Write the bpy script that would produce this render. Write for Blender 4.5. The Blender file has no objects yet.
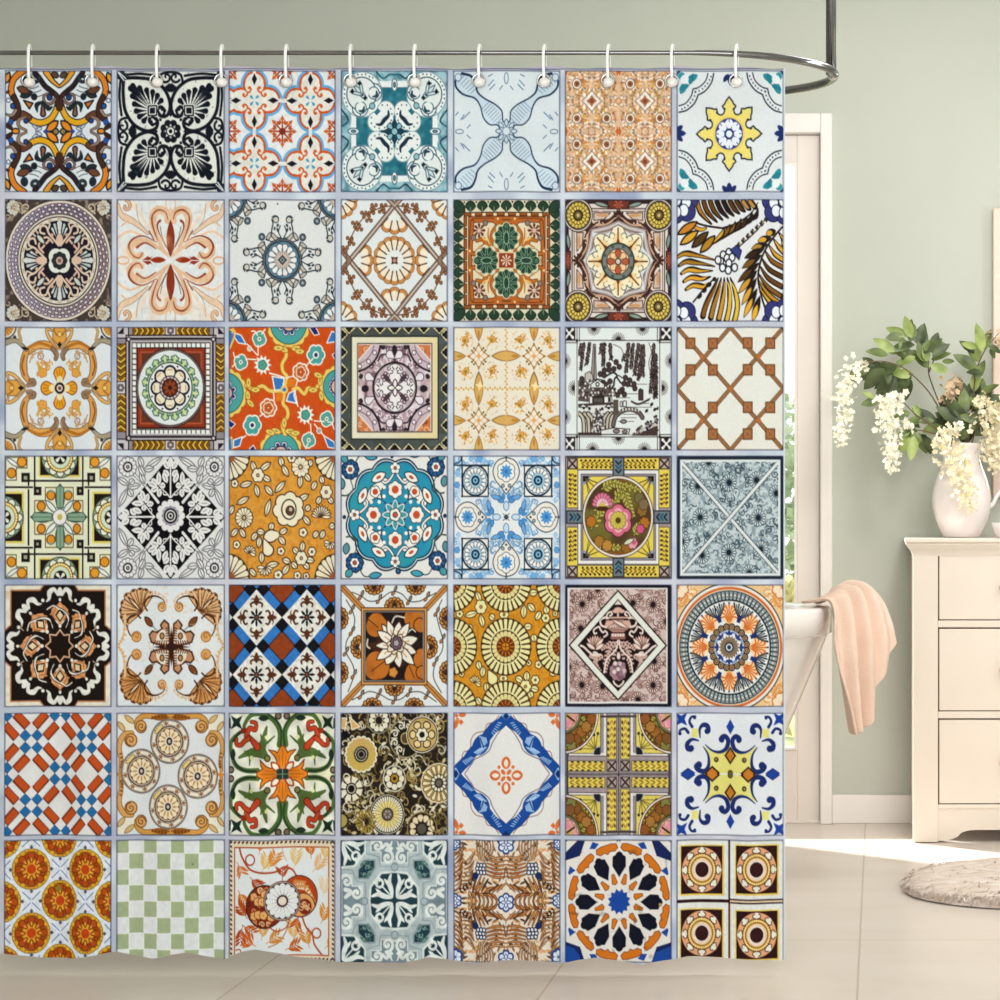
import bpy, bmesh
from mathutils import Vector, Matrix, noise as mnoise
# ---------------------------------------------------------------- pattern drawing (numpy, drawn in code)
import math, random
import numpy as np

def hx(c):
    return np.array([int(c[i:i+2], 16) / 255.0 for i in (0, 2, 4)])

class View:
    """A square field [-1,1]^2 (v down) over one printed tile; shapes are drawn by signed distance."""
    def __init__(s, w, h, cx=441, cy=505):
        u = (np.arange(w) + .5) / w * 2 - 1
        v = (np.arange(h) + .5) / h * 2 - 1
        s.x, s.y = [a.astype(np.float32) for a in np.meshgrid(u, v)]
        s.U, s.V = s.x, s.y
        s.px = 1.0 / w + 1.0 / h
        s.k = 1.0
        s.a = np.zeros((h, w, 3), np.float32)
        s.m = None
        s.mir = 0
        s.mode = 'n'
        s.cx, s.cy = cx, cy
    def sub(s, x, y, mode, k=1.0, m=None, mir=None):
        n = View.__new__(View)
        n.__dict__.update(s.__dict__)
        n.x, n.y, n.mode, n.k = x, y, mode, s.k * k
        if mir is not None: n.mir = mir
        if m is not None:
            n.m = m if s.m is None else s.m * m
        return n
    # ---- coordinate folds
    def q(s): return s.sub(abs(s.x), abs(s.y), 'q' if s.mode == 'n' else 'l', mir=2)
    def o(s):
        a, b = abs(s.x), abs(s.y)
        return s.sub(np.maximum(a, b), np.minimum(a, b), 'o' if s.mode == 'n' else 'l', mir=1)
    def mx(s): return s.sub(abs(s.x), s.y, 'mx' if s.mode == 'n' else 'l')
    def my(s): return s.sub(s.x, abs(s.y), 'my' if s.mode == 'n' else 'l', mir=1)
    def rot4(s):
        """four-fold rotation (no mirror): everything turned into the upper right quadrant"""
        x, y = s.x.copy(), s.y.copy()
        for _ in range(3):
            bad = ~((x >= 0) & (y < 0))
            x, y = np.where(bad, -y, x), np.where(bad, x, y)
        return s.sub(x, y, s.mode)
    def at(s, X, Y, ang=0, k=1.0):
        (cx, cy), = s.P([X, Y])
        c, n = math.cos(math.radians(ang)), math.sin(math.radians(ang))
        dx, dy = s.x - cx, s.y - cy
        return s.sub((dx * c + dy * n) / k, (-dx * n + dy * c) / k, 'l', k, mir=0)
    def pol(s, n, off=0.0, mirror=True):
        r = np.hypot(s.x, s.y)
        th = np.arctan2(s.y, s.x) - math.radians(off)
        d = 2 * math.pi / n
        th = (th + d / 2) % d - d / 2
        if mirror: th = abs(th)
        return s.sub(r * np.cos(th), r * np.sin(th), 'l', mir=1 if mirror else 0)
    def rep(s, nx, ny, ox=0.0, oy=0.0, mirror=False):
        x = ((s.x + 1) / 2 * nx + ox); y = ((s.y + 1) / 2 * ny + oy)
        n = s.sub((x % 1) * 2 - 1, (y % 1) * 2 - 1, 'l', 1.0 / max(nx, ny))
        return n
    def within(s, sd):
        return s.sub(s.x, s.y, s.mode, 1.0, np.clip(.5 - sd * s.k / s.px, 0, 1))
    def P(s, p):
        z = [(p[i], p[i + 1]) for i in range(0, len(p), 2)]
        if s.mode == 'l': return z
        z = [((a - s.cx) / 418.0, (b - s.cy) / 478.0) for a, b in z]
        if s.mode == 'q': z = [(abs(a), abs(b)) for a, b in z]
        if s.mode == 'mx': z = [(abs(a), b) for a, b in z]
        if s.mode == 'my': z = [(a, abs(b)) for a, b in z]
        if s.mode == 'o':
            z = [(abs(a), abs(b)) for a, b in z]
            if sum(a for a, b in z) < sum(b for a, b in z): z = [(b, a) for a, b in z]
        return z
    # ---- painting
    def p(s, sd, c=None, o=None, w=.03):
        if c is not None:
            s.mix(np.clip(.5 - sd * s.k / s.px, 0, 1), c)
        if o is not None:
            s.mix(np.clip(.5 - (abs(sd) - w / 2) * s.k / s.px, 0, 1), o)
    def mix(s, al, c):
        if s.m is not None: al = al * s.m
        c = hx(c) if isinstance(c, str) else c
        s.a += al[..., None] * (c - s.a)
    def bg(s, c): s.mix(np.ones_like(s.U), c)
    # ---- distances
    def dci(s, x, y, r): return np.hypot(s.x - x, s.y - y) - r
    def dbx(s, x, y, a, b):
        dx, dy = abs(s.x - x) - a, abs(s.y - y) - b
        return np.minimum(np.maximum(dx, dy), 0) + np.hypot(np.maximum(dx, 0), np.maximum(dy, 0))
    def ddi(s, x, y, a, b):
        n = math.hypot(1 / a, 1 / b)
        return (abs(s.x - x) / a + abs(s.y - y) / b - 1) / n
    # ---- shapes
    def ci(s, X, Y, r, c=None, o=None, w=.03):
        (x, y), = s.P([X, Y]); s.p(s.dci(x, y, r), c, o, w)
    def el(s, X, Y, rx, ry, c=None, o=None, w=.03, a=0):
        v = s.at(X, Y, a)
        d = np.hypot(v.x / rx, v.y / ry)
        g = np.hypot(v.x / rx ** 2, v.y / ry ** 2) + 1e-6
        s.p(d * (d - 1) / g, c, o, w)
    def bx(s, X, Y, a, b, c=None, o=None, w=.03, ang=0):
        v = s.at(X, Y, ang); s.p(v.dbx(0, 0, a, b), c, o, w)
    def di(s, X, Y, a, b, c=None, o=None, w=.03):
        (x, y), = s.P([X, Y]); s.p(s.ddi(x, y, a, b), c, o, w)
    def pl(s, p, c=None, o=None, w=.03):
        z = s.P(p); n = len(z)
        if s.mir:   # close the seam along a mirror line
            z = [(a if not (s.mir > 1 and abs(a) < .003) else -.03, b if abs(b) > .003 else -.03) for a, b in z]
        d = np.full_like(s.x, 1e9); ins = np.zeros(s.x.shape, bool)
        for i in range(n):
            (ax, ay), (bx, by) = z[i], z[(i + 1) % n]
            ex, ey = bx - ax, by - ay
            wx, wy = s.x - ax, s.y - ay
            t = np.clip((wx * ex + wy * ey) / (ex * ex + ey * ey + 1e-12), 0, 1)
            d = np.minimum(d, (wx - ex * t) ** 2 + (wy - ey * t) ** 2)
            if ay != by:
                ins ^= ((s.y >= ay) != (s.y >= by)) & (s.x < ax + (s.y - ay) * ex / (by - ay))
        d = np.sqrt(d)
        s.p(np.where(ins, -d, d), c, o, w)
    def _ln(s, z, ws, c, o, ow):
        m = max(ws) / 2 + (ow if o else 0) + 2 * s.px / s.k
        xs = [a for a, b in z]; ys = [b for a, b in z]
        M = (s.x > min(xs) - m) & (s.x < max(xs) + m) & (s.y > min(ys) - m) & (s.y < max(ys) + m)
        if not M.any(): return
        px, py = s.x[M], s.y[M]
        d = np.full(px.shape, 9.0, np.float32)
        for i in range(len(z) - 1):
            (ax, ay), (bx, by) = z[i], z[i + 1]
            ex, ey = bx - ax, by - ay
            t = np.clip(((px - ax) * ex + (py - ay) * ey) / (ex * ex + ey * ey + 1e-12), 0, 1)
            d = np.minimum(d, np.hypot(px - ax - ex * t, py - ay - ey * t) - (ws[i] + (ws[i + 1] - ws[i]) * t) / 2)
        sd = np.full(s.x.shape, 9.0, np.float32); sd[M] = d
        if o: s.p(sd - ow, o)
        s.p(sd, c)
    def ln(s, p, w, c, o=None, ow=.02, tp=None):
        z = s.P(p); n = len(z)
        s._ln(z, [w * (1 if tp is None else tp[0] + (tp[1] - tp[0]) * i / (n - 1)) for i in range(n)], c, o, ow)
    def cv(s, p, w, c, o=None, ow=.02, tp=None, sub=5):
        z = s.P(p); q = []
        e = [z[0]] + z + [z[-1]]
        for i in range(1, len(e) - 2):
            for j in range(sub):
                t = j / sub
                q.append(tuple(.5 * (2 * e[i][k] + (e[i+1][k] - e[i-1][k]) * t + (2*e[i-1][k] - 5*e[i][k] + 4*e[i+1][k] - e[i+2][k]) * t*t
                         + (3*e[i][k] - e[i-1][k] - 3*e[i+1][k] + e[i+2][k]) * t**3) for k in (0, 1)))
        q.append(z[-1]); n = len(q)
        def f(t):
            if tp is None: return 1
            if len(tp) == 2: return tp[0] + (tp[1] - tp[0]) * t
            return tp[0] + (tp[1] - tp[0]) * t * 2 if t < .5 else tp[1] + (tp[2] - tp[1]) * (t * 2 - 1)
        s._ln(q, [w * f(i / (n - 1)) for i in range(n)], c, o, ow)
    def sp(s, X, Y, r, a0, turns, w, c, o=None, ow=.02, r1=.12, tp=(1, .7)):
        """spiral: starts at radius r, angle a0 (deg), winds in; the sign of turns gives the sense"""
        (x, y), = s.P([X, Y]); n = max(6, int(abs(turns) * 14)); z = []
        for i in range(n + 1):
            t = i / n; R = r * (1 - t) + r * r1 * t; A = math.radians(a0 + 360 * turns * t)
            z.append((x + R * math.cos(A), y + R * math.sin(A)))
        s._ln(z, [w * (tp[0] + (tp[1] - tp[0]) * i / n) for i in range(n + 1)], c, o, ow)
    def _pt(s, p):
        (x0, y0), (x1, y1) = s.P(p)
        L = math.hypot(x1 - x0, y1 - y0)
        c, n = (x1 - x0) / L, (y1 - y0) / L
        dx, dy = s.x - x0, s.y - y0
        return dx * c + dy * n, -dx * n + dy * c, L
    def lf(s, X0, Y0, X1, Y1, W, c=None, o=None, w=.02, vein=None):
        """leaf pointed at both ends"""
        a, b, L = s._pt([X0, Y0, X1, Y1])
        R = (L * L / 4 + W * W / 4) / W
        h = R - W / 2
        sd = np.hypot(a - L / 2, abs(b) + h) - R
        sd = np.where(abs(a - L / 2) > L / 2, np.maximum(sd, abs(a - L / 2) - L / 2), sd)
        s.p(sd, c, o, w)
        if vein: s.p(np.maximum(abs(b) - .008 / s.k, abs(a - L / 2) - L * .38), vein)
    def pe(s, X0, Y0, X1, Y1, W, c=None, o=None, w=.02, g=.8):
        """petal: narrow at its base, round at its end"""
        a, b, L = s._pt([X0, Y0, X1, Y1])
        r = W / 2; A = np.clip(a / (L - r), 0, 1)
        sd = np.where(a > L - r, np.hypot(a - (L - r), b) - r, np.where(a < 0, np.hypot(a, b), abs(b) - r * A ** g))
        s.p(sd, c, o, w)
    def ro(s, X, Y, r, n, amp, c=None, o=None, w=.03, a=0):
        """scalloped disc"""
        v = s.at(X, Y); th = np.arctan2(v.y, v.x) - math.radians(a)
        s.p(np.hypot(v.x, v.y) - r * (1 - amp + amp * abs(np.cos(th * n / 2))), c, o, w)
    def st(s, X, Y, n, r1, r2, c=None, o=None, w=.03, a=0):
        v = s.at(X, Y); p = []
        for i in range(2 * n):
            R = r2 if i % 2 else r1; t = math.radians(a + 180 * i / n)
            p += [R * math.cos(t), R * math.sin(t)]
        v.pl(p, c, o, w)
    def fl(s, X, Y, r, n, c, o=None, w=.02, cc=None, rc=.25, a=0, W=None, r0=.05):
        """flower with n petals and a round centre"""
        v = s.at(X, Y, a).pol(n)
        v.pe(r * r0, 0, r, 0, W or r * 2 * math.sin(math.pi / n) * .95, c, o, w)
        if cc: s.ci(X, Y, r * rc, cc, o, w)
    def fern(s, p, n, L, W, c, o=None, w=.015, a=50, stem=None, tip=.4):
        """leaflets in pairs along a line"""
        z = s.P(p); s2 = s.sub(s.x, s.y, 'l')
        if stem: s2.cv([k for q in z for k in q], .02, stem)
        m = len(z) - 1
        for i in range(n):
            t = (i + .5) / n * m; j = min(int(t), m - 1); f = t - j
            x = z[j][0] + (z[j+1][0] - z[j][0]) * f; y = z[j][1] + (z[j+1][1] - z[j][1]) * f
            A = math.atan2(z[j+1][1] - z[j][1], z[j+1][0] - z[j][0]); l = L * (1 - (1 - tip) * i / n)
            for sg in (-1, 1):
                B = A + sg * math.radians(a)
                s2.lf(x, y, x + l * math.cos(B), y + l * math.sin(B), W, c, o, w)
    def noise(s, f, seed=0):
        rg = np.random.RandomState(seed); n = int(f) + 3
        g = rg.rand(n, n)
        fx, fy = (s.U + 1) / 2 * f, (s.V + 1) / 2 * f
        ix, iy = fx.astype(int), fy.astype(int)
        tx, ty = fx - ix, fy - iy
        tx, ty = tx * tx * (3 - 2 * tx), ty * ty * (3 - 2 * ty)
        return (g[iy, ix] * (1 - tx) + g[iy, ix + 1] * tx) * (1 - ty) + (g[iy + 1, ix] * (1 - tx) + g[iy + 1, ix + 1] * tx) * ty
    def mot(s, amt, f, seed=0):
        s.a *= (1 + amt * (s.noise(f, seed) - .5))[..., None]
    def grain(s, c, f, lo, hi, seed=0, k=1.0):
        """worn speckle of colour c where the noise runs from lo to hi"""
        s.mix(np.clip((s.noise(f, seed) - lo) / (hi - lo), 0, 1) * k, c)
    def curls(s, seed, n, r, w, cs, x0=-1, y0=-1, x1=1, y1=1):
        rg = random.Random(seed); v = s.sub(s.x, s.y, 'l')
        for i in range(n):
            v.sp(rg.uniform(x0, x1), rg.uniform(y0, y1), r * rg.uniform(.6, 1.2), rg.uniform(0, 360), rg.choice((-1, 1)) * rg.uniform(.6, 1.3), w, rg.choice(cs))
# ---------------------------------------------------------------- the printed tiles, row by row
def a1(t):   # scrolls in ochre, brown and blue
    t.bg('d5dce2'); q = t.q(); k = '22252c'
    q.cv((140,375,200,385,255,425,320,440,390,410,430,350,447,300), .085, 'dba62a', k)
    q.cv((447,300,445,235,400,190,350,150,310,95,270,45), .06, '30262a', k)
    q.cv((140,375,180,372,225,398), .085, '6b4430', k); q.cv((447,330,446,270,430,215), .06, '4c2f25')
    q.cv((190,25,115,90,88,180,110,245), .085, 'd3822b', k); q.cv((110,240,140,310,140,380,95,415), .075, '4a3024', k)
    q.cv((360,40,400,100,455,150), .09, 'd89a35', k, tp=(1,.3)); q.lf(400,45,455,75,.1,'5a483a',k)
    q.sp(372,240,.13,190,1.1,.035,'8a6f66',k,.012); q.ci(385,238,.05,'24457f',k,.02)
    q.sp(265,85,.1,170,.8,.04,'34404a',k,.012)
    for x,y in ((300,150),(320,180),(335,215)): q.cv((x,y,x-30,y+15,x-70,y+22),.016,'555a66')
    q.pe(330,270,335,390,.09,'8a5f4c',k,.03); q.cv((330,275,285,300,290,355),.09,'1f3036',tp=(.4,1,.2)); q.cv((335,275,375,325,410,310),.09,'1f3036',tp=(.4,1,.1))
    q.ci(265,235,.06,'262a2e'); q.pl((185,265,255,285,228,330),'c9762c',k,.03)
    q.lf(160,235,250,195,.12,'2c343c',k); q.lf(135,165,230,200,.12,'6e4733',k); q.lf(185,150,195,70,.14,'26303a')
    q.lf(360,510,450,425,.13,'dd8a2a',k,.03); q.di(355,508,.055,.045,'2a4c98'); q.lf(410,508,455,508,.1,'8f7d55',k,.025)
    q.ci(202,425,.04,'2a4c98',k,.02); q.cv((200,395,150,420,150,470,205,500),.05,'8d7a72','5b4b45',.012,tp=(.4,1,.4))
    q.el(270,470,.06,.02,None,'5d6b8c',.018,40); q.el(300,490,.06,.025,None,'5d6b8c',.018,-20)
    q.lf(95,508,155,508,.09,'d98a2a',k,.025); q.ci(85,440,.055,'2a56a0'); q.cv((60,470,90,485,60,560),.07,'3a2a24')
    q.ci(103,310,.045,'2a56a0',k,.02); q.cv((50,375,95,385,125,345),.05,'9a8478',k,.012,tp=(.3,1)); q.ci(68,265,.035,None,'5d6b8c',.018)
    q.lf(45,130,75,45,.1,'d8932e',k,.03); q.lf(45,210,80,190,.06,'4a3a3a')

def a2(t):   # black palmettes
    t.bg('d6dad5'); e = t.o(); k = '161c28'
    e.pl((60,70,75,150,78,240,110,320,180,330,330,330,330,180,300,88,160,85),'dcdfd9')
    for p in ((130,130),(185,145),(245,160),(300,175),(345,205),(382,250)): e.pe(296,345,p[0],p[1],.1,k,g=2.2)
    e.cv((80,88,190,85,305,105,395,180,445,290,420,375,370,390,335,345,365,315,395,345),.06,k)
    e.cv((30,70,190,52,330,70),.045,k); e.pl((20,25,75,25,90,60,60,80,20,70),'242c40'); e.ln((20,25,90,92),.02,'d6dad5')
    e.bx(296,347,.1,.1,'dcdfd9'); e.bx(296,347,.075,.075,None,k,.025); e.bx(296,347,.045,.045,k)
    e.cv((340,345,372,388,395,350,372,335),.045,k)
    e.di(450,165,.08,.11,k); e.sp(408,80,.1,120,1.0,.045,k); e.cv((345,130,365,60,440,40),.045,k)
    c = t.at(441,508); f = c.pol(8,22.5); f.pe(.08,0,.2,0,.13,k); c.ci(0,0,.075,'dcdfd9',k,.02); c.ci(0,0,.035,k)
    c.pol(8).di(.27,0,.035,.03,k); t.grain('4c525c',60,.86,.95,3,.6)

def a3(t):   # orange quatrefoils
    t.bg('dbe0e4'); k = '1d1a28'; og = 'c65a20'; W = 'dcdcd6'
    for X in (-104,225,660,1095):
        for Y in (-235,265,762):
            v = t.at(X,Y,0,.5); f = v.o()
            v = v
            f.ci(.53,0,.52,'62aadb'); v.bx(0,0,.5,.5,'62aadb',ang=45)
    for X in (-104,225,660,1095):
        for Y in (-235,265,762):
            v = t.at(X,Y,0,.5); f = v.o()
            f.ci(.53,0,.435,og); v.bx(0,0,.45,.45,og,ang=45)
    for X in (-104,225,660,1095):
        for Y in (-235,265,762):
            v = t.at(X,Y,0,.5); f = v.o()
            f.ci(.53,0,.36,W); v.bx(0,0,.36,.36,W,ang=45); f.bx(.9,0,.25,.06,W)
            f.cv((.62,.36,.42,.40,.28,.34,.27,.2,.36,.13,.44,.17),.06,og); f.di(.41,.2,.06,.06,og)
            f.di(.7,0,.2,.1,k); v.pol(4,45).pe(.05,0,.22,0,.1,'3f9bbd')
    for X,Y in ((8,508),(441,508),(874,508),(441,12),(441,1005),(8,12),(874,12),(8,1005),(874,1005)):
        c = t.at(X,Y,0,.5); f = c.pol(8); f.ln((0,0,.42,0),.06,'a84a22'); f.di(.42,0,.12,.07,'c0602c'); f.di(.3,.09,.1,.06,'b4542a'); c.ci(0,0,.12,'7e331d')
    t.mot(.08,30,1)

def a4(t):   # white scrollwork on teal
    t.bg('9fc0cb'); q = t.q(); T = '2c6f80'; W = 'dfe6e6'; k = '26485a'
    for i in range(4): q.pl((20,25+0*i,20,300,120,300,120,100,300,100,300,25),None)
    q.cv((300,40,350,90,400,60,441,60),.03,k); q.cv((20,330,80,420,30,470),.03,k); q.cv((310,70,360,115,441,110),.02,'d7e4e6'); q.cv((60,330,100,440,100,508),.02,'d7e4e6')
    t.bx(441,508,.72,.73,T); t.grain('4f98a5',26,.4,.9,5,.6); t.grain('1d4c5e',18,.5,.95,6,.5)
    t.bx(441,508,.76,.78,None,W,.1); t.bx(441,508,.71,.72,None,'486c7c',.018)
    q.el(441,140,.05,.1,W,'486c7c',.018); q.el(441,140,.018,.04,'7fa5ae',k,.02); q.el(120,508,.1,.05,W,'486c7c',.018); q.el(120,508,.04,.018,'7fa5ae',k,.02)
    e = t.o()
    e.ci(185,220,.37,W,'7d9aa4',.018); e.ci(280,200,.145,W,'486c7c',.02); e.ci(185,210,.27,'dbe2e3',k,.02); e.ci(278,205,.1,W,'486c7c',.02); e.cv((268,235,300,225,300,190),.06,'2b4657',tp=(.3,1,.4))
    e.ci(160,195,.18,'d9e1e1'); e.lf(120,140,215,260,.07,'c5d5d9','5b7683'); e.lf(170,110,190,230,.05,'cbd8db','5b7683')
    e.di(165,130,.04,.05,'15222e'); e.di(208,245,.035,.04,'15222e'); e.di(190,222,.02,.025,'15222e')
    for i in range(9):
        a = math.radians(95+25*i); e.ci(185+140*math.cos(a)*1.0,220+160*math.sin(a),.014,k)
    e.ci(265,308,.05,'8fb9bf',k,.015)
    c = t.at(441,508); c.di(0,0,.27,.2,'1f4456')
    e.pl((436,370,430,420,395,490,300,400,360,330),W); e.ci(374,346,.165,W,'7d9aa4',.016); e.pl((432,370,426,420,392,480,330,410,360,345),W)
    e.cv((392,345,392,385,355,420),.085,'213444',tp=(.3,1)); e.di(310,348,.05,.05,T); e.di(345,398,.03,.03,'cfdadb')
    for p in ((410,330),(385,300),(345,300),(420,370),(415,420),(380,470)): e.ci(p[0],p[1],.014,'42505c')
    f = c.pol(4,45); f.pe(.04,0,.17,0,.09,'8cbcc6',k,.015); c.ci(0,0,.06,'8cbcc6',k,.02)

def a5(t):   # pale blue crossed ribbons
    t.bg('d3dde3'); q = t.q(); k = '223a58'
    q.pl((412,420,400,345,330,285,250,240,205,180,190,100,110,50,40,60,35,150,70,210,160,240,220,290,250,390,310,455,370,460),'c6d6e2')
    for i in range(6): q.ln((58+i*20,122+i*17,112+i*18,60+i*22),.012,'7b90a8')
    for i in range(8): q.ln((250+i*15,330+i*18,310+i*15,270+i*18),.012,'7b90a8')
    q.cv((390,490,370,460,310,455,260,400,235,310,190,245,100,215,45,160,38,105),.03,k,tp=(.7,.8,1.3))
    q.cv((425,440,412,420,405,350,350,295,270,250,215,200,195,130,160,70,90,50),.032,k,tp=(.7,.8,1.5))
    q.ci(60,80,.06,'c9d6e0','6c83a0',.018)
    c = t.at(441,508); c.pol(8).lf(.08,0,.2,0,.07,'c3d2dd','5c7690',.018); c.ci(0,0,.07,'cfdae2','8296ab',.018)
    for s, in ((0,),):
        q.el(441,90,.035,.09,None,'6d84a0',.018); q.el(70,510,.07,.03,None,'6d84a0',.018)
        for p in ((300,150,340,105),(310,180,350,140),(300,75,330,60),(390,180,410,150),(80,415,105,375),(95,410,150,355),(40,380,60,355),(130,480,155,455)): q.ln(p,.018,'5f7ba2')
    t.mot(.05,5,2)

def a6(t):   # dense orange rosettes
    t.bg('d6b698'); rg = random.Random(6)
    q = t.at(441,508).rep(2,2).q()
    cs = ['c98f4e','cf9f5c','bd7443','a97c5e','e4dccf','ece4d8','d8cbbd','9a6a48','bd9f64','8b8078','e4dccf']
    for i in range(150):
        x,y = rg.random(),rg.random(); a = rg.uniform(0,360); L = rg.uniform(.06,.16)
        q.lf(x,y,x+L*math.cos(a),y+L*math.sin(a),rg.uniform(.04,.09),rg.choice(cs))
    for x,y in ((.56,.57),):
        q.ci(x,y,.17,'e9e0d4','84736c',.03); q.ci(x,y,.11,'9a6a4e'); q.ci(x,y,.05,'6c4638')
    q.di(0,0,.36,.34,'e6ded6','85776f',.03); q.st(0,0,4,.2,.12,'a86a48',a=0); q.ci(0,0,.07,'7d4b3a')
    q.ci(1,1,.1,'c96a30'); q.ci(1,0,.1,'d8b090','a8724c',.03); q.ci(0,1,.13,None,'9a7c68',.03)
    t.mot(.16,50,7)

def a7(t):   # yellow star rosette
    t.bg('d9dfe3'); e = t.o(); k = '2b3346'; q = t.q()
    c = t.at(432,528)
    w = c.pol(8); w.pl((.2,0,.3,.12,.38,.075,.42,.085,.425,.125,.465,.12,.495,.085,.545,.06,.645,0),'e2d680',k,.028); c.ci(0,0,.40,'e4d478')
    f = c.pol(8,22.5); f.ci(.415,0,.068,'d9dfe3',k,.026); f.bx(.48,0,.05,.045,'d9dfe3'); w.pl((.3,0,.3,.06,.44,.06,.6,0),'e4d67c')
    c.ci(0,0,.29,'e0c96a'); c.ci(0,0,.26,'2f3f8e'); p = c.pol(8); p.pe(.06,0,.245,0,.15,'dfe6ee'); p.ln((.2,0,.25,0),.014,'2f3f8e'); c.ci(0,0,.075,'dfe6ee','2c3a78',.035); c.ci(0,0,.03,'dfe6ee')
    e.ci(20,60,.0,None)
    e.cv((310,50,293,120,240,190,165,228),.026,k); e.cv((265,50,245,110,190,160,122,176),.022,k)
    for x,y in ((288,75),(277,100),(262,128),(243,150),(222,170),(195,186),(165,197),(142,202)): e.bx(x,y,.012,.013,k)
    e.lf(100,110,185,60,.12,'2f8c9c'); e.lf(120,140,150,50,.09,'2a7f90'); e.ci(60,70,.06,'3a97a6'); e.ci(85,95,.07,'dfe6ea'); e.ci(20,40,.05,'33506a')
    for X,Y,a in ((441,55,90),(15,524,0),(865,524,180)):
        v = t.at(X,Y,a).my()
        v.lf(0,0,.19,0,.1,'25356e'); v.lf(0,.03,.13,.13,.085,'25356e')
    v = t.at(432,992,-90).my(); v.lf(0,0,.17,0,.1,'25356e'); v.lf(0,.03,.12,.13,.085,'25356e')
    t.mot(.04,4,9)

def b1(t):   # round medallion, lilac braid
    t.bg('4a403c'); t.grain('b8aa98',30,.55,.8,4,.6); q = t.q(); k = '231f26'; W = 'd9d3c6'
    q.fl(105,90,.13,11,'c9cbc4','2a2726',.012,'8c8f90',.25); q.curls(11,10,.09,.022,['cfc4b0','b8a48c'],.6,.7,1,1)
    t.ci(461,504,.995,'d9cfc0',k,.015); t.ci(461,504,.95,'a296a2')
    g = np.clip((t.U+.5),0,1); t.within(t.dci(0,0,.95)).mix(g*.55,'8a6a5c'); t.within(t.dci(0,0,.95)).mix(np.clip(-t.V-.35,0,1)*.9,'56506a'); t.within(t.dci(0,0,.95)).mix(np.clip(-t.U,0,1)*.5,'b7b0c8')
    for r in (.80,.86,.92):
        n = 44; v = t.pol(n, (360/n/2) if r == .86 else 0)
        v.el(r,0,.024,.038,'dcd6da','4e4658',.016)
    t.ci(461,504,.77,W); t.ci(461,504,.72,None,k,.02); t.ci(461,504,.765,None,'544a4a',.018); t.pol(24).ln((.685,.0,.685,.03),.015,'9c8a66'); t.ci(461,504,.66,'211d2a')
    c = t.at(461,504)
    f = c.pol(4); f.pe(.35,0,.66,0,.09,'cdd3d2'); f.pe(.35,.02,.62,.10,.07,'b9c2c2',k); f.pe(.34,.04,.55,.15,.06,'cdd3d2',k); f.lf(.24,0,.45,0,.13,'d5b9a5')
    f.cv((.25,.02,.34,.1,.45,.2,.56,.25,.56,.34,.47,.36,.44,.28),.035,'d6c2b0'); f.cv((.3,.13,.38,.22,.36,.3,.28,.26,.33,.2),.035,'d6b7a4'); f.cv((.5,.22,.6,.18,.62,.25),.03,'d6c8b8'); f.lf(.27,.27,.43,.43,.09,'c5cac6',k); f.cv((.45,.4,.5,.46,.42,.5),.03,'cdbfae'); f.ci(.42,.14,.03,'c9a890')
    c.ro(0,0,.24,4,.2,'d8ddd8',k,.02,a=45); c.ro(0,0,.145,8,.12,'2a3434',k,.012); c.ci(0,0,.065,'c7a79c'); c.ci(0,0,.035,'77605c')

def b2(t):   # rust scroll leaves
    t.bg('dbdfe1'); q = t.q(); r = '8f3d22'; P = 'd6b08e'
    q.cv((150,60,230,190,330,340),.05,'e3d3c3',None,tp=(1.8,.6)); q.cv((25,60,60,150,150,200,260,290),.1,'e0c6ac','b08a70',.012,tp=(.5,1,.3)); q.sp(90,80,.1,100,.8,.04,'d9b394','a87c5c',.012)
    q.cv((215,60,215,120,260,130),.02,'c9ccd0'); q.cv((170,60,190,190,280,300),.016,'a9a4a2'); q.cv((25,330,110,275,200,300),.04,'e2c3a6',None)
    q.cv((441,470,380,410,325,290,300,190,320,120,370,108,420,145,418,190),.15,'dab797',None,.0,tp=(.1,1,.8))
    q.cv((340,350,300,230,298,150,345,108,400,125,420,180),.03,r,tp=(.5,1.3,.5)); q.cv((405,400,345,270,340,215,360,192),.03,r,tp=(.3,1.5)); q.cv((430,440,380,330,360,240),.014,'7a5a48')
    q.cv((430,480,340,400,240,350,150,370,120,430,160,475,210,460),.13,'dab797',None,.0,tp=(.1,1,.8))
    q.cv((330,360,230,312,150,330,112,390,140,460,190,483,220,440),.03,r,tp=(.5,1.3,.4)); q.cv((325,412,240,365,175,400),.034,r,tp=(.4,1.2)); q.cv((270,270,310,340),.02,'7a3a28')
    t.my().lf(441,195,441,470,.13,'8c3a20','7a2f1a'); q.di(441,270,.04,.1,'8c3a20')
    t.mx().lf(280,500,405,500,.1,'97391f'); q.pl((215,500,260,470,290,485,280,500),'97391f'); q.pl((250,500,300,470,270,500),'8d341c')
    q.el(70,500,.1,.05,None,'d9a274',.025); q.el(425,60,.05,.12,None,'d8b896',.025); q.cv((60,230,110,190),.03,'dcb896')
    t.grain('e6cdb4',9,.55,.9,2,.45); t.mot(.06,40,2)

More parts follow.
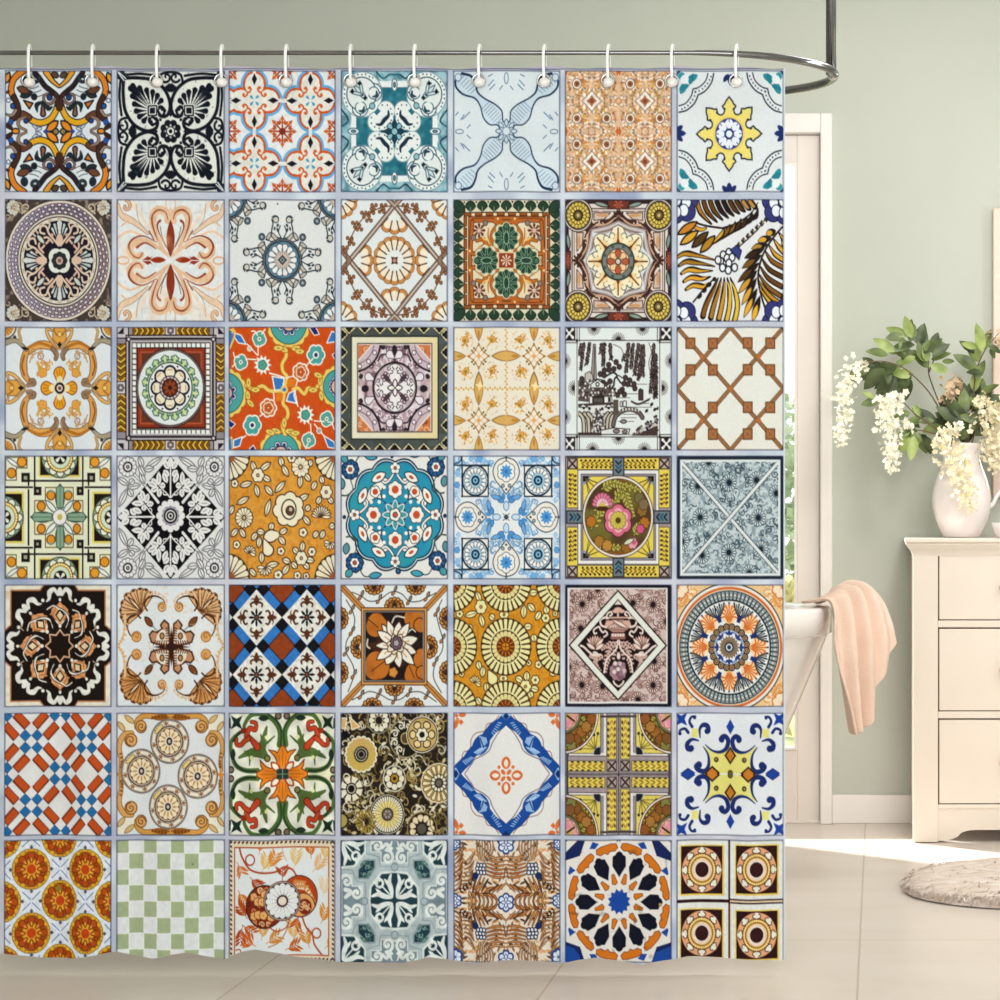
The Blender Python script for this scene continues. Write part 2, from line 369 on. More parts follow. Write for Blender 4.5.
def b3(t):   # blue-grey oval medallion
    t.bg('d8dcdd'); q = t.q(); k = '2f3a44'; g = '8c9aa0'
    def med(c):
        c.ci(0,0,.345,'c9c4be',k,.02); c.ci(0,0,.315,'5f8296',k,.03); f = c.pol(14); f.pe(.1,0,.27,0,.1,'dfe2e2','56646e',.014); c.pol(7).di(.29,0,.03,.06,'3f6480')
        c.ci(0,0,.145,'c4b6ae'); c.pol(20).ln((.11,0,.145,0),.01,'7d7672'); c.di(0,0,.085,.085,'2c363e'); c.di(0,0,.045,.045,'9db0ae'); c.ci(0,0,.02,k)
    def arm(c):
        f = c.pol(4)
        f.pl((.34,0,.38,.12,.40,.25,.33,.3,.30,.20),'d5d0c8',k,.018); f.cv((.33,.1,.42,.2,.36,.26),.05,'b9b2a8',k,.014)
        f.cv((.36,.02,.46,.07,.56,.04),.02,k); f.cv((.4,.2,.5,.19,.6,.17,.66,.19),.024,k); f.sp(.66,.12,.075,60,-1.1,.022,k); f.ci(.66,.12,.05,'c9c6be',k,.016)
        f.lf(.45,.07,.53,.10,.04,k); f.lf(.54,.1,.6,.07,.04,k); f.lf(.48,.15,.55,.13,.04,'4c565c'); f.ci(.375,.375,.055,'5b6874',k,.02); f.ci(.375,.375,.02,'aeb8ba')
    arm(t.at(441,500)); med(t.at(441,500))
    for X in (14,868):
        for Y in (15,990): arm(t.at(X,Y)); med(t.at(X,Y))
    t.ci(405,60,.015,'555555')

def b4(t):   # brown shells and lozenge
    t.bg('d8dee1'); q = t.q(); k = '4a2c1c'; e = t.o(); b = 'c08b54'
    def shell(v, n, r0, r1, w):
        v.ci(0,0,r1*.99,None)
        f = v.pol(n)
        f.pe(r0*.2,0,r1,0,w*1.25,'6b4020'); f.pe(r0*.2,0,r1*.985,0,w,b,None); f.pe(r0*.1,0,r1*.83,0,w*.82,'e6ddcb'); f.pe(0,0,r0,0,w*.8,'dde0de')
        n2 = v.pol(n,180/n); n2.ln((r0*.9,0,r1*.86,0),.022,'4f3220')
        v.ci(0,0,r0*.75,'dde1e0')
    c = t.at(441,504); 
    for X,Y in ((441,110),(441,900),(110,504),(770,504)):
        m = t.within(t.ddi(0,0,.83,.83)); shell(m.at(X,Y), 12, .2, .40, .19)
    for X in (8,874):
        for Y in (14,994): shell(t.at(X,Y), 14, .16, .36, .15)
    q.ln((441,70,90,504),.065,'8a7466','4d3a34',.012); q.ln((441,70,90,504),.02,'d0c8c0'); q.ln((441,70,490,20),.065,'8a7466','4d3a34',.012); q.ln((441,76,495,20),.02,'c0b4aa'); q.ln((90,504,40,440),.065,'8a7466','4d3a34',.012)
    q.cv((410,75,330,90,230,140,150,230,95,340,70,430,65,504),.022,'7a563a')
    for x,y,a in ((355,80,0),(340,110,1),(280,80,0),(260,120,1),(200,140,0),(240,180,1),(130,220,0),(165,250,1),(90,340,0),(105,365,1),(55,415,0)): q.fl(x,y,.07,3,'9a6842','5a3c28',.014,W=.06,a=30+60*a)
    shell(c, 16, .2, .41, .17); c.st(0,0,4,.09,.05,'4a3028',a=45); c.ci(0,0,.035,'b98a78')

def b5(t):   # green leaves in a tan frame
    t.bg('d3cdb4'); q = t.q(); G = '2e4636'; k = '24382c'; e = t.o(); R = '9c5a2a'
    n = 8
    for i in range(9):
        y0 = 445-47*2*i*.5*1.0
    for i in range(5):
        X = 441-95*i
        for dx in (0,):
            q.pe(X,120,X,38,.19,G,'1f3026',.02); q.ln((X,118,X,85),.012,'93a48c'); q.di(X+47,45,.02,.02,k)
            Y = 505-95*1.0*i*.98
            q.pe(105,Y,28,Y,.17,G,'1f3026',.02); q.ln((103,Y,75,Y),.012,'93a48c'); q.di(35,Y+46,.02,.02,k)
    q.lf(110,125,25,35,.17,G,'1f3026')
    t.bx(441,505,.795,.79,'dccfae','23331f',.02)
    for i in range(5):
        q.bx(441-88*i+44,140,.065,.026,R,'5f3520',.016); q.bx(115,505-88*i+44,.026,.075,R,'5f3520',.016)
    t.bx(441,505,.72,.725,'b06a34','5b331c',.016); t.bx(441,505,.66,.67,'dacfb2','5b331c',.016)
    q.cv((441,200,400,205,370,215,330,190,180,190),.05,'b5682f','5b331c',.014); q.cv((205,505,200,450,160,430,170,200),.05,'b5682f','5b331c',.014); q.di(375,185,.09,.05,'b5682f'); q.ci(375,178,.018,'e6d4a0'); q.di(152,430,.05,.09,'b5682f'); q.ci(150,428,.018,'e6d4a0')
    q.bx(300,340,.2,.18,'cba565') if 0 else None
    q.cv((410,430,350,370,330,300,360,240),.07,'b8702c','7a4418',.014,tp=(.6,1,.5)); q.cv((410,430,300,400,260,340,205,350),.07,'b8702c','7a4418',.014,tp=(.6,1,.4)); q.cv((330,400,300,320,300,250),.05,'c07a34',tp=(1,.3)); q.cv((330,400,270,380,220,400),.05,'c07a34',tp=(1,.3)); q.cv((300,350,260,330,250,300),.03,'e0c27c')
    q.fl(225,268,.12,8,'6e3f38',None,.01,'d8b0a8',.3,W=.05); q.ci(275,210,.045,'8a7a70','5a4a44',.016); q.ci(180,325,.045,'8a7a70','5a4a44',.016)
    for a in (0,90,180,270):
        v = t.at(441,505,a)
        v.ro(.37,0,.27,9,.15,'dccfb0','8d6a44',.014,a=0); v.el(.37,0,.2,.2,G); 
        f = v.at(.37,0).pol(10); f.pe(.08,0,.225,0,.085,G,'7fa08a',.012); v.el(.37,0,.1,.05,G,'8fae9c',.016); v.ci(.56,0,.05,'4b6f58','24382c',.016)
    t.bx(441,505,.145,.13,'8e3f28','d8c49a',.02); t.fl(441,505,.1,8,'dccdb4',W=.03)

def b6(t):   # eight pointed medallion with sunflower corners
    t.bg('cfc8c6'); q = t.q(); k = '3a2624'; e = t.o()
    t.bx(441,505,1,1,'d6d0cc')
    t.bx(441,505,.98,.98,None,'38282a',.1); q.bx(441,65,.2,.07,'6e3c30',k,.02); q.bx(40,505,.06,.15,'6e3c30',k,.02); q.fl(441,70,.09,7,'b4604a',None,W=.03); q.fl(40,505,.09,7,'b4604a',None,W=.03); q.lf(250,50,370,80,.07,'8aa096',k); q.lf(40,290,55,420,.07,'7d9c8e',k)
    t.bx(441,505,.87,.85,'dcd2cb','4a3430',.02); t.bx(441,505,.83,.81,None,'6e5a56',.016)
    q.pl((441,150,330,240,240,270,220,400,140,505,441,505),'b8a8a4',None)
    e.cv((441,140,380,200,310,215,220,250),.12,'4a302a',None); e.curls(5,9,.06,.022,['d9c4ac','bfae9c'],.35,.3,.8,.45)
    e.cv((441,150,350,220,260,235,190,290),.03,'c9a48a'); q.fl(441,160,.12,9,k,W=.035); q.fl(130,505,.12,9,k,W=.035); e.fl(220,265,.11,9,k,W=.03)
    e.pl((380,130,250,130,250,190,330,180),'cdbbae','5e4844',.018); e.lf(260,150,370,150,.06,'c79a70')
    e.ln((441,210,355,250,225,280),.075,'a49a9a','5c4a48',.014); e.ln((441,210,355,250,225,280),.02,'d8d2d0')
    t.pl((441,240,540,300,640,285,630,400,715,505,630,615,645,730,540,715,441,790,340,715,240,730,255,615,165,505,255,400,240,285,340,300),'d4dade')
    c = t.at(438,512); f = c.pol(8); f.lf(.2,0,.6,0,.3,'e9e0c4','54564e',.014); f.ci(.42,.11,.05,'e9e0c4','54564e',.014); f.ci(.34,.13,.05,'e9e0c4'); f.ci(.52,.06,.04,'e9e0c4'); f.lf(.2,0,.5,0,.16,'e7cf9c'); f.pl((.27,.0,.27,.05,.5,0),'7a4a20'); f.ln((.28,0,.55,0),.025,'6a3c18')
    c.ci(0,0,.3,'77807c','343c3c',.03); c.pol(8,22.5).ci(.265,0,.03,'4b5854'); c.ci(0,0,.21,'e0ccb0','5a3a2a',.016); f = c.pol(4); f.pe(.05,0,.2,0,.12,'b05f42','6a3424',.014); g = c.pol(4,45); g.pe(.05,0,.19,0,.11,'e2c49a','8a5a34',.014); c.ci(0,0,.05,'c9c4be',k,.02)
    for X,Y in ((125,150),(760,150),(125,868),(755,868)):
        v = t.at(X,Y); v.ci(0,0,.27,'d9d2d0','54423e',.02); v.ci(0,0,.235,'6e6664','3a2c2a',.016)
        v.pol(18).pe(.1,0,.22,0,.075,'cdb95e','54441c',.016); v.pol(14,10).pe(.06,0,.155,0,.06,'dcc870','5a4418',.014); v.ci(0,0,.08,'6f5f3a','3a2a18',.03); v.ci(0,0,.03,'c0b080')

def b7(t):   # yellow and black fern scrolls
    t.bg('dcdfe2'); k = '2a211e'; Y = 'd2a23a'; B = '3c4078'
    def frond(P, cols, W, tp=(.5,1,.25)):
        for i,p in enumerate(P):
            t.cv(p, W*1.25, k, tp=tp); t.cv(p, W*.62, cols[i % len(cols)], tp=tp)
    # crescent ribs along the two big fronds
    for i in range(9):
        f = i/8; x = 180+52*i; 
        t.cv((x,45-10*f,x+30+10*f,130-45*f,x+110-60*f,215-125*f),.1,k,tp=(1,1,.4)); t.cv((x,45,x+28,120-40*f,x+90-50*f,195-115*f),.058,('a8762a','6a4a20','2a211e','5c3c18','b98a50','a8764a')[min(5,i//2+ (i%2))],tp=(1,.9,.2))
    t.cv((660,50,600,140,500,210,390,250),.05,k,tp=(.3,1))
    for i in range(7):
        x,y = 640-45*i, 110+22*i+ (8*i if i<3 else 12)
        t.cv((x+20,y-10,x,y+50,x-60-7*i,y+90+9*i),.1,k,tp=(.2,1,.25)); t.cv((x+15,y+10,x-5,y+50,x-50-7*i,y+80+9*i),.05,(k,'4a3418','8a6424',Y)[min(3,i//2)],tp=(.2,1,.1))
    t.cv((380,250,250,230,150,200),.035,k); t.cv((250,250,200,260,130,220),.06,Y,k,.012,tp=(.3,1,.6))
    for i,(x,y) in enumerate(((30,300),(50,380),(140,400),(205,440))): t.lf(x,y,x+150-12*i,y-100-10*i,.13,('c8842e',Y,'5a4420','b0842c')[i],k,.03)
    for i in range(5):
        y = 450+i*62; x0 = 20+i*18
        t.cv((x0,y+35,x0+60,y,x0+150,y+10,335-i*16,y+42-i*16+(12*(i<2))),.105,k,tp=(.5,1.1,.2)); t.cv((x0+10,y+30,x0+60,y+4,x0+140,y+12,310-i*16,y+40-i*16),.06,('b4862e','a07a2c',Y,'dca23c',Y)[i],tp=(.5,1,.1))
    for i in range(5):
        x = 225+i*62; y0 = 760-30*i
        t.cv((345+i*24,640,310+i*40,720,x+25,850,x+10-10,940+12*i),.11,k,tp=(.2,.9,1)); t.cv((340+i*26,670,312+i*42,740,x+25,860,x+5,930+12*i),.065,('8a5c20','a87a2c','c89432','dcb53e','e0b93e')[i],tp=(.2,.9,1))
    t.cv((320,640,230,730,150,830),.03,k); 
    for i in range(4): t.lf(300-38*i,660+48*i,330-38*i,640+40*i,.07,k)
    # right frond
    t.cv((850,240,760,350,690,480,660,640,690,800,720,890),.035,k)
    for i in range(9):
        y = 270+52*i; x = 820-38*i if i<5 else 668
        x = (822,780,745,715,690,675,665,662,665)[i]; y = (285,335,385,430,490,550,610,660,710)[i]
        t.cv((x,y,x+35+6*i,y+55+8*i,min(860,x+150+4*i),y+90+14*i),.1,k,tp=(.25,.95,1)); t.cv((x+10,y+15,x+40+6*i,y+56+8*i,min(856,x+140+4*i),y+84+14*i),.056,(Y,'d8a83c','d3a038','8a6028','5c4020','6e4a22','86602a','b98a30',Y)[i],tp=(.2,.9,1))
    for i in range(10):
        x,y = ((800,270),(765,325),(735,375),(710,410),(690,460),(672,520),(655,580),(650,640),(655,720),(675,780))[i]
        dx,dy = ((-80,30),(-110,30),(-130,40),(-160,80),(-160,110),(-175,160),(-155,190),(-120,220),(-110,240),(-60,210))[i]
        t.lf(x,y,x+dx,y+dy,.13,k); t.lf(x+dx*.35,y+dy*.35,x+dx*.95,y+dy*.95,.085,(Y,Y,'b08a40','3a2a1c','7a5a28','5a4020','c8983c',Y,'dca83a','e0a838')[i])
    t.cv((740,150,640,280,520,390),.02,k)
    for i in range(7): 
        x,y = 725-36*i,180+34*i; t.di(x,y,.05,.06,'3a3230'); t.di(x+10,y-8,.02,.03,'a89a80')
    for x,y in ((385,460),(430,440),(365,510),(415,485),(455,480),(380,560),(430,525),(475,560),(425,580),(345,500)): t.el(x,y,.055,.065,'e2e8ec','2a2a36',.026)
    t.pl((440,425,490,385,530,430,510,500,475,455),'3d4584','25284a',.02)
    for X,Y2,sx,sy in ((10,30,1,1),(868,35,-1,1),(10,995,1,-1),(868,990,-1,-1)):
        for a,b in ((0,95),(45,110),(90,95)):
            x = X+sx*b*math.cos(math.radians(a))*1.15; y = Y2+sy*b*math.sin(math.radians(a))*1.15; t.ci(x,y,.16,B,'2a2c50',.02)
        for a,b in ((10,80),(50,95),(85,85)):
            x = X+sx*b*math.cos(math.radians(a))*1.1; y = Y2+sy*b*math.sin(math.radians(a))*1.1; t.el(x,y,.085,.1,'e4eaf0','262848',.016)
        t.ci(X,Y2,.11,'e4eaf0','262848',.02)
def c1(t):   # gilded scroll cartouche
    t.bg('d6dde2'); q = t.q(); k = '6b4a32'; g = 'cf9a4c'
    q.cv((440,250,400,180,300,165,215,220),.12,'d6a55c','7a5638',.014,tp=(.4,1,.7)); q.cv((400,180,300,150,215,190),.05,'b3742c',None); q.cv((430,270,440,235,405,195),.06,'8d745e',k,.01)
    q.cv((205,215,185,300,195,400,250,470),.11,'d09a58','7a5638',.014,tp=(.8,1,.4)); q.cv((190,250,172,330,190,400),.03,'8d5a2a'); q.cv((215,480,265,470,260,440,235,440),.05,'8f765f',k,.01)
    q.cv((230,300,260,240,330,215),.02,'a98a6a'); q.curls(3,6,.06,.02,['a98668','c2a078'],.3,.5,.55,.62)
    for a,(x,y) in enumerate(((461,80),(95,500))):
        v = t.at(x,y,-90 if a==0 else 180).my(); w = t.at(922-x,1010-y if a==0 else y,90 if a==0 else 0).my()
        for u in (v,w):
            u.lf(-.25,0,.2,0,.26,'d6a04e','8a6238',.014); u.cv((-.2,.05,-.05,.2,.08,.24,.06,.15),.06,'d9ad68',k,.01,tp=(1,.4)); u.cv((-.02,.05,.08,.12),.03,'a8743a'); u.ci(.0,0,.04,'e4c27a','9c6a30',.014); u.di(-.17,0,.055,.045,'1f1d20'); u.cv((-.36,.03,-.22,.05,-.1,.14),.03,'a08a74')
    q.cv((45,150,120,130,175,170,205,205),.08,'a39884','5f5648',.012,tp=(1,.4)); q.cv((170,20,150,60,165,130),.06,'b89a70',None); q.lf(165,185,225,200,.05,'2a2422'); q.ci(118,105,.028,'3a342c')
    e = t.at(45,20); 
    for X in (45,880):
        for Y in (20,985):
            v = t.at(X,Y); v.ci(0,0,.2,'d8d4c8','4a4640',.025); v.ci(0,0,.16,'d4a050'); v.pol(16).ln((.04,0,.15,0),.016,'a56a2c')
    c = t.at(461,500); q.curls(9,16,.05,.022,['cf9a3c','d8b070','b98a5c'],.18,.2,.42,.45); q.fl(330,380,.08,5,'dda24a','b07a50',.012); q.lf(290,320,330,360,.06,'c9a03c')
    f = c.pol(4); f.pe(.02,0,.355,0,.24,'8a4a1c'); f.pe(.04,0,.335,0,.2,'dfa02c'); f.ln((.2,.0,.31,.0),.014,'b06a1c'); f.ln((.2,.03,.29,.06),.014,'b06a1c'); c.ci(0,0,.13,'d9dad8')if 0 else None
    f.lf(.05,0,.2,0,.12,'e3d6a8'); c.ci(0,0,.075,'d8cfc8','3c2624',.04); c.ci(0,0,.03,'6d3a44')

def c2(t):   # mosaic framed rosette
    t.bg('8f8a90'); q = t.q(); k = '2a2028'; o = 'b8902e'
    for a in (0,90,180,270):
        v = t.at(441,498,a).my(); s = .93 
        v.bx(.93,.42,.085,.3,'4e3014'); 
        for i in range(6): v.ln((.85,.16+i*.105,.93,.1+i*.105,1.01,.16+i*.105),.03,'d3b04a')
        for i in range(6): v.ln((.86,.2+i*.105,.93,.15+i*.105,1.0,.2+i*.105),.022,'8a6020')
        v.bx(.93,0,.085,.1,'cfcac8','4a4248',.02); v.pol(1); v.fl(.93,0,.07,6,'6b6068',None,.01,'d8d4d2',.3)
    q.bx(60,60,.12,.11,'c3bfc2',k,.02); q.pl((25,80,75,25,75,80),k)
    t.bx(441,498,.78,.80,None,k,.035); t.bx(441,498,.835,.855,None,k,.02); t.bx(441,498,.81,.83,None,'b9b4ba',.022)
    q.ci(112,120,.035,'c9c4c6',k,.02)
    t.bx(441,498,.745,.755,'5d504e','b9b4b8',.02)
    n = 17
    for i in range(n):
        f = -1+2*i/(n-1); 
        for s in (-1,1):
            t.sub(t.x,t.y,'l').bx(f*.685,s*.705,.032,.032,'dfe4e2'); t.sub(t.x,t.y,'l').bx(s*.685,f*.705,.032,.032,'dfe4e2')
    t.bx(441,498,.635,.65,'8c3a22','3a1a14',.02); t.bx(441,498,.57,.58,'6a3a28','a8543a',.03); t.grain('4a2c20',20,.5,.9,3,.5) if 0 else None
    c = t.at(437,498); c.ci(0,0,.645,'6f5c58',k,.015); c.ci(0,0,.61,'d6dfe0','54403e',.012)
    f = c.pol(16,11); f.pl((.36,.0,.36,.08,.44,.095,.46,.06,.5,.075,.56,.0),'9cb89a','3f5a48',.016); f.lf(.4,0,.54,0,.05,'c8d3a0'); f.ci(.45,.04,.02,'4f7458')
    c.ci(0,0,.41,'dde2e2','3c4648',.02); c.pol(8,22.5).ci(.37,0,.016,k)
    v = c.pol(8); v.ci(.245,0,.125,'221f33'); c.ci(0,0,.25,'221f33'); v.ci(.25,0,.085,'e4dcc8'); v.pe(.12,0,.33,0,.13,'e4dcc8'); v.cv((.23,-.02,.29,.0,.29,.04),.02,'c0a060'); c.ci(0,0,.19,'d9d0cc','4a3c48',.02); c.pol(16).ci(.17,0,.016,'7a6a78')
    c.ci(0,0,.145,'5e2a1c','2f1612',.02); c.pol(8).lf(.03,0,.13,0,.05,'8c4a2a'); c.ci(0,0,.035,'3a1c14')

def c3(t):   # persian orange arabesque
    t.bg('c9561f'); t.grain('b8481a',40,.4,.9,2,.5); Y = 'e0c568'; k = '8a3a14'; B = '3a78bd'; W = 'e6e4dc'; T = '4f9f9c'
    for X,Y0,r in ((490,0,.33),(0,540,.33),(875,490,.27),(430,1010,.33)):
        v = t.at(X,Y0); v.ro(0,0,r+.08,14,.08,Y,'a06a28',.014); v.ci(0,0,r,T,'2e5a5c',.016); v.pol(8,22).pe(.1,0,r*.62,0,.1,W,'3c4a70',.014); v.pol(8,22).pe(.1,0,r*.55,0,.06,'2a3478'); v.ci(0,0,.12,'d9b0a0','2a3050',.02)
    def br(P):
        t.cv(P,.055,Y,'a0682a',.01)
    br((460,180,470,250,440,310,445,370,475,410,465,460,455,500)); br((160,480,220,510,290,485,340,520,390,525,450,515)); br((720,480,690,510,640,500,610,545,560,500,520,510)); br((460,860,440,780,480,720,475,660,445,620,455,540))
    for X,Y0,a in ((450,200,20),(410,190,0),(545,190,-10),(575,215,0),(180,460,90),(175,560,80),(235,515,0),(195,620,40),(735,440,90),(745,560,80),(680,515,0),(720,400,20),(395,835,20),(495,835,0),(455,770,90),(350,845,20),(540,850,0)):
        t.el(X,Y0,.085,.045,Y,'a0682a',.014,a); t.el(X,Y0,.03,.012,'8a8a4c',None,.01,a)
    t.pl((365,410,455,425,440,510,385,520),B,W,.022); t.pl((470,600,490,540,535,520,555,620),B,W,.022); t.pl((480,430,545,430,535,490,470,490),'d87a24'); t.pl((395,545,450,530,440,600,390,600),'d87a24'); t.ci(455,512,.05,B,Y,.035)
    t.cv((345,385,400,400,460,420),.025,W); t.cv((560,640,530,560,540,520),.025,W)
    t.pl((65,70,120,90,160,160,100,150,70,110),B,W,.02); t.pl((790,150,830,60,865,70,865,140),B,W,.02); t.pl((60,905,130,880,110,950,60,965),B,W,.02); t.pl((765,870,850,920,855,970,800,960),B,W,.02); t.pl((10,60,60,60,40,180,10,200),B); t.cv((10,50,60,50,70,90,30,190),.03,Y); t.ln((60,20,50,70),.03,Y); t.pl((20,900,45,880,50,980,15,980),B,Y,.02)
    t.pl((650,30,700,25,730,80,690,90),'26306e',W,.016); t.pl((835,240,870,220,870,280,850,270),'26306e',W,.016); t.pl((15,740,75,780,40,815,15,790),'26306e',W,.016); t.pl((190,970,220,945,240,985,190,990),'26306e',W,.016)
    for X,Y0 in ((703,242),(210,790)): t.fl(X,Y0,.17,6,T,W,.026,'262f6a',.28)
    for X,Y0 in ((290,322),(620,708)): t.st(X,Y0,11,.17,.11,W); t.fl(X,Y0,.08,5,'4f9f8c','2f5f60',.014)
    for X,Y0 in ((265,120),(118,300),(645,905),(790,740)): t.fl(X,Y0,.13,4,'5a9f94',W,.022,'2c4a54',.2,a=20)
    for X,Y0 in ((582,375),(335,655)):
        t.fl(X,Y0,.15,7,'c0703c',W,.024); t.fl(X,Y0,.09,5,'b85a28','e6d8c0',.018)
    for p in ((170,160,250,245),(160,275,240,280),(256,170,256,245),(545,480,560,430),(620,330,680,270),(270,720,300,700),(690,755,770,760),(660,780,665,860),(690,780,765,870),(380,590,375,540),(475,420,525,405),(160,870,130,890),(285,80,310,45),(50,335,75,310)): t.ln(p,.022,W)
    for p in ((205,60,230,60,250,90),(60,225,70,260,105,260),(850,820,830,770,800,765),(620,970,640,930)): t.cv(p,.022,W)
    t.ci(187,195,.04,'c9c0a0',W,.014); t.ci(728,832,.045,'9aa0a0',W,.014)

def c4(t):   # framed lilac cartouche
    t.bg('4a4f4c'); q = t.q(); k = '23201f'; t.grain('5c6668',18,.4,.9,2,.7); G = 'd8c27e'
    for i in range(4):
        X = 447-120*i; Y = 498-138*i
        q.pl((X-55,22,X,75,X+55,22),G,'e6dcae',.014); q.pl((22,Y-60,72,Y,22,Y+60),G,'e6dcae',.014)
        for u,w in ((X-14,34),(X+14,34),(X,52)): q.ci(u,w,.034,k)
        for u,w in ((34,Y-16),(34,Y+16),(52,Y)): q.ci(u,w,.034,k)
    t.bx(444,498,.815,.835,'d9d6c0','2f3532',.025); t.within(t.dbx(0,-.01,.8,.82)).mix(np.clip(t.U*.9+.2,0,1)*.6,'dfc684')
    t.bx(444,498,.70,.72,'b9a2a8','57504c',.02); t.bx(444,498,.68,.70,None,'e2dcd0',.014)
    m = t.within(t.dbx(0,-.01,.68,.70)); m.grain('e0dadf',22,.35,.75,4,.8); m.grain('6c5260',26,.62,.85,9,.8)
    q2 = q.within(t.dbx(0,-.01,.68,.70)); q2.curls(4,40,.07,.02,['e2dce2','5a4654','a88c98','e2dce2'],.0,.3,.68,.72)
    q2.cv((441,290,470,250,540,240,570,290),.03,'4a3a48'); q2.lf(441,250,441,160,.1,'2f2430'); q2.pe(441,270,380,220,.14,'ded8de','5a4854',.016); q2.pe(290,440,210,400,.14,'ded8de','5a4854',.016); q2.lf(360,200,340,160,.09,'3a2c38'); q2.lf(190,420,165,400,.09,'3a2c38'); q2.lf(240,498,180,498,.09,'2f2430')
    for X in (130,752):
        for Y in (140,850):
            v = m.at(X,Y); v.ci(0,0,.48,'c4b4bc','2a2026',.035); v.ci(0,0,.36,None,'8a7480',.02); v.pol(14).ci(.41,0,.035,'e4dee2','5f4c58',.014); v.di(0,0,.37,.37,'c4784c','e0d6cc',.022)
            v.within(v.ddi(0,0,.35,.35)).curls(2,24,.07,.022,['e0b08c','8c4420'],-.3,-.3,.3,.3)
    c = t.at(445,498); c.ci(0,0,.41,'b8a8b0','2c2228',.035); f = c.pol(4); f.pe(.0,0,.39,0,.3,'e2e0e2','6c5a66',.014); f.ci(.31,.05,.045,'e2e0e2'); c.within(c.dci(0,0,.38)).pol(4,45).curls(8,9,.06,.02,['5a4652','dcd2d8'],.2,0,.36,.15); c.pol(4,45).lf(.12,0,.32,0,.08,'4c3c48'); f.ln((.3,.02,.34,.05),.018,k)
    c.pol(4,45).lf(0,0,.16,0,.05,'7c6a74'); f.lf(.0,0,.14,0,.08,'e6e4e4','4a3c48',.02)

def c5(t):   # pale gold lattice with posies
    t.bg('e0dacb'); g = 'cfa764'; k = '8a6430'; q = t.q()
    for X,Y in ((222,252),(655,252),(222,752),(655,752)):
        f = t.at(X,Y,0,.5).o(); f.lf(.5,0,1.55,0,.32,g,k,.024); f.lf(.55,.0,.85,0,.1,'b9863c')
    for X,Y in ((222,252),(655,252),(222,752),(655,752)):
        v = t.at(X,Y,0,.5); f = v.o()
        f.cv((.42,0,.25,.08,.1,.22,0,.42),.03,k); f.cv((.42,0,.3,.05,.2,.14),.045,'a8762c')
        v.pol(4).lf(.05,0,.34,0,.18,'e6dcd0','b89a6c',.02); v.pol(4,45).lf(.05,0,.22,0,.14,'eadfd2','c4a77a',.02); f.lf(.22,.16,.3,.2,.07,'6f6a34'); v.ci(0,0,.07,'dfa468')
        for a,b in ((-.53,-.51),(.5,-.51),(-.5,.5),(.5,.5)):
            rg = random.Random(int(X+a*9+b*5)); u = v.at(a,b)
            for i in range(26):
                A = rg.uniform(0,360); r = rg.uniform(.02,.2); u.lf(r*math.cos(A),r*math.sin(A),(r+.09)*math.cos(A+rg.uniform(-.6,.6)),(r+.09)*math.sin(A),.05,rg.choice(['d9a244','c98c38','e2bd74','b97f3c','cf9c50']))
            u.fl(.03,-.03,.11,6,'d9a65a','b07c34',.02); u.ci(.0,.0,.05,'9a7a30'); 
            for i in range(12): A = rg.uniform(0,6.28); u.ci(.3*math.cos(A),.3*math.sin(A),.022,'cfae86')
    for s in (-1,1):
        for i in range(44):
            f = -1+2*i/43; d = .012*(-1)**i; l = t.sub(t.x,t.y,'l')
            if s > 0: l.ci(f,d,.02,'cfab5c')
            else: l.ci(d,f,.02,'d6a868')
    for X,Y in ((230,480),(665,485)): t.st(X,Y,4,.09,.04,'ead9a4',a=10)

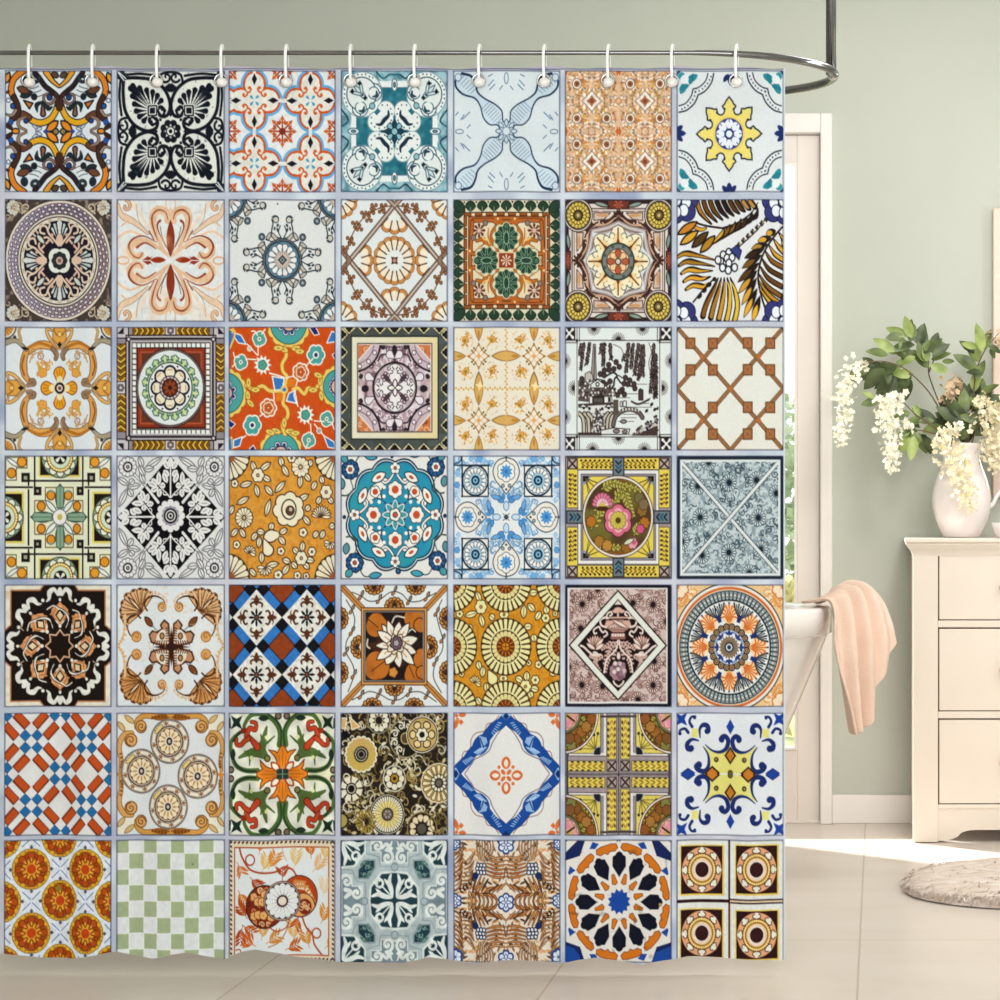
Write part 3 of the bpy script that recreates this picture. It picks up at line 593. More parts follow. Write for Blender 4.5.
def c6(t):   # willow landscape in sepia on white
    t.bg('d9e0e0'); k = '30272a'; q = t.q(); b = '4a3c3a'
    for X,Y,a in ((250,30,90),(630,30,90),(440,128,-90),(440,880,90),(240,985,-90),(645,985,-90),(15,290,0),(15,725,0),(860,290,180),(860,725,180),(100,500,180),(780,500,0)):
        v = t.at(X,Y,a)
        for i in range(11):
            A = math.radians(-84+16.8*i); v.ln((.02*math.cos(A),.02*math.sin(A),.125*math.cos(A),.125*math.sin(A)),.011,b)
        v.pe(0,0,.06,0,.09,k)
    for X in (55,818):
        for Y in (75,935):
            v = t.at(X,Y); v.bx(0,0,.115,.115,k); v.pol(4,45).pe(.0,0,.12,0,.05,'e0e0dc'); v.ci(0,0,.03,'e0e0dc')
    for d in (0,18): t.sub(t.x,t.y,'l').p(abs(abs(t.x)-.775+d/418)-.007,k); t.sub(t.x,t.y,'l').p(abs(abs(t.y)-.785+d/478)-.007,k)
    q.bx(115,130,.02,.02,k)
    t.bx(441,505,.755,.765,'d7dede')
    m = t.within(t.dbx(0,0,.755,.765))
    rg = random.Random(8)
    for x0,y0,x1,y1 in ((170,145,145,360),(215,145,190,320),(330,145,320,330),(375,150,385,280),(520,145,500,380),(490,230,475,290),(555,150,540,350),(600,150,565,400),(630,160,595,440),(640,170,630,410),(720,150,700,420),(735,230,725,570),(710,380,690,540),(740,330,735,580),(150,150,130,250),(310,150,300,230)):
        n = int((y1-y0)/9)
        for i in range(n):
            f = i/n; x = x0+(x1-x0)*f; y = y0+(y1-y0)*f
            for s in (-1,1): m.lf(x,y,x+s*rg.uniform(9,20),y+rg.uniform(10,22),.028,rg.choice((k,b,'5a4a48')))
    m.pl((245,160,262,160,270,440,225,440),'9a928c',k,.012); m.ln((255,180,250,430),.014,k); m.pl((180,390,215,370,240,400,245,450,180,450),'b8b4ae',k,.012); m.cv((400,160,460,190,490,250,560,290),.016,'7a706c'); m.cv((680,150,700,220,680,300,690,380),.016,'7a706c')
    m.cv((405,480,410,430,430,405,400,380,350,405),.032,k); m.cv((425,410,445,440,470,465,560,490),.03,k); m.cv((470,420,440,400),.02,k)
    for x,y in ((422,298),(365,320),(447,335),(405,352),(368,358),(332,362),(300,392),(330,402),(375,448),(495,420),(530,440),(563,470),(570,503),(515,470),(485,465),(470,512),(452,528),(432,555),(487,550),(155,430),(320,462),(345,475)): m.ci(x,y,.043,b,k,.014)
    rg = random.Random(5)
    m.pl((120,440,180,440,230,480,380,490,420,500,400,560,220,570,210,610,120,600),'5d5350')
    for i in range(150):
        x,y = rg.uniform(130,420),rg.uniform(440,580); 
        if y > 440+ (x>230)*40: m.ci(x,y,.018,rg.choice((k,'d7dad6','6c6260',b)))
    m.pl((225,470,280,435,330,470,330,500,225,500),'d5dad8',k,.016); m.ci(278,472,.03,'d5dad8',k,.02); m.pl((235,450,280,430,340,455,340,440,280,425,235,440),k)
    m.pl((215,565,390,565,390,640,215,640),'dcdedb',k,.014); m.bx(285,595,.1,.05,'5a5452',k,.03); m.bx(370,590,.025,.04,k); m.pl((120,640,410,625,410,700,120,700),'d3d6d3',k,.014); m.ln((120,632,400,618),.035,b)
    for x,y in ((170,655),(215,660),(315,662),(365,655)): m.ci(x,y,.026,k)
    m.pl((130,650,165,625,205,650),'d3d6d3',k,.016); m.pl((335,650,365,625,400,650),'d3d6d3',k,.016)
    for x,s in ((150,1),(190,1),(220,1),(345,-1),(375,-1),(400,-1)): m.cv((x-15*s,700,x+15*s,740,x+22*s,840),.045,'bdb8a8',k,.02)
    for i in range(120):
        x,y = rg.uniform(225,335),rg.uniform(665,840)
        if abs(x-280) < 25+(y-665)*.25: m.ci(x,y,.02,rg.choice((k,b,'d3d6d2','6a605c')))
    m.pl((120,845,320,845,310,875,120,875),b); m.pl((305,830,400,810,530,820,520,860,305,862),'d7dad7',k,.016); m.el(425,835,.06,.03,'8a827e',k,.016); m.el(490,840,.05,.025,'8a827e',k,.016)
    m.cv((400,790,420,720,480,675,540,665,600,690,630,730),.05,'6a625e',k,.016)
    for i in range(7): m.bx(450+25*i,672-8*math.sin(i/6*3.14),.012,.02,'d7dad7')
    m.pl((400,590,440,590,440,700,400,720),'5a504c'); m.bx(462,625,.02,.04,'d7dad7',k,.014); m.bx(490,622,.03,.045,'d7dad7',k,.014)
    for y,x0,x1 in ((470,590,665),(545,510,600),(575,430,530),(620,570,680),(650,540,700),(705,480,590),(730,460,580),(760,440,560)): m.ln((x0,y,x1,y),.014,'7f7874')
    m.pl((600,515,612,505,635,515,635,595,600,595),b,k,.014); m.cv((545,605,600,625,680,590),.035,b); m.ln((665,600,690,580),.016,k)
    m.el(480,760,.055,.03,'8a827e',k,.016)
    for i in range(190):
        x,y = rg.uniform(520,750),rg.uniform(700,870)
        if y > 870-(x-520)*.72: m.ci(x,y,.022,rg.choice((k,b,'8f8784','b9b4ae','6a605c')))
    for x,y in ((650,690),(690,640),(715,680),(740,670)): m.lf(x,y,x+25,y-25,.05,k)
    m.pl((610,850,750,790,750,880,520,880),b)

def c7(t):   # tan strapwork lattice
    t.bg('dddfd9'); t.grain('e2d6c4',4,.5,1,3,.5); b = '9b6a42'; k = '5a3a24'; l = t.sub(t.x,t.y,'l')
    y0 = (505-505)/478.
    u,v = abs(t.x),abs(t.y)
    for sd in (abs(u-v)/1.414, abs(u+v-1)/1.414):
        l.p(sd-.037,k); l.p(sd-.026,'a37a55'); l.p(sd-.007,'7e5438')
    for x,y in ((.75,.74),(.33,.74),(.75,.305),(.33,.305)):
        n = l.q(); n.bx(x,y,.085,.085,b,'6e4a30',.02); n.di(x,y,.07,.07,'a6744e'); n.bx(x,y,.03,.03,'9a6040')
    for a in ((.54,.52),): l.q().di(*a,.05,.05,'b8703c')
    l.di(0,0,.05,.05,'b8703c')
    for x,y in ((-1,-1),(1,-1),(-1,1),(1,1)): l.ci(x,y,.05,k)

def d1(t):   # cream and black greek corner tile
    t.bg('dcdfc8'); k = '241a1a'; Y = 'd9cb6a'; q = t.q(); g = '7f9a84'
    for a,(X,Y0) in enumerate(((465,30),(465,975),(40,503),(878,503))):
        r1,r2 = (.385,.375)
        t.bx(X,Y0,.40,.33+.0,Y) if a < 2 else t.bx(X,Y0,.355,.42,Y)
        (t.bx(X,Y0,.37,.30,k) if a < 2 else t.bx(X,Y0,.32,.385,k))
        v = t.at(X,Y0); v.ci(0,0,.345,'8ea08c','3c443a',.014); f = v.pol(12); f.pe(.2,0,.33,0,.13,'dfe2d2','4a5648',.016); v.ci(0,0,.25,'d2a048','5c3c1c',.02); v.pol(30).ci(.225,0,.018,'eadf9c'); v.ci(0,0,.195,'cdd8c4','8a8a5c',.014); v.ci(0,0,.125,k); v.pol(4,45).pe(0,0,.11,0,.06,'dfe2d2')
    L = lambda *p: q.ln(p,.03,k)
    L(228,218,461,218); L(268,20,268,300); L(40,268,250,268); L(222,290,222,503); L(222,218,222,250)
    q.bx(200,192,.075,.075,k); q.bx(200,195,.04,.04,'9aa08c',k,.02); q.bx(290,297,.07,.07,k); q.bx(290,297,.032,.032,'9aa08c',k,.02)
    q.pl((50,35,210,35,210,118,132,118,132,213,50,213),'dfe0cc','6e6a3c',.02); q.pl((50,35,210,35,210,118,132,118,132,213,50,213),None)
    q.ci(95,158,.08,'d6922e','7a4a1c',.02); q.ci(172,72,.08,'dd9a34','7a4a1c',.02); q.lf(55,40,150,110,.07,'dfe2d6','6b7488',.018)
    q.pl((350,270,461,270,461,503,268,503,268,372,350,372),'dcdcc4','7a6a3c',.02)
    q.lf(350,370,440,470,.09,'dde3dc','5c6a78',.02); q.ci(392,330,.075,'d6922e','7a4a1c',.022); q.ci(318,415,.075,'d6922e','7a4a1c',.022); q.lf(370,300,420,300,.04,g)
    for a in (0,90,180,270):
        v = t.at(463,500,a); v.lf(.1,0,.54,0,.17,'7f9c88','3f5648',.018); v.pl((.15,-.06,.47,-.075,.52,0,.47,.075,.15,.06),'86a38e','3f5648',.014); v.ln((.15,0,.52,0),.012,'4a6654')
    c = t.at(461,500); c.ci(0,0,.13,'e2e2de','6f6a74',.016); c.ci(0,0,.05,'c2b05c'); 

def d2(t):   # black leafy lozenge
    t.bg('d7d9da'); k = '0c0b10'; q = t.q(); W = 'dcdcdc'; G = '6d6d72'
    t.di(441,503,1.0,1.0,k)
    def lf(*p, W_=.1, v=q): v.lf(*p, W_, W, k, .012, None)
    for a in (0,90,180,270):
        v = t.at(441,498,a).my()
        v.ln((.28,0,.8,0),.03,W); v.lf(.8,0,.98,0,.1,W); v.lf(.8,.02,.92,.13,.09,W); v.lf(.76,.02,.68,.14,.0001,W)
        for x0,y0,x1,y1 in ((.78,.03,.9,.12),(.55,.06,.72,.14),(.66,.03,.76,.13),(.5,.22,.74,.22),(.52,.25,.62,.36),(.5,.25,.56,.44),(.48,.22,.42,.38),(.52,.1,.5,.19),(.46,.2,.32,.22)): v.lf(x0,y0,x1,y1,.1,W); v.ln((x0*.7+x1*.3,y0*.7+y1*.3,x0*.3+x1*.7,y0*.3+y1*.7),.012,'7c7c80')
        v.cv((.3,.0,.38,.07,.44,.14,.5,.2),.022,W); v.cv((.36,.05,.36,.12,.4,.14),.02,W)
    q.ln((345,385,240,255),.05,W,None); q.ln((240,255,150,165),.03,W,G,.012)
    q.fl(105,110,.165,12,W,G,.018,'8b8b95',.5); q.ci(105,110,.07,W,k,.02); q.ci(105,110,.025,'9a9aa0',k,.014)
    for p in ((230,240,200,150),(235,180,190,100),(240,120,375,35),(225,130,310,120),(220,110,190,30),(200,250,100,270),(110,250,30,195),(120,240,150,210),(100,280,40,420),(110,280,140,340)): q.lf(*p,.1,W,G,.018,G)
    c = t.at(441,490); c.fl(0,0,.28,12,W,k,.018); f = c.pol(12); f.pe(.05,0,.17,0,.07,'9c98a8'); c.ci(0,0,.11,W,k,.03); c.ci(0,0,.06,W,k,.03); c.ci(0,0,.025,k)

def _flor(t, seed, ps):
    pass

def d3(t):   # ivory flowers on ochre
    t.bg('d29640'); t.grain('bd7c2c',45,.4,.9,1,.7); t.grain('dda850',30,.55,.9,2,.5); W = 'e2dcc4'; k = '4a3424'
    for X in (14,868):
        for Y in (14,988): v = t.at(X,Y); v.ci(0,0,.43,k); v.pol(22).pe(.12,0,.41,0,.09,W); v.pol(22,8).ln((.1,0,.3,0),.012,'6a3a20'); v.ci(0,0,.14,'9a5a34')
    L = lambda x0,y0,x1,y1,w=.1: t.lf(x0,y0,x1,y1,w,W,k,.02,'8a7c64')
    for p in ((235,150,205,65),(270,140,355,75),(210,230,110,260),(235,245,260,345),(290,180,355,220),(440,110,425,30),(440,95,485,185),(640,100,675,60),(580,170,575,275),(610,160,660,220),(670,290,705,220),(760,240,740,180),(740,340,710,400),(800,340,840,395),(370,330,310,255),(385,310,460,220),(350,360,315,495),(560,370,645,325),(620,450,655,410),(600,490,655,560),(85,400,185,345),(60,410,25,480),(95,590,40,650),(110,590,155,660),(310,620,245,610),(250,620,205,680),(420,630,475,590),(415,650,460,715),(270,650,260,740),(350,600,370,545),(720,610,680,660),(770,600,740,670),(810,580,855,560),(285,770,285,860),(320,880,415,860),(490,870,440,950),(510,850,550,900),(500,850,440,830),(590,770,600,690),(560,780,520,740),(620,830,690,840),(600,860,650,900),(190,900,240,960)): L(*p)
    for x,y,r,n in ((255,175,.12,6),(580,110,.17,11),(785,305,.12,6),(145,505,.17,14),(600,620,.08,5),(585,820,.12,6),(670,770,.08,6),(430,765,.07,5),(70,240,.07,5),(510,40,.08,6),(85,715,.07,5),(555,955,.07,5),(625,960,.06,5),(410,950,.08,5)): t.fl(x,y,r,n,W,k,.018,'d8b88c',.2)
    for x,y,a0,n,r in ((745,500,-170,11,.2),(190,780,-150,7,.13),(310,890,10,7,.15),(815,700,20,6,.12)):
        v = t.at(x,y,a0)
        for i in range(n): A = math.radians(170*i/(n-1)); v.lf(0,.0,r*math.cos(A),r*math.sin(A),.055,W,k,.014)
    t.lf(300,665,410,630,.2,W,k,.024); t.pe(300,665,350,800,.2,W,k,.024); t.ci(390,640,.06,W)
    v = t.at(490,440); v.fl(0,0,.29,7,W,k,.022,W=.24,a=20); v.el(0,-.0,.13,.16,W,k,.024); v.ci(.02,.02,.075,'5c4438',k,.02); v.ci(.03,.0,.03,'c9b8a0')

def d4(t):   # iznik turquoise medallion
    t.bg('dcdcda'); q = t.q(); k = '23384e'; T = '2f8fae'; W = 'e6e4dc'; R = 'bf5230'
    c = t.at(446,482); c.ro(0,0,.93,12,.075,'cfe0e6',k,.03,a=15); c.ro(0,0,.885,12,.08,T,k,.026,a=15)
    m = t.within(t.dci(0,-.05,.84)); m.grain('3f9fa0',7,.5,.9,4,.5)
    f = c.pol(4,45); f.pl((.28,0,.26,.16,.36,.36,.56,.30,.66,.0),W,k,.016)
    f2 = c.pol(4,45, False)
    d = c.pol(4); d.pl((.0,0,.12,.06,.22,.24,.36,.275,.50,.20,.60,.06,.74,0),T,k,.022); d.cv((.74,0,.6,.08,.52,.2,.66,.34),.03,W,k,.012); d.ro(.41,0,.145,6,.18,W,'3c3a40',.014); d.ci(.41,0,.065,R); d.ci(.3,.21,.032,W); d.ci(.45,.21,.032,W); d.ci(.74,0,.0,None)
    d.fl(.76,0,.1,5,W,k,.012,R,.25,W=.09)
    g = c.pol(4,45); g.fl(.53,0,.1,5,W,k,.012,R,.4); g.ci(.53,0,.05,R)
    for a in (27,63,117,153,207,243,297,333):
        v = c.at(.685*math.cos(math.radians(a)),.685*math.sin(math.radians(a)),a+90); v.lf(-.15,0,.15,0,.15,W,k,.02); v.el(.0,0,.05,.025,R)
    c.ci(0,0,.2,'3a7f8c',k,.018); f = c.pol(8); f.lf(.04,0,.24,0,.1,'4f9aa4',W,.016); c.fl(0,0,.11,5,W,k,.014,R,.4)
    for X,Y,s,p in ((95,130,1,-1),(768,110,-1,-1),(130,855,1,1),(780,840,-1,1)):
        v = t.at(X,Y); v.ro(0,0,.16,9,.1,'2c5f90','1f2f4a',.026); v.pol(9).ln((.08,0,.13,0),.02,'1f2f4a'); v.fl(0,0,.085,6,W,k,.012,R,.4)
        v.cv((0,-.15*p,.0+.05*s,-.33*p,-.06*s,-.42*p,-.15*s,-.42*p),.026,'4a5a50',None,tp=(.6,1.2)); v.cv((.1*s,.12*p,.18*s,.22*p,.36*s,.22*p),.02,'3a4a48'); v.lf(.26*s,.22*p,.5*s,.19*p,.1,'4a9ab0',k,.018); v.lf(-.05*s,.12*p,-.16*s,.22*p,.12,'4f9aa4',k,.018); v.lf(-.17*s,-.14*p,-.14*s,-.32*p,.12,'5a8f98',k,.018)
    t.ci(50,500,.035,k); t.ci(838,490,.035,k); t.ci(470,920,.04,'3a6a9a',k); t.ci(420,30,.03,k)

def d5(t):   # blue and white chintz tile
    t.bg('dbe0e4'); q = t.q(); k = '22303f'; B = '5b9ad0'; W = 'e4e4e0'; e = t.o()
    q.curls(4,26,.05,.018,['7fb0d8','a8c8e2','6a9cc8'],.25,.85,.95,.97); q.curls(5,26,.05,.018,['7fb0d8','a8c8e2','6a9cc8'],.85,.25,.97,.95); q.fl(230,45,.07,6,'6fa6d8'); q.fl(160,48,.05,6,'8ab6dd'); q.fl(50,250,.06,6,'5f9ad2'); q.fl(55,165,.05,6,'8ab6dd')
    q.curls(7,14,.07,.02,['8ab4d6','7a9cba','a9c6dd'],.1,.3,.4,.55); q.curls(8,14,.07,.02,['8ab4d6','7a9cba','a9c6dd'],.35,.1,.55,.35)
    q.bx(195,220,.25,.25,W,k,.022); q.ci(195,215,.245,'c9d9e4',k,.03); v = t.q().at(195,215); v.pol(16).pe(.1,0,.215,0,.075,W,'5f7488',.014); v.pol(16).ci(.22,0,.0,None); v.ci(0,0,.11,'9cc4dc'); v.ci(0,0,.065,'7fb4d6',k,.035); v.ci(0,0,.02,k)
    q.ln((88,20,88,340),.024,k); q.ln((30,97,305,97),.024,k); q.cv((25,85,70,70,88,25),.02,k); q.ci(303,97,.018,k); q.ci(88,338,.018,k)
    for a in (0,90,180,270):
        v = t.at(441,500,a).my()
        v.pl((.38,0,.5,.11,.6,.2,.72,.245,.84,.22,.93,.14,.97,0),'e3ded6'); v.cv((.37,0,.5,.11,.6,.2,.72,.245,.84,.22,.93,.14,.97,0),.018,'3a4654')
        v.ci(.45,0,.02,k); v.ci(.51,.06,.026,'9ab4c8',k,.012); v.fl(.74,0,.17,6,W,'5a6a78',.014); v.pol(1); 
        w = t.at(441,500,a).at(.74,0).pol(10); w.lf(.0,0,.12,0,.05,'4f92cc'); t.at(441,500,a).ci(.74,0,.03,'3a78b4')
        v.lf(.1,0,.26,0,.1,'c3d6e6','5a84ac',.016); v.lf(.24,.05,.34,.17,.1,'4f92cc','3c6490',.014); v.lf(.3,.1,.35,.29,.075,'6ba4d8','44688f',.012); v.lf(.28,.03,.4,.06,.06,'4f8cc6')
        v.cv((.45,.17,.5,.28,.58,.26,.55,.2),.022,'6f9cc4'); v.ln((.92,0,1.0,0),.02,k)
    q.ln((441,500,300,360),.09,'e0d8ca') if 0 else None
    t.di(441,500,.05,.05,k); t.at(441,500).pol(4,45).ln((.0,0,.08,0),.014,'555555')

def d6(t):   # yellow panel with flower roundel
    t.bg('a89c98'); q = t.q(); k = '3c2c28'; Y = 'dcc85a'
    t.bx(441,500,1,.98,None,'4e4040',.03); t.bx(441,500,.96,.955,'9a8f92')
    q.bx(270,85,.36,.095,Y,'5a4c3c',.012); q.bx(80,270,.1,.33,Y,'5a4c3c',.012)
    for i in range(7):
        x = 150+36*i; q.lf(x,85,x+36,65,.03,'8a6a2a'); q.lf(x,85,x+36,105,.03,'8a6a2a'); q.el(x,60,.022,.02,k) ; q.el(x+12,112,.022,.02,k)
        y = 160+36*i; q.lf(80,y,60,y+34,.03,'8a6a2a'); q.lf(80,y,100,y+34,.03,'8a6a2a'); q.el(58,y+10,.022,.02,k); q.el(105,y+20,.022,.02,k)
    q.bx(80,85,.09,.085,'b0a49e','4a4040',.02); q.ln((52,55,108,115),.03,k); q.ln((108,55,52,115),.03,k)
    t.bx(441,500,.76,.765,'dcdcdc','4c4444',.012); t.bx(441,500,.70,.70,'9a969e','55505a',.014); t.bx(441,500,.665,.665,Y,'4c4444',.014)
    z = q.within(q.dbx(0,0,.665,.665)); z.ci(163,177,.15,'8f97a4'); z.pl((163,177,212,177,205,205,185,222,163,226),'20202e')
    for a,b in ((240,190),(228,230),(190,262),(262,200),(180,290),(215,215)): q.ln((185,200,a+30,b+40),.014,'5a4a28')
    for a in (0,90,180,270):
        v = t.at(441,500,a).my(); v.bx(.82,0,.15,.1,'6e7a82','3c3a40',.024); v.ln((.72,.0,.77,.05),.03,'1c3040'); v.ln((.79,.0,.84,.05),.03,'1c5a74'); v.ln((.86,.0,.91,.05),.03,'1c3040')
    c = t.at(438,497); c.ci(0,0,.665,'ddd6cc','5a4c48',.016); c.ci(0,0,.625,'54402a'); m = c.within(c.dci(0,0,.615))
    m.grain('8a5a2a',9,.45,.8,3,.8); m.grain('7a7a3c',8,.5,.8,8,.7)
    for p in ((-.05,-.28,.1,-.5,.45,-.42),(-.45,-.1,-.1,-.2,.1,-.4),(-.5,.2,-.3,-.1,0,-.15),(.1,-.42,.2,-.2,.28,.0),(-.3,-.45,-.1,-.55,.1,-.5),(-.45,.35,-.2,.5,.1,.5),(.3,.3,.4,.15,.5,.1)):
        m.cv(p,.07,'a8a24e','4a3c1c',.012,tp=(.3,1,.4))
        z = list(p)
        m.fern(p,7,.13,.05,'b0ac5a','5a4a22',.01)
    for x,y,w in ((-.35,.4,'a07434'),(-.2,.47,'b08440'),(.15,.5,'94682f'),(-.5,.08,'b0722e'),(.45,-.1,'8a6a34'),(.5,.1,'a8702c'),(.4,-.3,'6e6a48'),(.48,-.2,'7a6a50')): m.ro(x,y,.1,7,.2,w,'5a3a1c',.014)
    v = m.at(-.29,-.29); 
    for i in range(9): A = math.radians(-175+21*i); v.pe(0,.1,.19*math.cos(A),.1+.2*math.sin(A),.075,'cf7a94','8a4458',.012); v.pe(0,.1,.11*math.cos(A),.1+.11*math.sin(A),.05,'e2c2cc')
    v.ro(0,.12,.06,5,.2,'c8b84e'); m.el(-.29,-.13,.12,.04,'4a2c1c')
    v = m.at(0,.06); v.fl(0,0,.27,6,'cb6f86','5a3038',.022,a=30,W=.26); v.fl(0,0,.2,6,'dfa8b4',None,a=30,W=.15); v.fl(0,0,.15,12,'c2b45a','7a6a2a',.012); v.ci(0,0,.05,'5a4020')
    m.ro(.42,.2,.08,6,.15,'c45a80','6a2a40',.016); m.ro(.27,.43,.1,6,.15,'d9a0ac','7a3a48',.016); m.ci(.3,.42,.04,'c45a80'); m.lf(.1,.45,.3,.36,.08,'c8ccb0',k,.012)

def d7(t):   # grey arabesque crossed by white bands
    t.bg('26303e'); t.bx(441,505,.94,.945,'d6dcde'); t.bx(441,505,.90,.905,'8a9ba3'); m = t.within(t.dbx(0,0,.90,.905))
    m.grain('bfcbcf',52,.42,.58,5,.95); m.curls(17,420,.075,.018,['c8d2d6','40535f','3a4c58','445662','b4c4c8'])
    for x,y in ((270,72),(432,232),(648,213),(185,258),(803,315),(203,502),(662,505),(60,690),(218,797),(430,775),(680,750),(592,935)):
        v = m.at(x,y); v.pol(15).pe(.04,0,.14,0,.045,'c6d0d2','4a5c68',.012); v.ci(0,0,.045,'1f2830')
    for p in ((50,65,825,945),(825,65,50,945)): m.ln(p,.075,'3c4a54'); m.ln(p,.052,'d6dada')
def e1(t):   # dark star rosette
    t.bg('dcd8cc'); t.within(t.dbx(-.75,.0,.4,.9)).grain('d9a866',5,.4,1,4,.6); k = '1f1512'; q = t.q(); W = 'dcdcd6'; O = 'dba06c'; e = t.o()
    q.pl((461,0,340,20,310,60,95,60,95,330,50,370,30,400,30,490,461,490),k,'b98a64',.05); q.pl((461,0,340,20,310,62,97,62,97,330,50,372,20,400,20,490,461,490),k,'5a2f1c',.014)
    def flr(v):
        v.lf(.82,0,.97,0,.1,W); v.cv((.84,.04,.93,.11,.88,.19,.78,.2,.73,.25),.085,W,None,.02,tp=(.5,1.1,.2)); v.el(.76,0,.03,.025,W)
    for a in (0,90,180,270): flr(t.at(461,493,a).my())
    for sx,sy,a in ((1,1,45),(-1,1,135),(-1,-1,225),(1,-1,315)): flr(t.at(461,493,a).my())
    c = t.at(461,493); d = c.pol(8)
    c.st(0,0,8,.74,.50,k,a=0)
    d.di(.52,0,.19,.14,O,'2a1a14',.012); d.di(.52,0,.2,.15,None,'c98a58',.018); d.di(.51,0,.12,.09,k); d.di(.5,0,.075,.06,'dfc9a8'); 
    d.pl((.52,.15,.64,.08,.71,.0,.66,.09,.60,.16),O); d.ln((.71,0,.52,.17),.028,'c98e60')
    n = c.pol(8,0,False); n.cv((.66,-.1,.55,.1,.42,.17,.3,.11),.034,W,k,.012,tp=(.2,1,.3)); n.cv((.6,-.24,.66,-.12,.6,-.02),.02,W,None)
    d.ci(.33,0,.03,W); d.lf(.36,.02,.43,.09,.03,W)
    c.st(0,0,8,.265,.19,'221612','d0a888',.026); d.di(.88,.3,.05,.06,W) if 0 else None
    q.ci(330,135,.03,W); q.ci(150,345,.03,W); q.cv((185,370,165,350,175,335),.02,'b89a80'); t.mot(.1,30,3)

def e2(t):   # brown acanthus corners
    t.bg('d9dee1'); q = t.q(); k = '4a2a1a'; b = 'c99a68'; t.grain('c9d6e0',8,.5,1,3,.4)
    for X,Y,a in ((205,220,-135),(675,220,-45),(205,770,135),(675,770,45)):
        v = t.at(X,Y,a)
        for i in range(9):
            A = math.radians(-72+18*i); L = .40-.1*abs(i-4)/4
            v.pe(-.02,.0,L*math.cos(A),L*math.sin(A)*1.25,.13,'c89258' if Y > 500 else 'd3ac80','6a4022',.018); v.ln((.1*math.cos(A),.12*math.sin(A),L*.8*math.cos(A),L*math.sin(A)),.012,'7a4c2a')
            v.ci(L*.95*math.cos(A),L*1.2*math.sin(A),.025,'5a341c')
        v.lf(0,0,.33,0,.05,'e2cda8',k,.02)
    q.cv((255,215,232,170,255,120,320,100,385,130,400,180),.028,k,tp=(1,1.2,.4)); q.ci(375,185,.075,'d8ae80','a8743c',.018); q.sp(375,185,.06,0,1.1,.018,'9a6432'); q.cv((250,95,320,75,400,110,410,190),.02,'d9bf9c')
    q.cv((200,275,170,248,115,270,100,340,125,410,160,425),.028,k,tp=(1,1.2,.4)); q.ci(170,420,.085,'d3a064','a8743c',.018); q.sp(170,415,.065,0,1.1,.018,'9a6432'); q.cv((85,250,75,400,40,480),.04,'d8b88e',None); q.fern((100,290,80,420,35,495),6,.06,.03,'d0a878'); q.fern((250,80,330,70,425,150),6,.05,.03,'d0b08a')
    q.lf(235,265,300,340,.1,'7a4a2c',k,.02); q.ln((300,335,350,390),.022,'8a8a90'); q.di(330,365,.03,.03,'b9b9bc')
    c = t.at(447,500); e = c.q()
    e.pl((.02,.03,.05,.38,.13,.44,.2,.36,.17,.3,.27,.24,.36,.26,.42,.2,.38,.08,.2,.03),'b88a68',k,.03); e.pl((.05,.06,.08,.28,.19,.28,.27,.19,.3,.07),'dfd8cc'); 
    for i in range(6): e.ln((.04,.1+.045*i,.1,.1+.04*i),.02,'5a3422'); e.ln((.09+.05*i,.04,.09+.04*i,.1),.02,'5a3422')
    e.el(.17,.18,.04,.05,'b48a5c',k,.02); c.di(0,0,.35,.05,'3a2018'); c.di(0,0,.05,.32,'3a2018'); c.di(0,0,.12,.11,'3a2018')
    q.grain('d8b890',40,.8,.9,6,.4)

def e3(t):   # blue, rust and white lozenges
    t.bg('3a78bd'); k = '17171d'; W = 'dcdcd6'; R = '8c4420'; F = '5a3420'
    cs = [(245,268),(630,268),(245,718),(630,718)]
    for X in (52,437,822):
        for Y in (45,493,940):
            v = t.at(X,Y); v.di(0,0,.24,.25,R,'1d1d28',.016)
    for X in (52,437,822):
        for Y in (268,718,): 
            for d in (-1,1): t.at(X,Y+58*d).di(0,0,.125,.135,k)
    for X in (245,630):
        for Y in (45,493,940):
            for d in (-1,1): t.at(X+52*d,Y).di(0,0,.13,.125,k)
    for X,Y in cs+[(-140,268),(1015,268),(-140,718),(1015,718)]:
        v = t.at(X,Y); v.di(0,0,.46,.46,W); f = v.o()
        v.pol(8).lf(.035,0,.155,0,.045,k); v.ci(0,0,.04,'7a4a28',k,.02)
        f.lf(.19,0,.375,0,.085,F); f.cv((.22,.0,.25,.05,.22,.11,.18,.1),.04,F,tp=(1,.8)); f.cv((.27,.02,.31,.07,.29,.11),.032,F,tp=(1,.3))
    t.within(abs(t.x)*0+1).bg('000000'); t.mot(.12,45,8)

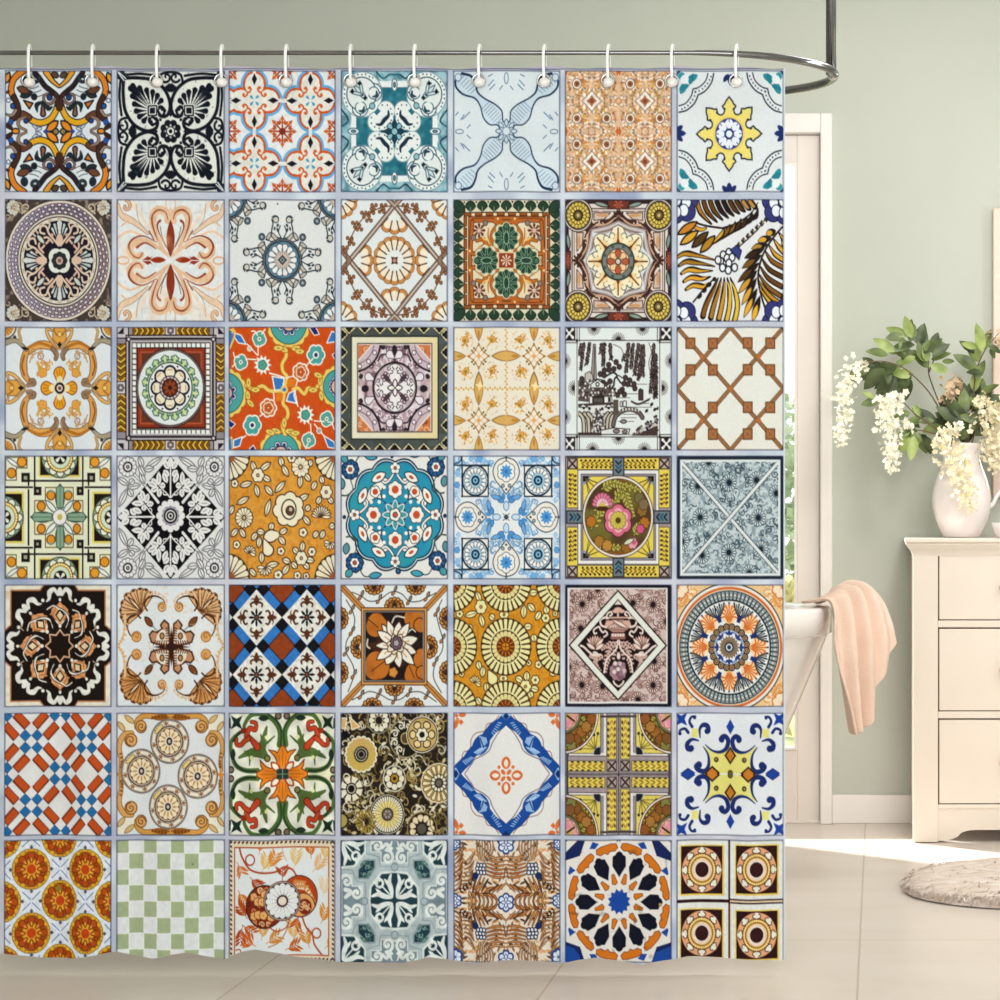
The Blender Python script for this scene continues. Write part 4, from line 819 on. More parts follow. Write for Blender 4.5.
def e4(t):   # water lily picture
    t.bg('d9dee0'); k = '3a2c24'; O = 'b8702e'; q = t.q(); my = t.my()
    def fl(v): v.pol(1); 
    for X,Y,a in ((280,15,90),(610,15,90),(440,185,-90),(440,810,90),(265,975,-90),(600,975,-90),(15,275,0),(15,700,0),(860,275,180),(860,700,180),(165,500,180),(715,500,0)):
        v = t.at(X,Y,a)
        for i in range(7):
            A = math.radians(-84+28*i); v.pe(.02*math.cos(A),.02*math.sin(A),.16*math.cos(A),.19*math.sin(A),.085,'c9944e','4f3424',.018); v.ci(.1*math.cos(A),.12*math.sin(A),.022,'6a3c20')
        v.pe(0,0,.08,0,.1,'3c2820')
    for p in ((110,70,180,100,240,140,320,130,390,80,440,65,500,85,560,140,640,140,700,110,770,75),(110,915,180,880,240,850,320,870,390,910,440,920,500,905,560,860,640,850,700,880,770,930),(65,130,110,210,130,290,110,380,70,450,65,540,115,640,125,720,80,850),(815,130,775,230,790,330,820,440,815,530,765,620,750,740,810,860)):
        t.cv(p,.018,'4a4a42')
        for i in range(2,len(p)-2,4): t.lf(p[i],p[i+1],p[i]+18,p[i+1]-45,.05,'8a7a6a',k,.012); t.lf(p[i],p[i+1],p[i]-22,p[i+1]+30,.05,'b07a50',k,.012)
    for p in ((30,25,190,200),(850,25,690,200),(30,960,190,785),(850,960,690,785)): t.ln(p,.085,'c08a4c','5a3a24',.012); t.ln(p,.02,'8a5428')
    t.bx(440,495,.62,.635,'b07a44','5a3a24',.016); t.bx(440,495,.60,.61,None,'d0a468',.014); t.bx(440,495,.57,.58,'8e9498','3a3230',.014); t.bx(440,495,.545,.56,'241c1c')
    m = t.within(t.dbx(0,.01,.545,.56))
    for x,y,rr,n_ in ((300,330,.21,3),(300,650,.25,3),(595,265,.2,3),(650,330,.13,2),(595,715,.19,3),(660,590,.17,3),(665,700,.12,2)): m.ro(x,y,rr,n_,.1,O,'3a2418',.018,a=20)
    m.grain('8a4a1c',14,.55,.85,4,.35); t.ln((230,280,310,345),.016,'4a2a18'); t.ln((380,600,260,690),.016,'4a2a18'); t.ln((560,650,600,740),.016,'4a2a18'); m.ro(430,700,.09,5,.2,'c98a44','4a2a18',.016); m.cv((420,310,450,260,520,270),.025,'d9d4c8'); m.cv((230,440,225,490,245,510),.025,'d9d4c8'); m.cv((540,400,580,360,610,380),.02,'d9d4c8')
    for x,y,w in ((340,320,.13),(385,290,.15),(480,300,.17),(560,310,.16),(630,430,.18),(620,545,.17),(600,640,.17),(480,665,.17),(375,640,.2),(300,600,.16),(290,490,.12),(305,375,.16)): m.lf(450,485,x,y,w,'e2e0d6','4a3020',.02); m.ln((450+(x-450)*.3,485+(y-485)*.3,450+(x-450)*.6,485+(y-485)*.6),.018,'c98a50')
    for x,y in ((380,480),(430,400),(500,400),(530,470),(510,530),(430,560),(385,530)): m.lf(450,485,x,y,.12,'ddd3c0','6a4428',.018)
    m.ro(455,470,.12,7,.2,'6c5a64','2c2026',.02); m.ro(455,470,.06,5,.3,'b0a4a8','2c2026',.014)

def e5(t):   # cream sunbursts on ochre
    t.bg('cf922e'); t.grain('b87a22',40,.4,.9,1,.7); k = '4a3216'; W = 'dfdba6'
    for p in ((235,150,205,65),(210,230,110,260),(235,245,260,345),(580,170,575,275),(610,160,660,220),(670,290,705,220),(760,240,740,180),(640,340,580,340),(650,400,660,460),(215,610,230,680),(260,650,250,740),(620,80,680,70),(600,690,600,770),(570,770,515,735),(630,820,690,840),(285,780,285,850),(200,900,240,950),(350,740,300,680),(640,900,620,850),(310,250,350,280)): t.lf(*p,.11,W,k,.018,'8a7c54')
    t.pe(300,680,355,790,.2,W,k,.02)
    for x,y,r,n in ((240,185,.12,6),(70,240,.07,5),(745,275,.08,6),(690,640,.07,5),(590,810,.11,6),(665,760,.08,6),(425,245,.09,6),(420,745,.08,6),(150,350,.06,5),(820,240,.05,5),(85,715,.05,5),(800,705,.06,5),(615,625,.05,4)): t.fl(x,y,r,n,W,k,.016,'d8a85c',.2)
    v = t.at(190,785,-60)
    for i in range(7): A = math.radians(-80+27*i); v.lf(0,0,.13*math.cos(A),.13*math.sin(A),.05,W,k,.012)
    for X in (10,437,868):
        for Y in (0,497,990):
            v = t.at(X,Y); v.ci(0,0,.475,k,'8a6c3c',.016); f = v.pol(28); f.pe(.14,0,.455,0,.095,W,g=.7); v.pol(28,360/56).pl((.3,.012,.475,.018,.475,0,.3,0),k); v.ci(0,0,.275,'4a2c14'); v.pol(20).pe(.06,0,.26,0,.07,'d8cf94'); v.ci(0,0,.17,'6a3414'); v.pol(12).ln((.06,0,.15,0),.018,'b87a34'); v.ci(0,0,.075,'c98a24','6a3414',.02); v.pol(4).ln((0,0,.06,0),.016,'6a3414')

def e6(t):   # plum lozenge with urn
    t.bg('22202a'); k = '23161a'; t.bx(435,490,.94,.95,'d9d8d8'); m = t.within(t.dbx(-.01,-.005,.91,.92)); m.bg('a58a86'); m.grain('cdbdb8',44,.4,.6,5,.9); m.curls(23,420,.07,.018,['c6b2ae','6a4a46','5f4444','d4c6c2','8a625a'])
    for x,y in ((158,165),(713,168),(555,155),(145,355),(820,300),(50,660),(155,798),(318,808),(713,800),(722,612),(595,915),(280,45)): v = m.at(x,y); v.pol(15).pe(.04,0,.13,0,.04,'d6c4bc','6a4c48',.012); v.ci(0,0,.045,'241c20')
    t.di(437,487,.93,.915,k); t.di(437,487,.895,.88,'d8dad2'); t.di(437,487,.755,.76,k)
    z = t.within(t.ddi(-.01,-.01,.74,.745)); b = z.mx(); w = 'c9a698'; L = 'dcccc4'
    z.pl((405,170,437,130,470,170),'d8d0c8',k,.01); z.el(437,205,.07,.035,w); b.lf(437,225,490,215,.06,w); z.bx(437,240,.02,.05,w)
    z.bx(437,270,.2,.014,w); z.pl((330,340,345,290,530,290,545,340,510,365,370,365),w,'5a3a34',.014)
    for i in range(7): z.lf(437-13*(i-3)*1.2,285,437+(i-3)*27,355,.06,L,'7a5850',.012)
    z.pl((370,365,505,365,480,385,395,385),'a88078'); z.bx(437,408,.13,.03,'b08a80'); 
    for i in range(5): z.lf(395+20*i,420,400+20*i,395,.04,L)
    z.pl((375,425,500,425,490,440,385,440),'9a6a60')
    s = t.cx; 
    for P,W_ in (((345,345,310,330,300,290,330,270,360,275),.035),((330,420,355,400,340,375,320,385,300,360,290,340,250,365,255,395,270,390),.03),((345,270,360,235,385,225,390,245,375,255),.03)): b.cv(P,W_,L,None)
    for p in ((420,450,360,560),(400,460,310,520),(380,480,330,640),(440,440,400,600),(250,600,300,690),(370,570,340,700),(330,560,250,620),(290,590,220,570)): b.fern((p[0],p[1],(p[0]+p[2])/2-6,(p[1]+p[3])/2,p[2],p[3]),5,.07,.035,'c4a69c',None,a=40)
    b.cv((437,450,420,520,350,600,330,700),.03,L); b.cv((300,560,240,560,170,500,145,490),.035,L); b.lf(290,560,240,540,.06,L)
    for i in range(7): b.lf(262,505,195+22*i,400+abs(i-3)*10,.065,'cfa898' if i%2 else L,'6a4840',.012)
    b.lf(262,520,190,470,.07,L,'6a4840',.012); b.lf(262,520,330,475,.07,L,'6a4840',.012)
    z.ro(437,690,.17,9,.12,'9c8088',k,.014); z.curls(4,0,.1,.02,[w]); rg = random.Random(3)
    for i in range(16): z.ci(437+rg.uniform(-55,55),690+rg.uniform(-65,65),.035,rg.choice(('c9b0ac','8c7086','d8c8c4','7a5c6c')))
    b.cv((437,810,470,790,480,770),.03,L); b.lf(437,600,437,540,.05,L)

def e7(t):   # round palmette medallion
    t.bg('e0c092'); k = '26303a'; O = 'cc6a2c'; q = t.q(); q.curls(6,22,.1,.022,['cf8a4c','ead8bc','d99a5c'],.65,.65,1,1); q.fl(30,30,.2,9,'ead9c0','c97a3c',.02)
    c = t.at(432,503)
    for r,f in ((1.06,k),(1.04,'dedcd6'),(.995,O),(.955,'d9c8b4'),(.935,k)): c.ci(0,0,r,f)
    c.ci(0,0,.92,'8c9698'); n = c.pol(72); n.ln((.79,0,.91,0),.02,'2c3c42'); c.pol(72,2.5).ci(.86,0,.016,'dcdcd6'); c.pol(72,2.5).ci(.8,0,.012,'b8c0c0'); c.ci(0,0,.775,'dedfdd',k,.028); c.pol(48).bx(.725,0,.02,.013,k)
    f = c.pol(8); 
    f.pe(.35,0,.7,0,.36,'e8cba0')
    for i,(x,y) in enumerate(((.70,.0),(.68,.065),(.63,.125),(.56,.165),(.48,.16))): f.cv((.42,.005+.006*i,(x+.42)/2+.05,y*.5,x,y,x-.02,y+.02 if i else 0),.022,O,tp=(.5,1.1,1.2)); 
    f.lf(.36,0,.44,.0,.05,'d9a060')
    g = c.pol(8,22.5); 
    for i in range(5): a = math.radians(0+9*i); g.cv((.54,.01+.01*i,.62,.02+.028*i,.70,.045*i),.024,k if i%2 == 0 else '5c6c72',tp=(.6,1.2))
    g.pl((.44,.0,.44,.03,.565,.055,.565,0),'27366e'); 
    c.ci(0,0,.40,'9a7c58') if 0 else None
    s = c.pol(20,9); s.ci(.335,0,.052,'c9a070',k,.024); s.ci(.335,0,.02,None,'4a3a2a',.016)
    c.ci(0,0,.285,'dfe3e6','6a6a6a',.012); h = c.pol(8); h.lf(.19,0,.285,0,.06,'2c3f80'); h.lf(.2,.02,.26,.07,.04,'2c3f80'); h.ci(.24,.085,.02,'7a98c4')
    c.pol(20).pe(.06,0,.19,0,.03,'8a6838',None); c.pol(20,9).ln((.1,0,.16,0),.014,'3a3226'); c.ci(0,0,.075,'d9dde0',k,.03); c.ci(0,0,.03,'27366e',k,.014)

def f1(t):   # rust and blue lattice
    t.bg('d9dadb'); R = 'bd5426'; B = '2a6ea6'; l = t.sub(t.x,t.y,'l')
    px,py = 443/418.,500/478.
    for i in range(-1,2):
        for j in range(-1,2):
            for ox,oy in ((242,245),(463,495)):
                v = t.at(ox+443*i,oy+500*j)
                for a,b in ((-.105,-.1),(.105,-.1),(.105,.1),(-.105,.1)): v.di(a,b,.098,.096,B,'35506a',.01)
                for sx in (-1,1):
                    for sy in (-1,1):
                        for _ in (0,):
                            c1 = v.at(sx*.167,sy*.36,sx*sy*45); c1.bx(0,0,.14,.064,R,'6a3018',.014)
                            c2 = v.at(sx*.355,sy*.178,sx*sy*45); c2.bx(0,0,.14,.064,R,'6a3018',.014)
    t.mot(.06,12,4)

def f2(t):   # four round medallions
    t.bg('d7dbde'); q = t.q(); k = '3a2a20'; b = 'd2a368'
    q.pl((20,30,110,60,150,100,160,180,90,170,40,120),'e0dccc'); q.lf(85,165,30,90,.08,'cdb27c','8a6a3c',.014); q.lf(155,105,80,40,.08,'cdb27c','8a6a3c',.014); q.grain('d9c79c',50,.75,.9,3,.0)
    q.cv((441,55,330,50,230,45,180,80,175,130),.09,'cf9a50','7a5428',.012,tp=(1,.8,1)); q.ci(205,130,.1,b,'7a5428',.02); q.sp(205,130,.085,180,1.4,.022,'7a4c22',r1=.1); q.lf(441,55,285,60,.1,'9a6226'); q.fern((430,50,360,48,290,60),5,.07,.035,'7a4a1c',None,a=30)
    q.cv((50,470,55,380,40,280,75,195,130,185),.085,'cf9f62','7a5428',.012,tp=(.5,.9,1)); q.ci(128,235,.105,b,'7a5428',.02); q.sp(125,235,.09,-90,1.4,.022,'7a4c22',r1=.1); q.fern((55,470,65,410,50,330),5,.06,.035,'8a5a24',None,a=30); t.st(45,500,4,.09,.04,'b98a4c'); t.st(825,505,4,.09,.04,'d8882c')
    for X,Y in ((433,243),(208,478),(650,517),(422,755)):
        v = t.at(X,Y); v.ci(0,0,.355,'ddd0c0','7a726c',.03); v.pol(8,11).bx(.3,0,.035,.085,'e2dacb','8a8078',.012); v.pol(8,33).di(.3,0,.05,.03,'9a6a48'); v.at(-.2,-.2,45).el(0,0,.035,.1,'dfc67c','8a8078',.012)
        v.ci(0,0,.245,'d0bca8','4a403c',.022); v.ci(0,0,.215,'2c2320'); f = v.pol(12,15); f.pe(.05,0,.215,0,.1,'e4d8bc','8a6a3c',.014); v.pol(12).lf(.08,0,.17,0,.03,'b98a50'); v.ci(0,0,.085,'dcd4c8'); v.el(0,0,.055,.065,k); v.el(0,0,.025,.03,'c9c2b8')
    t.mot(.04,6,2)

def f3(t):   # green vines with orange cross flower
    t.bg('dadbd0'); t.grain('e0dfb0',6,.5,.9,3,.5); q = t.q(); G = '4a6434'; D = '26362a'; O = 'd8822a'; R = 'b8482a'; k = '3a3420'
    q.cv((255,470,160,470,80,430,45,340,40,250,90,190,150,150),.075,'55703a',None,tp=(1.2,1,.8)); q.cv((240,475,150,470,80,425,50,340),.035,D); q.cv((420,270,425,170,390,90,330,40,280,25,200,40,150,110,150,150),.085,'4f6a38',None,tp=(1.2,1,.7)); q.cv((425,270,432,170,400,85,340,35),.03,'2f4630'); q.cv((60,240,100,185,160,150),.04,D)
    q.cv((330,370,290,300,300,240,325,130),.13,'55693a',None,tp=(.6,1.2,.3)); q.cv((280,190,310,260,385,200),.06,'4f6834',tp=(.4,1,.3)); q.ci(325,210,.035,'cfd39a')
    q.cv((330,370,250,335,190,330,105,370),.13,'55693a',None,tp=(.6,1.2,.3)); q.cv((150,320,190,340,190,430),.06,'4f6834',tp=(.4,1,.3)); q.ci(205,370,.035,'cfd39a'); q.ci(330,375,.05,'7a7440',k,.02)
    q.lf(60,300,50,390,.1,D) ; q.lf(260,60,345,60,.1,D); q.st(85,95,4,.16,.06,'1f3028',a=45); q.pl((20,60,35,60,40,140,20,140),'1f2f30')
    q.pe(150,160,270,305,.12,R,'6a2416',.018); q.cv((165,200,190,140,235,150,240,100,205,90),.06,R,'6a2416',.014,tp=(1.2,1,.7)); q.cv((180,220,150,240,120,270,85,265,85,225),.06,R,'6a2416',.014,tp=(1.2,1,.7)); q.ci(140,160,.05,'8a3420')
    q.ci(410,45,.05,'7a6a5c',k,.024); q.ci(40,465,.05,'8a7464',k,.024)
    for a in (0,90,180,270):
        v = t.at(441,500,a).my(); v.pl((.0,.0,.15,.1,.22,.1,.3,.14,.4,.24,.38,.13,.35,.09,.46,.03,.46,0),O,'7a3c18',.02); v.ln((.1,0,.4,0),.014,'a85a1c'); v.ln((.14,.05,.3,.06),.014,'b8641c')
    c = t.at(441,500); c.pol(4,45).lf(.05,0,.29,0,.13,'a8402a'); c.pol(4,45).lf(.1,0,.25,0,.08,'e4e0cc'); c.bx(0,0,.1,.085,'2a4038'); c.pol(4).ln((0,0,.12,0),.012,'8aa08c')
    t.mot(.2,14,5)

def f4(t):   # dark paisley of round flowers
    t.bg('2b2420'); k = '231d1a'; W = 'ddd8c4'; t.curls(31,230,.12,.024,['8c7a4c','a8925c','b9b49c','6a5a34','d2ccb4'])
    rg = random.Random(12)
    for i in range(230):
        x,y = rg.uniform(-1,1),rg.uniform(-1,1); A = rg.uniform(0,6.28); l = t.sub(t.x,t.y,'l'); l.lf(x,y,x+.1*math.cos(A),y+.1*math.sin(A),.05,rg.choice(('d9d4c0','c4b78c','7a683c','2b2420')))
    v = t.at(180,345); v.ci(0,0,.31,'3a3020'); f = v.pol(18); f.pe(.08,0,.315,0,.12,W,k,.014); f.pe(.08,0,.275,0,.1,'c0a85c',None); v.within(v.dci(0,0,.25)).mix(np.clip(-v.y*2+.1,0,1)*.7,'c99a80'); v.ci(0,0,.12,'d0ccc0',k,.025); v.ci(0,0,.08,'8a8578',k,.03); v.ci(0,0,.045,'1f1a18')
    v = t.at(318,80); v.ci(0,0,.21,k,'8a8878',.02); v.pol(10).pe(.08,0,.19,0,.1,W); v.ci(0,0,.075,'2a2422','a89c7c',.02)
    v = t.at(530,220); v.ci(0,0,.31,k,'9a9074',.022)
    for a in (120,160,200,245,285): v.sp(.22*math.cos(math.radians(a)),.22*math.sin(math.radians(a)),.07,a,1.2,.03,W); 
    for a in (100,140,180,222,265): v.ln((.17*math.cos(math.radians(a)),.17*math.sin(math.radians(a)),.27*math.cos(math.radians(a)),.27*math.sin(math.radians(a))),.02,W)
    v.ci(0,0,.09,'5a4a30','b9a878',.02)
    v = t.at(662,190); v.ci(0,0,.30,W); v.ci(0,0,.285,k); v.ci(0,0,.27,'bfa468'); v.fl(0,0,.235,6,'dcc898',k,.02,W=.14,r0=.4); v.ro(0,0,.12,6,.2,W,k,.016); v.ci(0,0,.05,k)
    v = t.at(440,535); v.ci(0,0,.21,k,'c9c4b0',.022); v.pol(8).pe(.06,0,.19,0,.115,W); v.ci(0,0,.08,'a8842c',k,.02); v.ci(0,0,.03,k)
    v = t.at(790,570); v.ci(0,0,.32,'b39a60',W,.016); v.pol(16).pe(.1,0,.3,0,.075,'e0d4b0','5a4824',.014); v.ci(0,0,.15,'3a3020'); v.pol(12).pe(.05,0,.14,0,.05,W); v.ci(0,0,.07,'6a6458',k,.025)
    v = t.at(105,612); v.ci(0,0,.17,k); v.pol(8,20).pl((.08,0,.1,.035,.2,.06,.2,0),W); v.ci(0,0,.09,'b9b4a4',k,.02); v.ci(0,0,.06,k)
    v = t.at(385,815); v.ci(0,0,.33,W,k,.016); v.ci(0,0,.31,k); v.pol(40).pe(.05,0,.295,0,.035,W,g=.5); v.ci(0,0,.22,'d8cc8c'); v.pol(20).ln((.1,0,.22,0),.014,'b09a54'); v.ci(0,0,.1,'6a5c58',k,.02); v.pol(6).ci(.05,0,.018,'a89c98')
    v = t.at(660,925); v.ci(0,0,.27,k,'8a7c54',.02); v.pol(11).pe(.1,0,.24,0,.12,'dcd0b0','5a4824',.016); v.ci(0,0,.1,'5a544c',k,.03)
    v = t.at(215,870); v.pol(16).pe(.05,0,.2,0,.05,'9a8440'); t.ci(790,880,.16,None,'8a7c54',.02); t.ci(30,860,.12,'a89858',k,.03); t.pl((90,50,170,130,110,150),'d0a86c',W,.02); t.pl((20,60,70,60,60,140,30,140),'c9a870',W,.02); t.pl((35,150,110,190,60,230,35,200),'16141c')

def f5(t):   # cobalt twisted lozenge frame
    t.bg('dcdddd'); q = t.q(); B = '1f4f9a'; k = '14366e'; O = 'd0703a'
    P = (441,55,405,90,350,140,320,180,240,265,165,330,125,385,85,425,30,500)
    q.cv((441,110,385,170,335,250,310,310,260,350,190,385,165,420,110,505),.018,'7a6a7c'); q.cv((385,40,345,90,290,110,270,160,200,180,160,230,150,310,100,330,80,390,35,430),.018,'9a7a74')
    q.cv((441,55,400,100,350,130,310,175,240,265,165,340,130,390,80,440,30,500),.16,B,k,.01); q.el(350,133,.11,.08,B,None,.01,-50); q.el(240,270,.2,.145,B,None,.014,-45); q.el(130,395,.1,.085,B,None,.01,-45)
    for i in range(6): q.ln((330+i*10,170-i*15,345+i*12,190-i*18),.016,'9fc0e4'); q.ln((95+i*12,400-i*6,120+i*12,425-i*10),.016,'9fc0e4')
    for i in range(6): q.ln((185+i*9,330-i*6,225+i*12,345-i*11),.018,'a9c8ea'); q.ln((230+i*10,205+i*2,250+i*8,290-i*8),.018,'a9c8ea')
    q.ln((235,220,260,290),.02,k)
    t.mx().pl((441,75,405,40,395,20,441,20),'9fc4ea'); t.di(441,45,.06,.06,k); q.pl((75,500,45,455,30,450,30,500),'9fc4ea'); q.di(40,503,.05,.07,k); t.di(441,45,.05,.05,k); t.di(441,965,.06,.06,k)
    c = t.at(441,507)
    for a in (0,90,180,270):
        v = c.at(0,0,a).my(); v.lf(.1,0,.31,0,.17,O); v.fern((.13,0,.2,0,.28,0),4,.09,.03,'c4622c'); v.lf(.13,0,.27,0,.08,'e6dcd0')
    for a,b in ((.13,.135),): c.q().ci(a,b,.03,O)
    c.o().lf(.02,.01,.1,.085,.05,O); c.ci(0,0,.02,'e6dcd0')
    q.lf(30,150,55,60,.08,O); q.lf(120,35,60,40,.08,O); q.di(80,95,.05,.05,O); q.ci(45,45,.03,O); q.ci(55,75,.03,'d98a3c'); q.ln((30,40,70,90),.016,'d98a5a')

def f6(t):   # yellow cross with quarter roundels
    t.bg('9c9296'); q = t.q(); k = '3a2c2c'; Y = 'd6c666'
    q.bx(200,180,.36,.37,'d8d4d6','5a5054',.014); q.bx(190,170,.33,.34,'8f8a90'); q.bx(165,160,.33,.37,Y,'4c4444',.012)
    q.bx(190,436,.35,.085,Y,'5a4c3c',.012); q.bx(388,220,.085,.34,Y,'5a4c3c',.012)
    for i in range(6):
        x = 55+46*i; q.lf(x,436,x+44,415,.03,'9a7a2c'); q.lf(x,436,x+44,458,.03,'9a7a2c'); q.el(x+25,405,.03,.014,k); q.el(x+15,468,.03,.014,k)
        y = 75+50*i; q.lf(388,y,368,y+46,.03,'b08a3c'); q.lf(388,y,408,y+46,.03,'b08a3c'); q.el(362,y+28,.014,.03,k); q.el(412,y+20,.014,.03,k)
    q.bx(388,436,.085,.085,'a89a94','4a4040',.016); q.ln((362,405,415,466),.03,k); q.ln((415,405,362,466),.03,k); q.ln((441,20,441,500),.03,'6c6468'); q.ln((20,503,441,503),.03,'6c6468'); t.ci(441,505,.02,k)
    q.bx(370,48,.17,.018,'4a4044'); q.bx(40,420,.018,.16,'4a4044')
    z = q.within(q.dbx(.66,.66,.32,.34)); z.ci(296,340,.13,'a8acb4'); z.ci(296,340,.11,'20222e')
    for a,b in ((220,210),(250,190),(160,255),(190,240),(280,180),(140,300)): q.ln((265,300,a,b),.014,'6a5c2c'); q.lf(a-6,b-8,a+10,b+10,.05,k)
    q.ci(12,25,.655,'dcd8d4',k,.012); q.ci(12,25,.625,'6e4426')
    m = q.within(q.dci((441-12)/418,(505-25)/478,.61)); m.grain('a8642c',12,.4,.7,3,.8); m.grain('8a8a44',11,.5,.75,7,.8)
    for p in ((200,60,230,150,160,230),(40,300,120,260,140,180),(130,60,180,100,240,80)): m.fern(p,6,.12,.05,'a8a050','4a3a1c',.012)
    for x,y,w in ((150,170,'96652f'),(110,230,'85582c'),(230,70,'8f5a2e'),(70,270,'7c7c48'),(190,130,'a0743a'),(60,220,'7c5630')): m.ro(x,y,.1,7,.2,w,'4a2c18',.014)
    m.ci(12,25,.33,'6a6a4c','3a3424',.016); m.ci(12,25,.28,'d9b0a4'); v = m.at(12,25); v.pol(12).pe(.08,0,.27,0,.13,'d8a098','a86a6c',.014); v.ci(0,0,.16,'c8a868'); m.ln((40,45,95,85),.035,k); m.ci(35,95,.06,'d88aa0')
    t.mot(.08,40,6)

def f7(t):   # cobalt curls with yellow star
    t.bg('d9dee4'); q = t.q(); B = '22336e'; k = '182248'; Y = 'dcd680'
    q.pl((230,280,300,330,370,330,441,270,480,505,441,505,230,505,265,440,285,400,270,340),Y)
    q.pl((300,330,441,290,441,508,255,508),Y)
    q.cv((243,272,300,318,360,328,408,300,425,240,400,205,372,215,375,238),.075,B,None,tp=(.2,1.1,1)); q.ci(372,228,.055,B)
    q.cv((228,288,265,350,270,430,240,478,190,470,170,440,190,425),.075,B,None,tp=(.2,1.1,1)); q.ci(192,430,.06,B)
    q.di(441,355,.095,.125,'c07a30','3a2818',.03); q.di(298,508,.125,.1,'c07a30','3a2818',.03); q.ci(330,388,.045,'4a4030'); q.ci(328,386,.018,'9a8a4c')
    q.ci(441,508,.045,'6a6030','3a3020',.014); q.di(441,130,.078,.125,'24479a'); q.di(108,508,.125,.078,'24479a','1c2a5c',.014)
    q.bx(162,178,.06,.07,Y); q.cv((203,215,200,150,225,118,260,125,270,160,255,170),.075,B,tp=(.3,1.1,1)); q.ci(258,165,.05,B); q.cv((190,240,140,230,105,260,105,300,130,310),.075,B,tp=(.3,1.1,1)); q.ci(132,300,.055,B)
    q.cv((140,130,120,90,135,55,165,50),.045,B,tp=(1.2,.8)); q.ci(160,60,.028,B); q.cv((110,175,85,145,50,155,42,185),.045,B,tp=(1.2,.8)); q.ci(48,182,.03,B); q.st(58,70,4,.15,.06,'24479a',a=45)
    t.mot(.05,4,3)

def g1(t):   # orange rosettes on white
    t.bg('d9dfe8'); k = '8a5a24'; b = '5a74a8'
    for X in (27,243,460,677,893):
        for Y in (5,255,505,755,1005):
            i = round((X-27)/216.5)+round((Y-5)/250)
            if i % 2: 
                v = t.at(X,Y).q(); v.ln((.02,.03,.15,.15),.016,b); v.ln((.0,.2,.14,.34),.0001,b)
            else:
                v = t.at(X,Y); v.ci(0,0,.34,'8a8a44'); v.ci(0,0,.325,'dca52e'); v.pol(12,15).ci(.3,0,.035,'e0b43c','9a6a20',.014)
                f = v.pol(8); f.pe(.09,0,.285,0,.125,'b2521c','6a3412',.016); f.lf(.12,0,.19,0,.03,'d9a24c'); v.pol(8,22.5).pe(.16,0,.265,0,.07,'a84a1c','6a3412',.012); v.pol(12,15).pl((.255,0,.29,.03,.31,0),'8a4a1c')
                v.ci(0,0,.09,'c04a20','d99a3c',.02); v.pol(4).di(.36,0,.04,.035,'5a5470')
    t.di(445,410,.06,.08,'8a7a2c'); t.mot(.1,50,3)

def g2(t):   # sage checkerboard
    t.bg('e0e4e2'); G = 'a3b08c'; k = 'd8dfd0'
    xs = (-20,113,225,335,443,550,660,770,900); ys = (0,130,255,380,505,632,757,882,1010)
    for i in range(8):
        for j in range(8):
            x,y = (xs[i]+xs[i+1])/2,(ys[j]+ys[j+1])/2; w,h = (xs[i+1]-xs[i])/836.,(ys[j+1]-ys[j])/956.
            if (i+j)%2 == 0: t.bx(x,y,w-.008,h-.008,G)
            else: t.bx(x,y,w-.012,h-.012,'dcdfe2')
    t.mot(.05,30,3); t.ci(613,215,.012,'5a5a30')

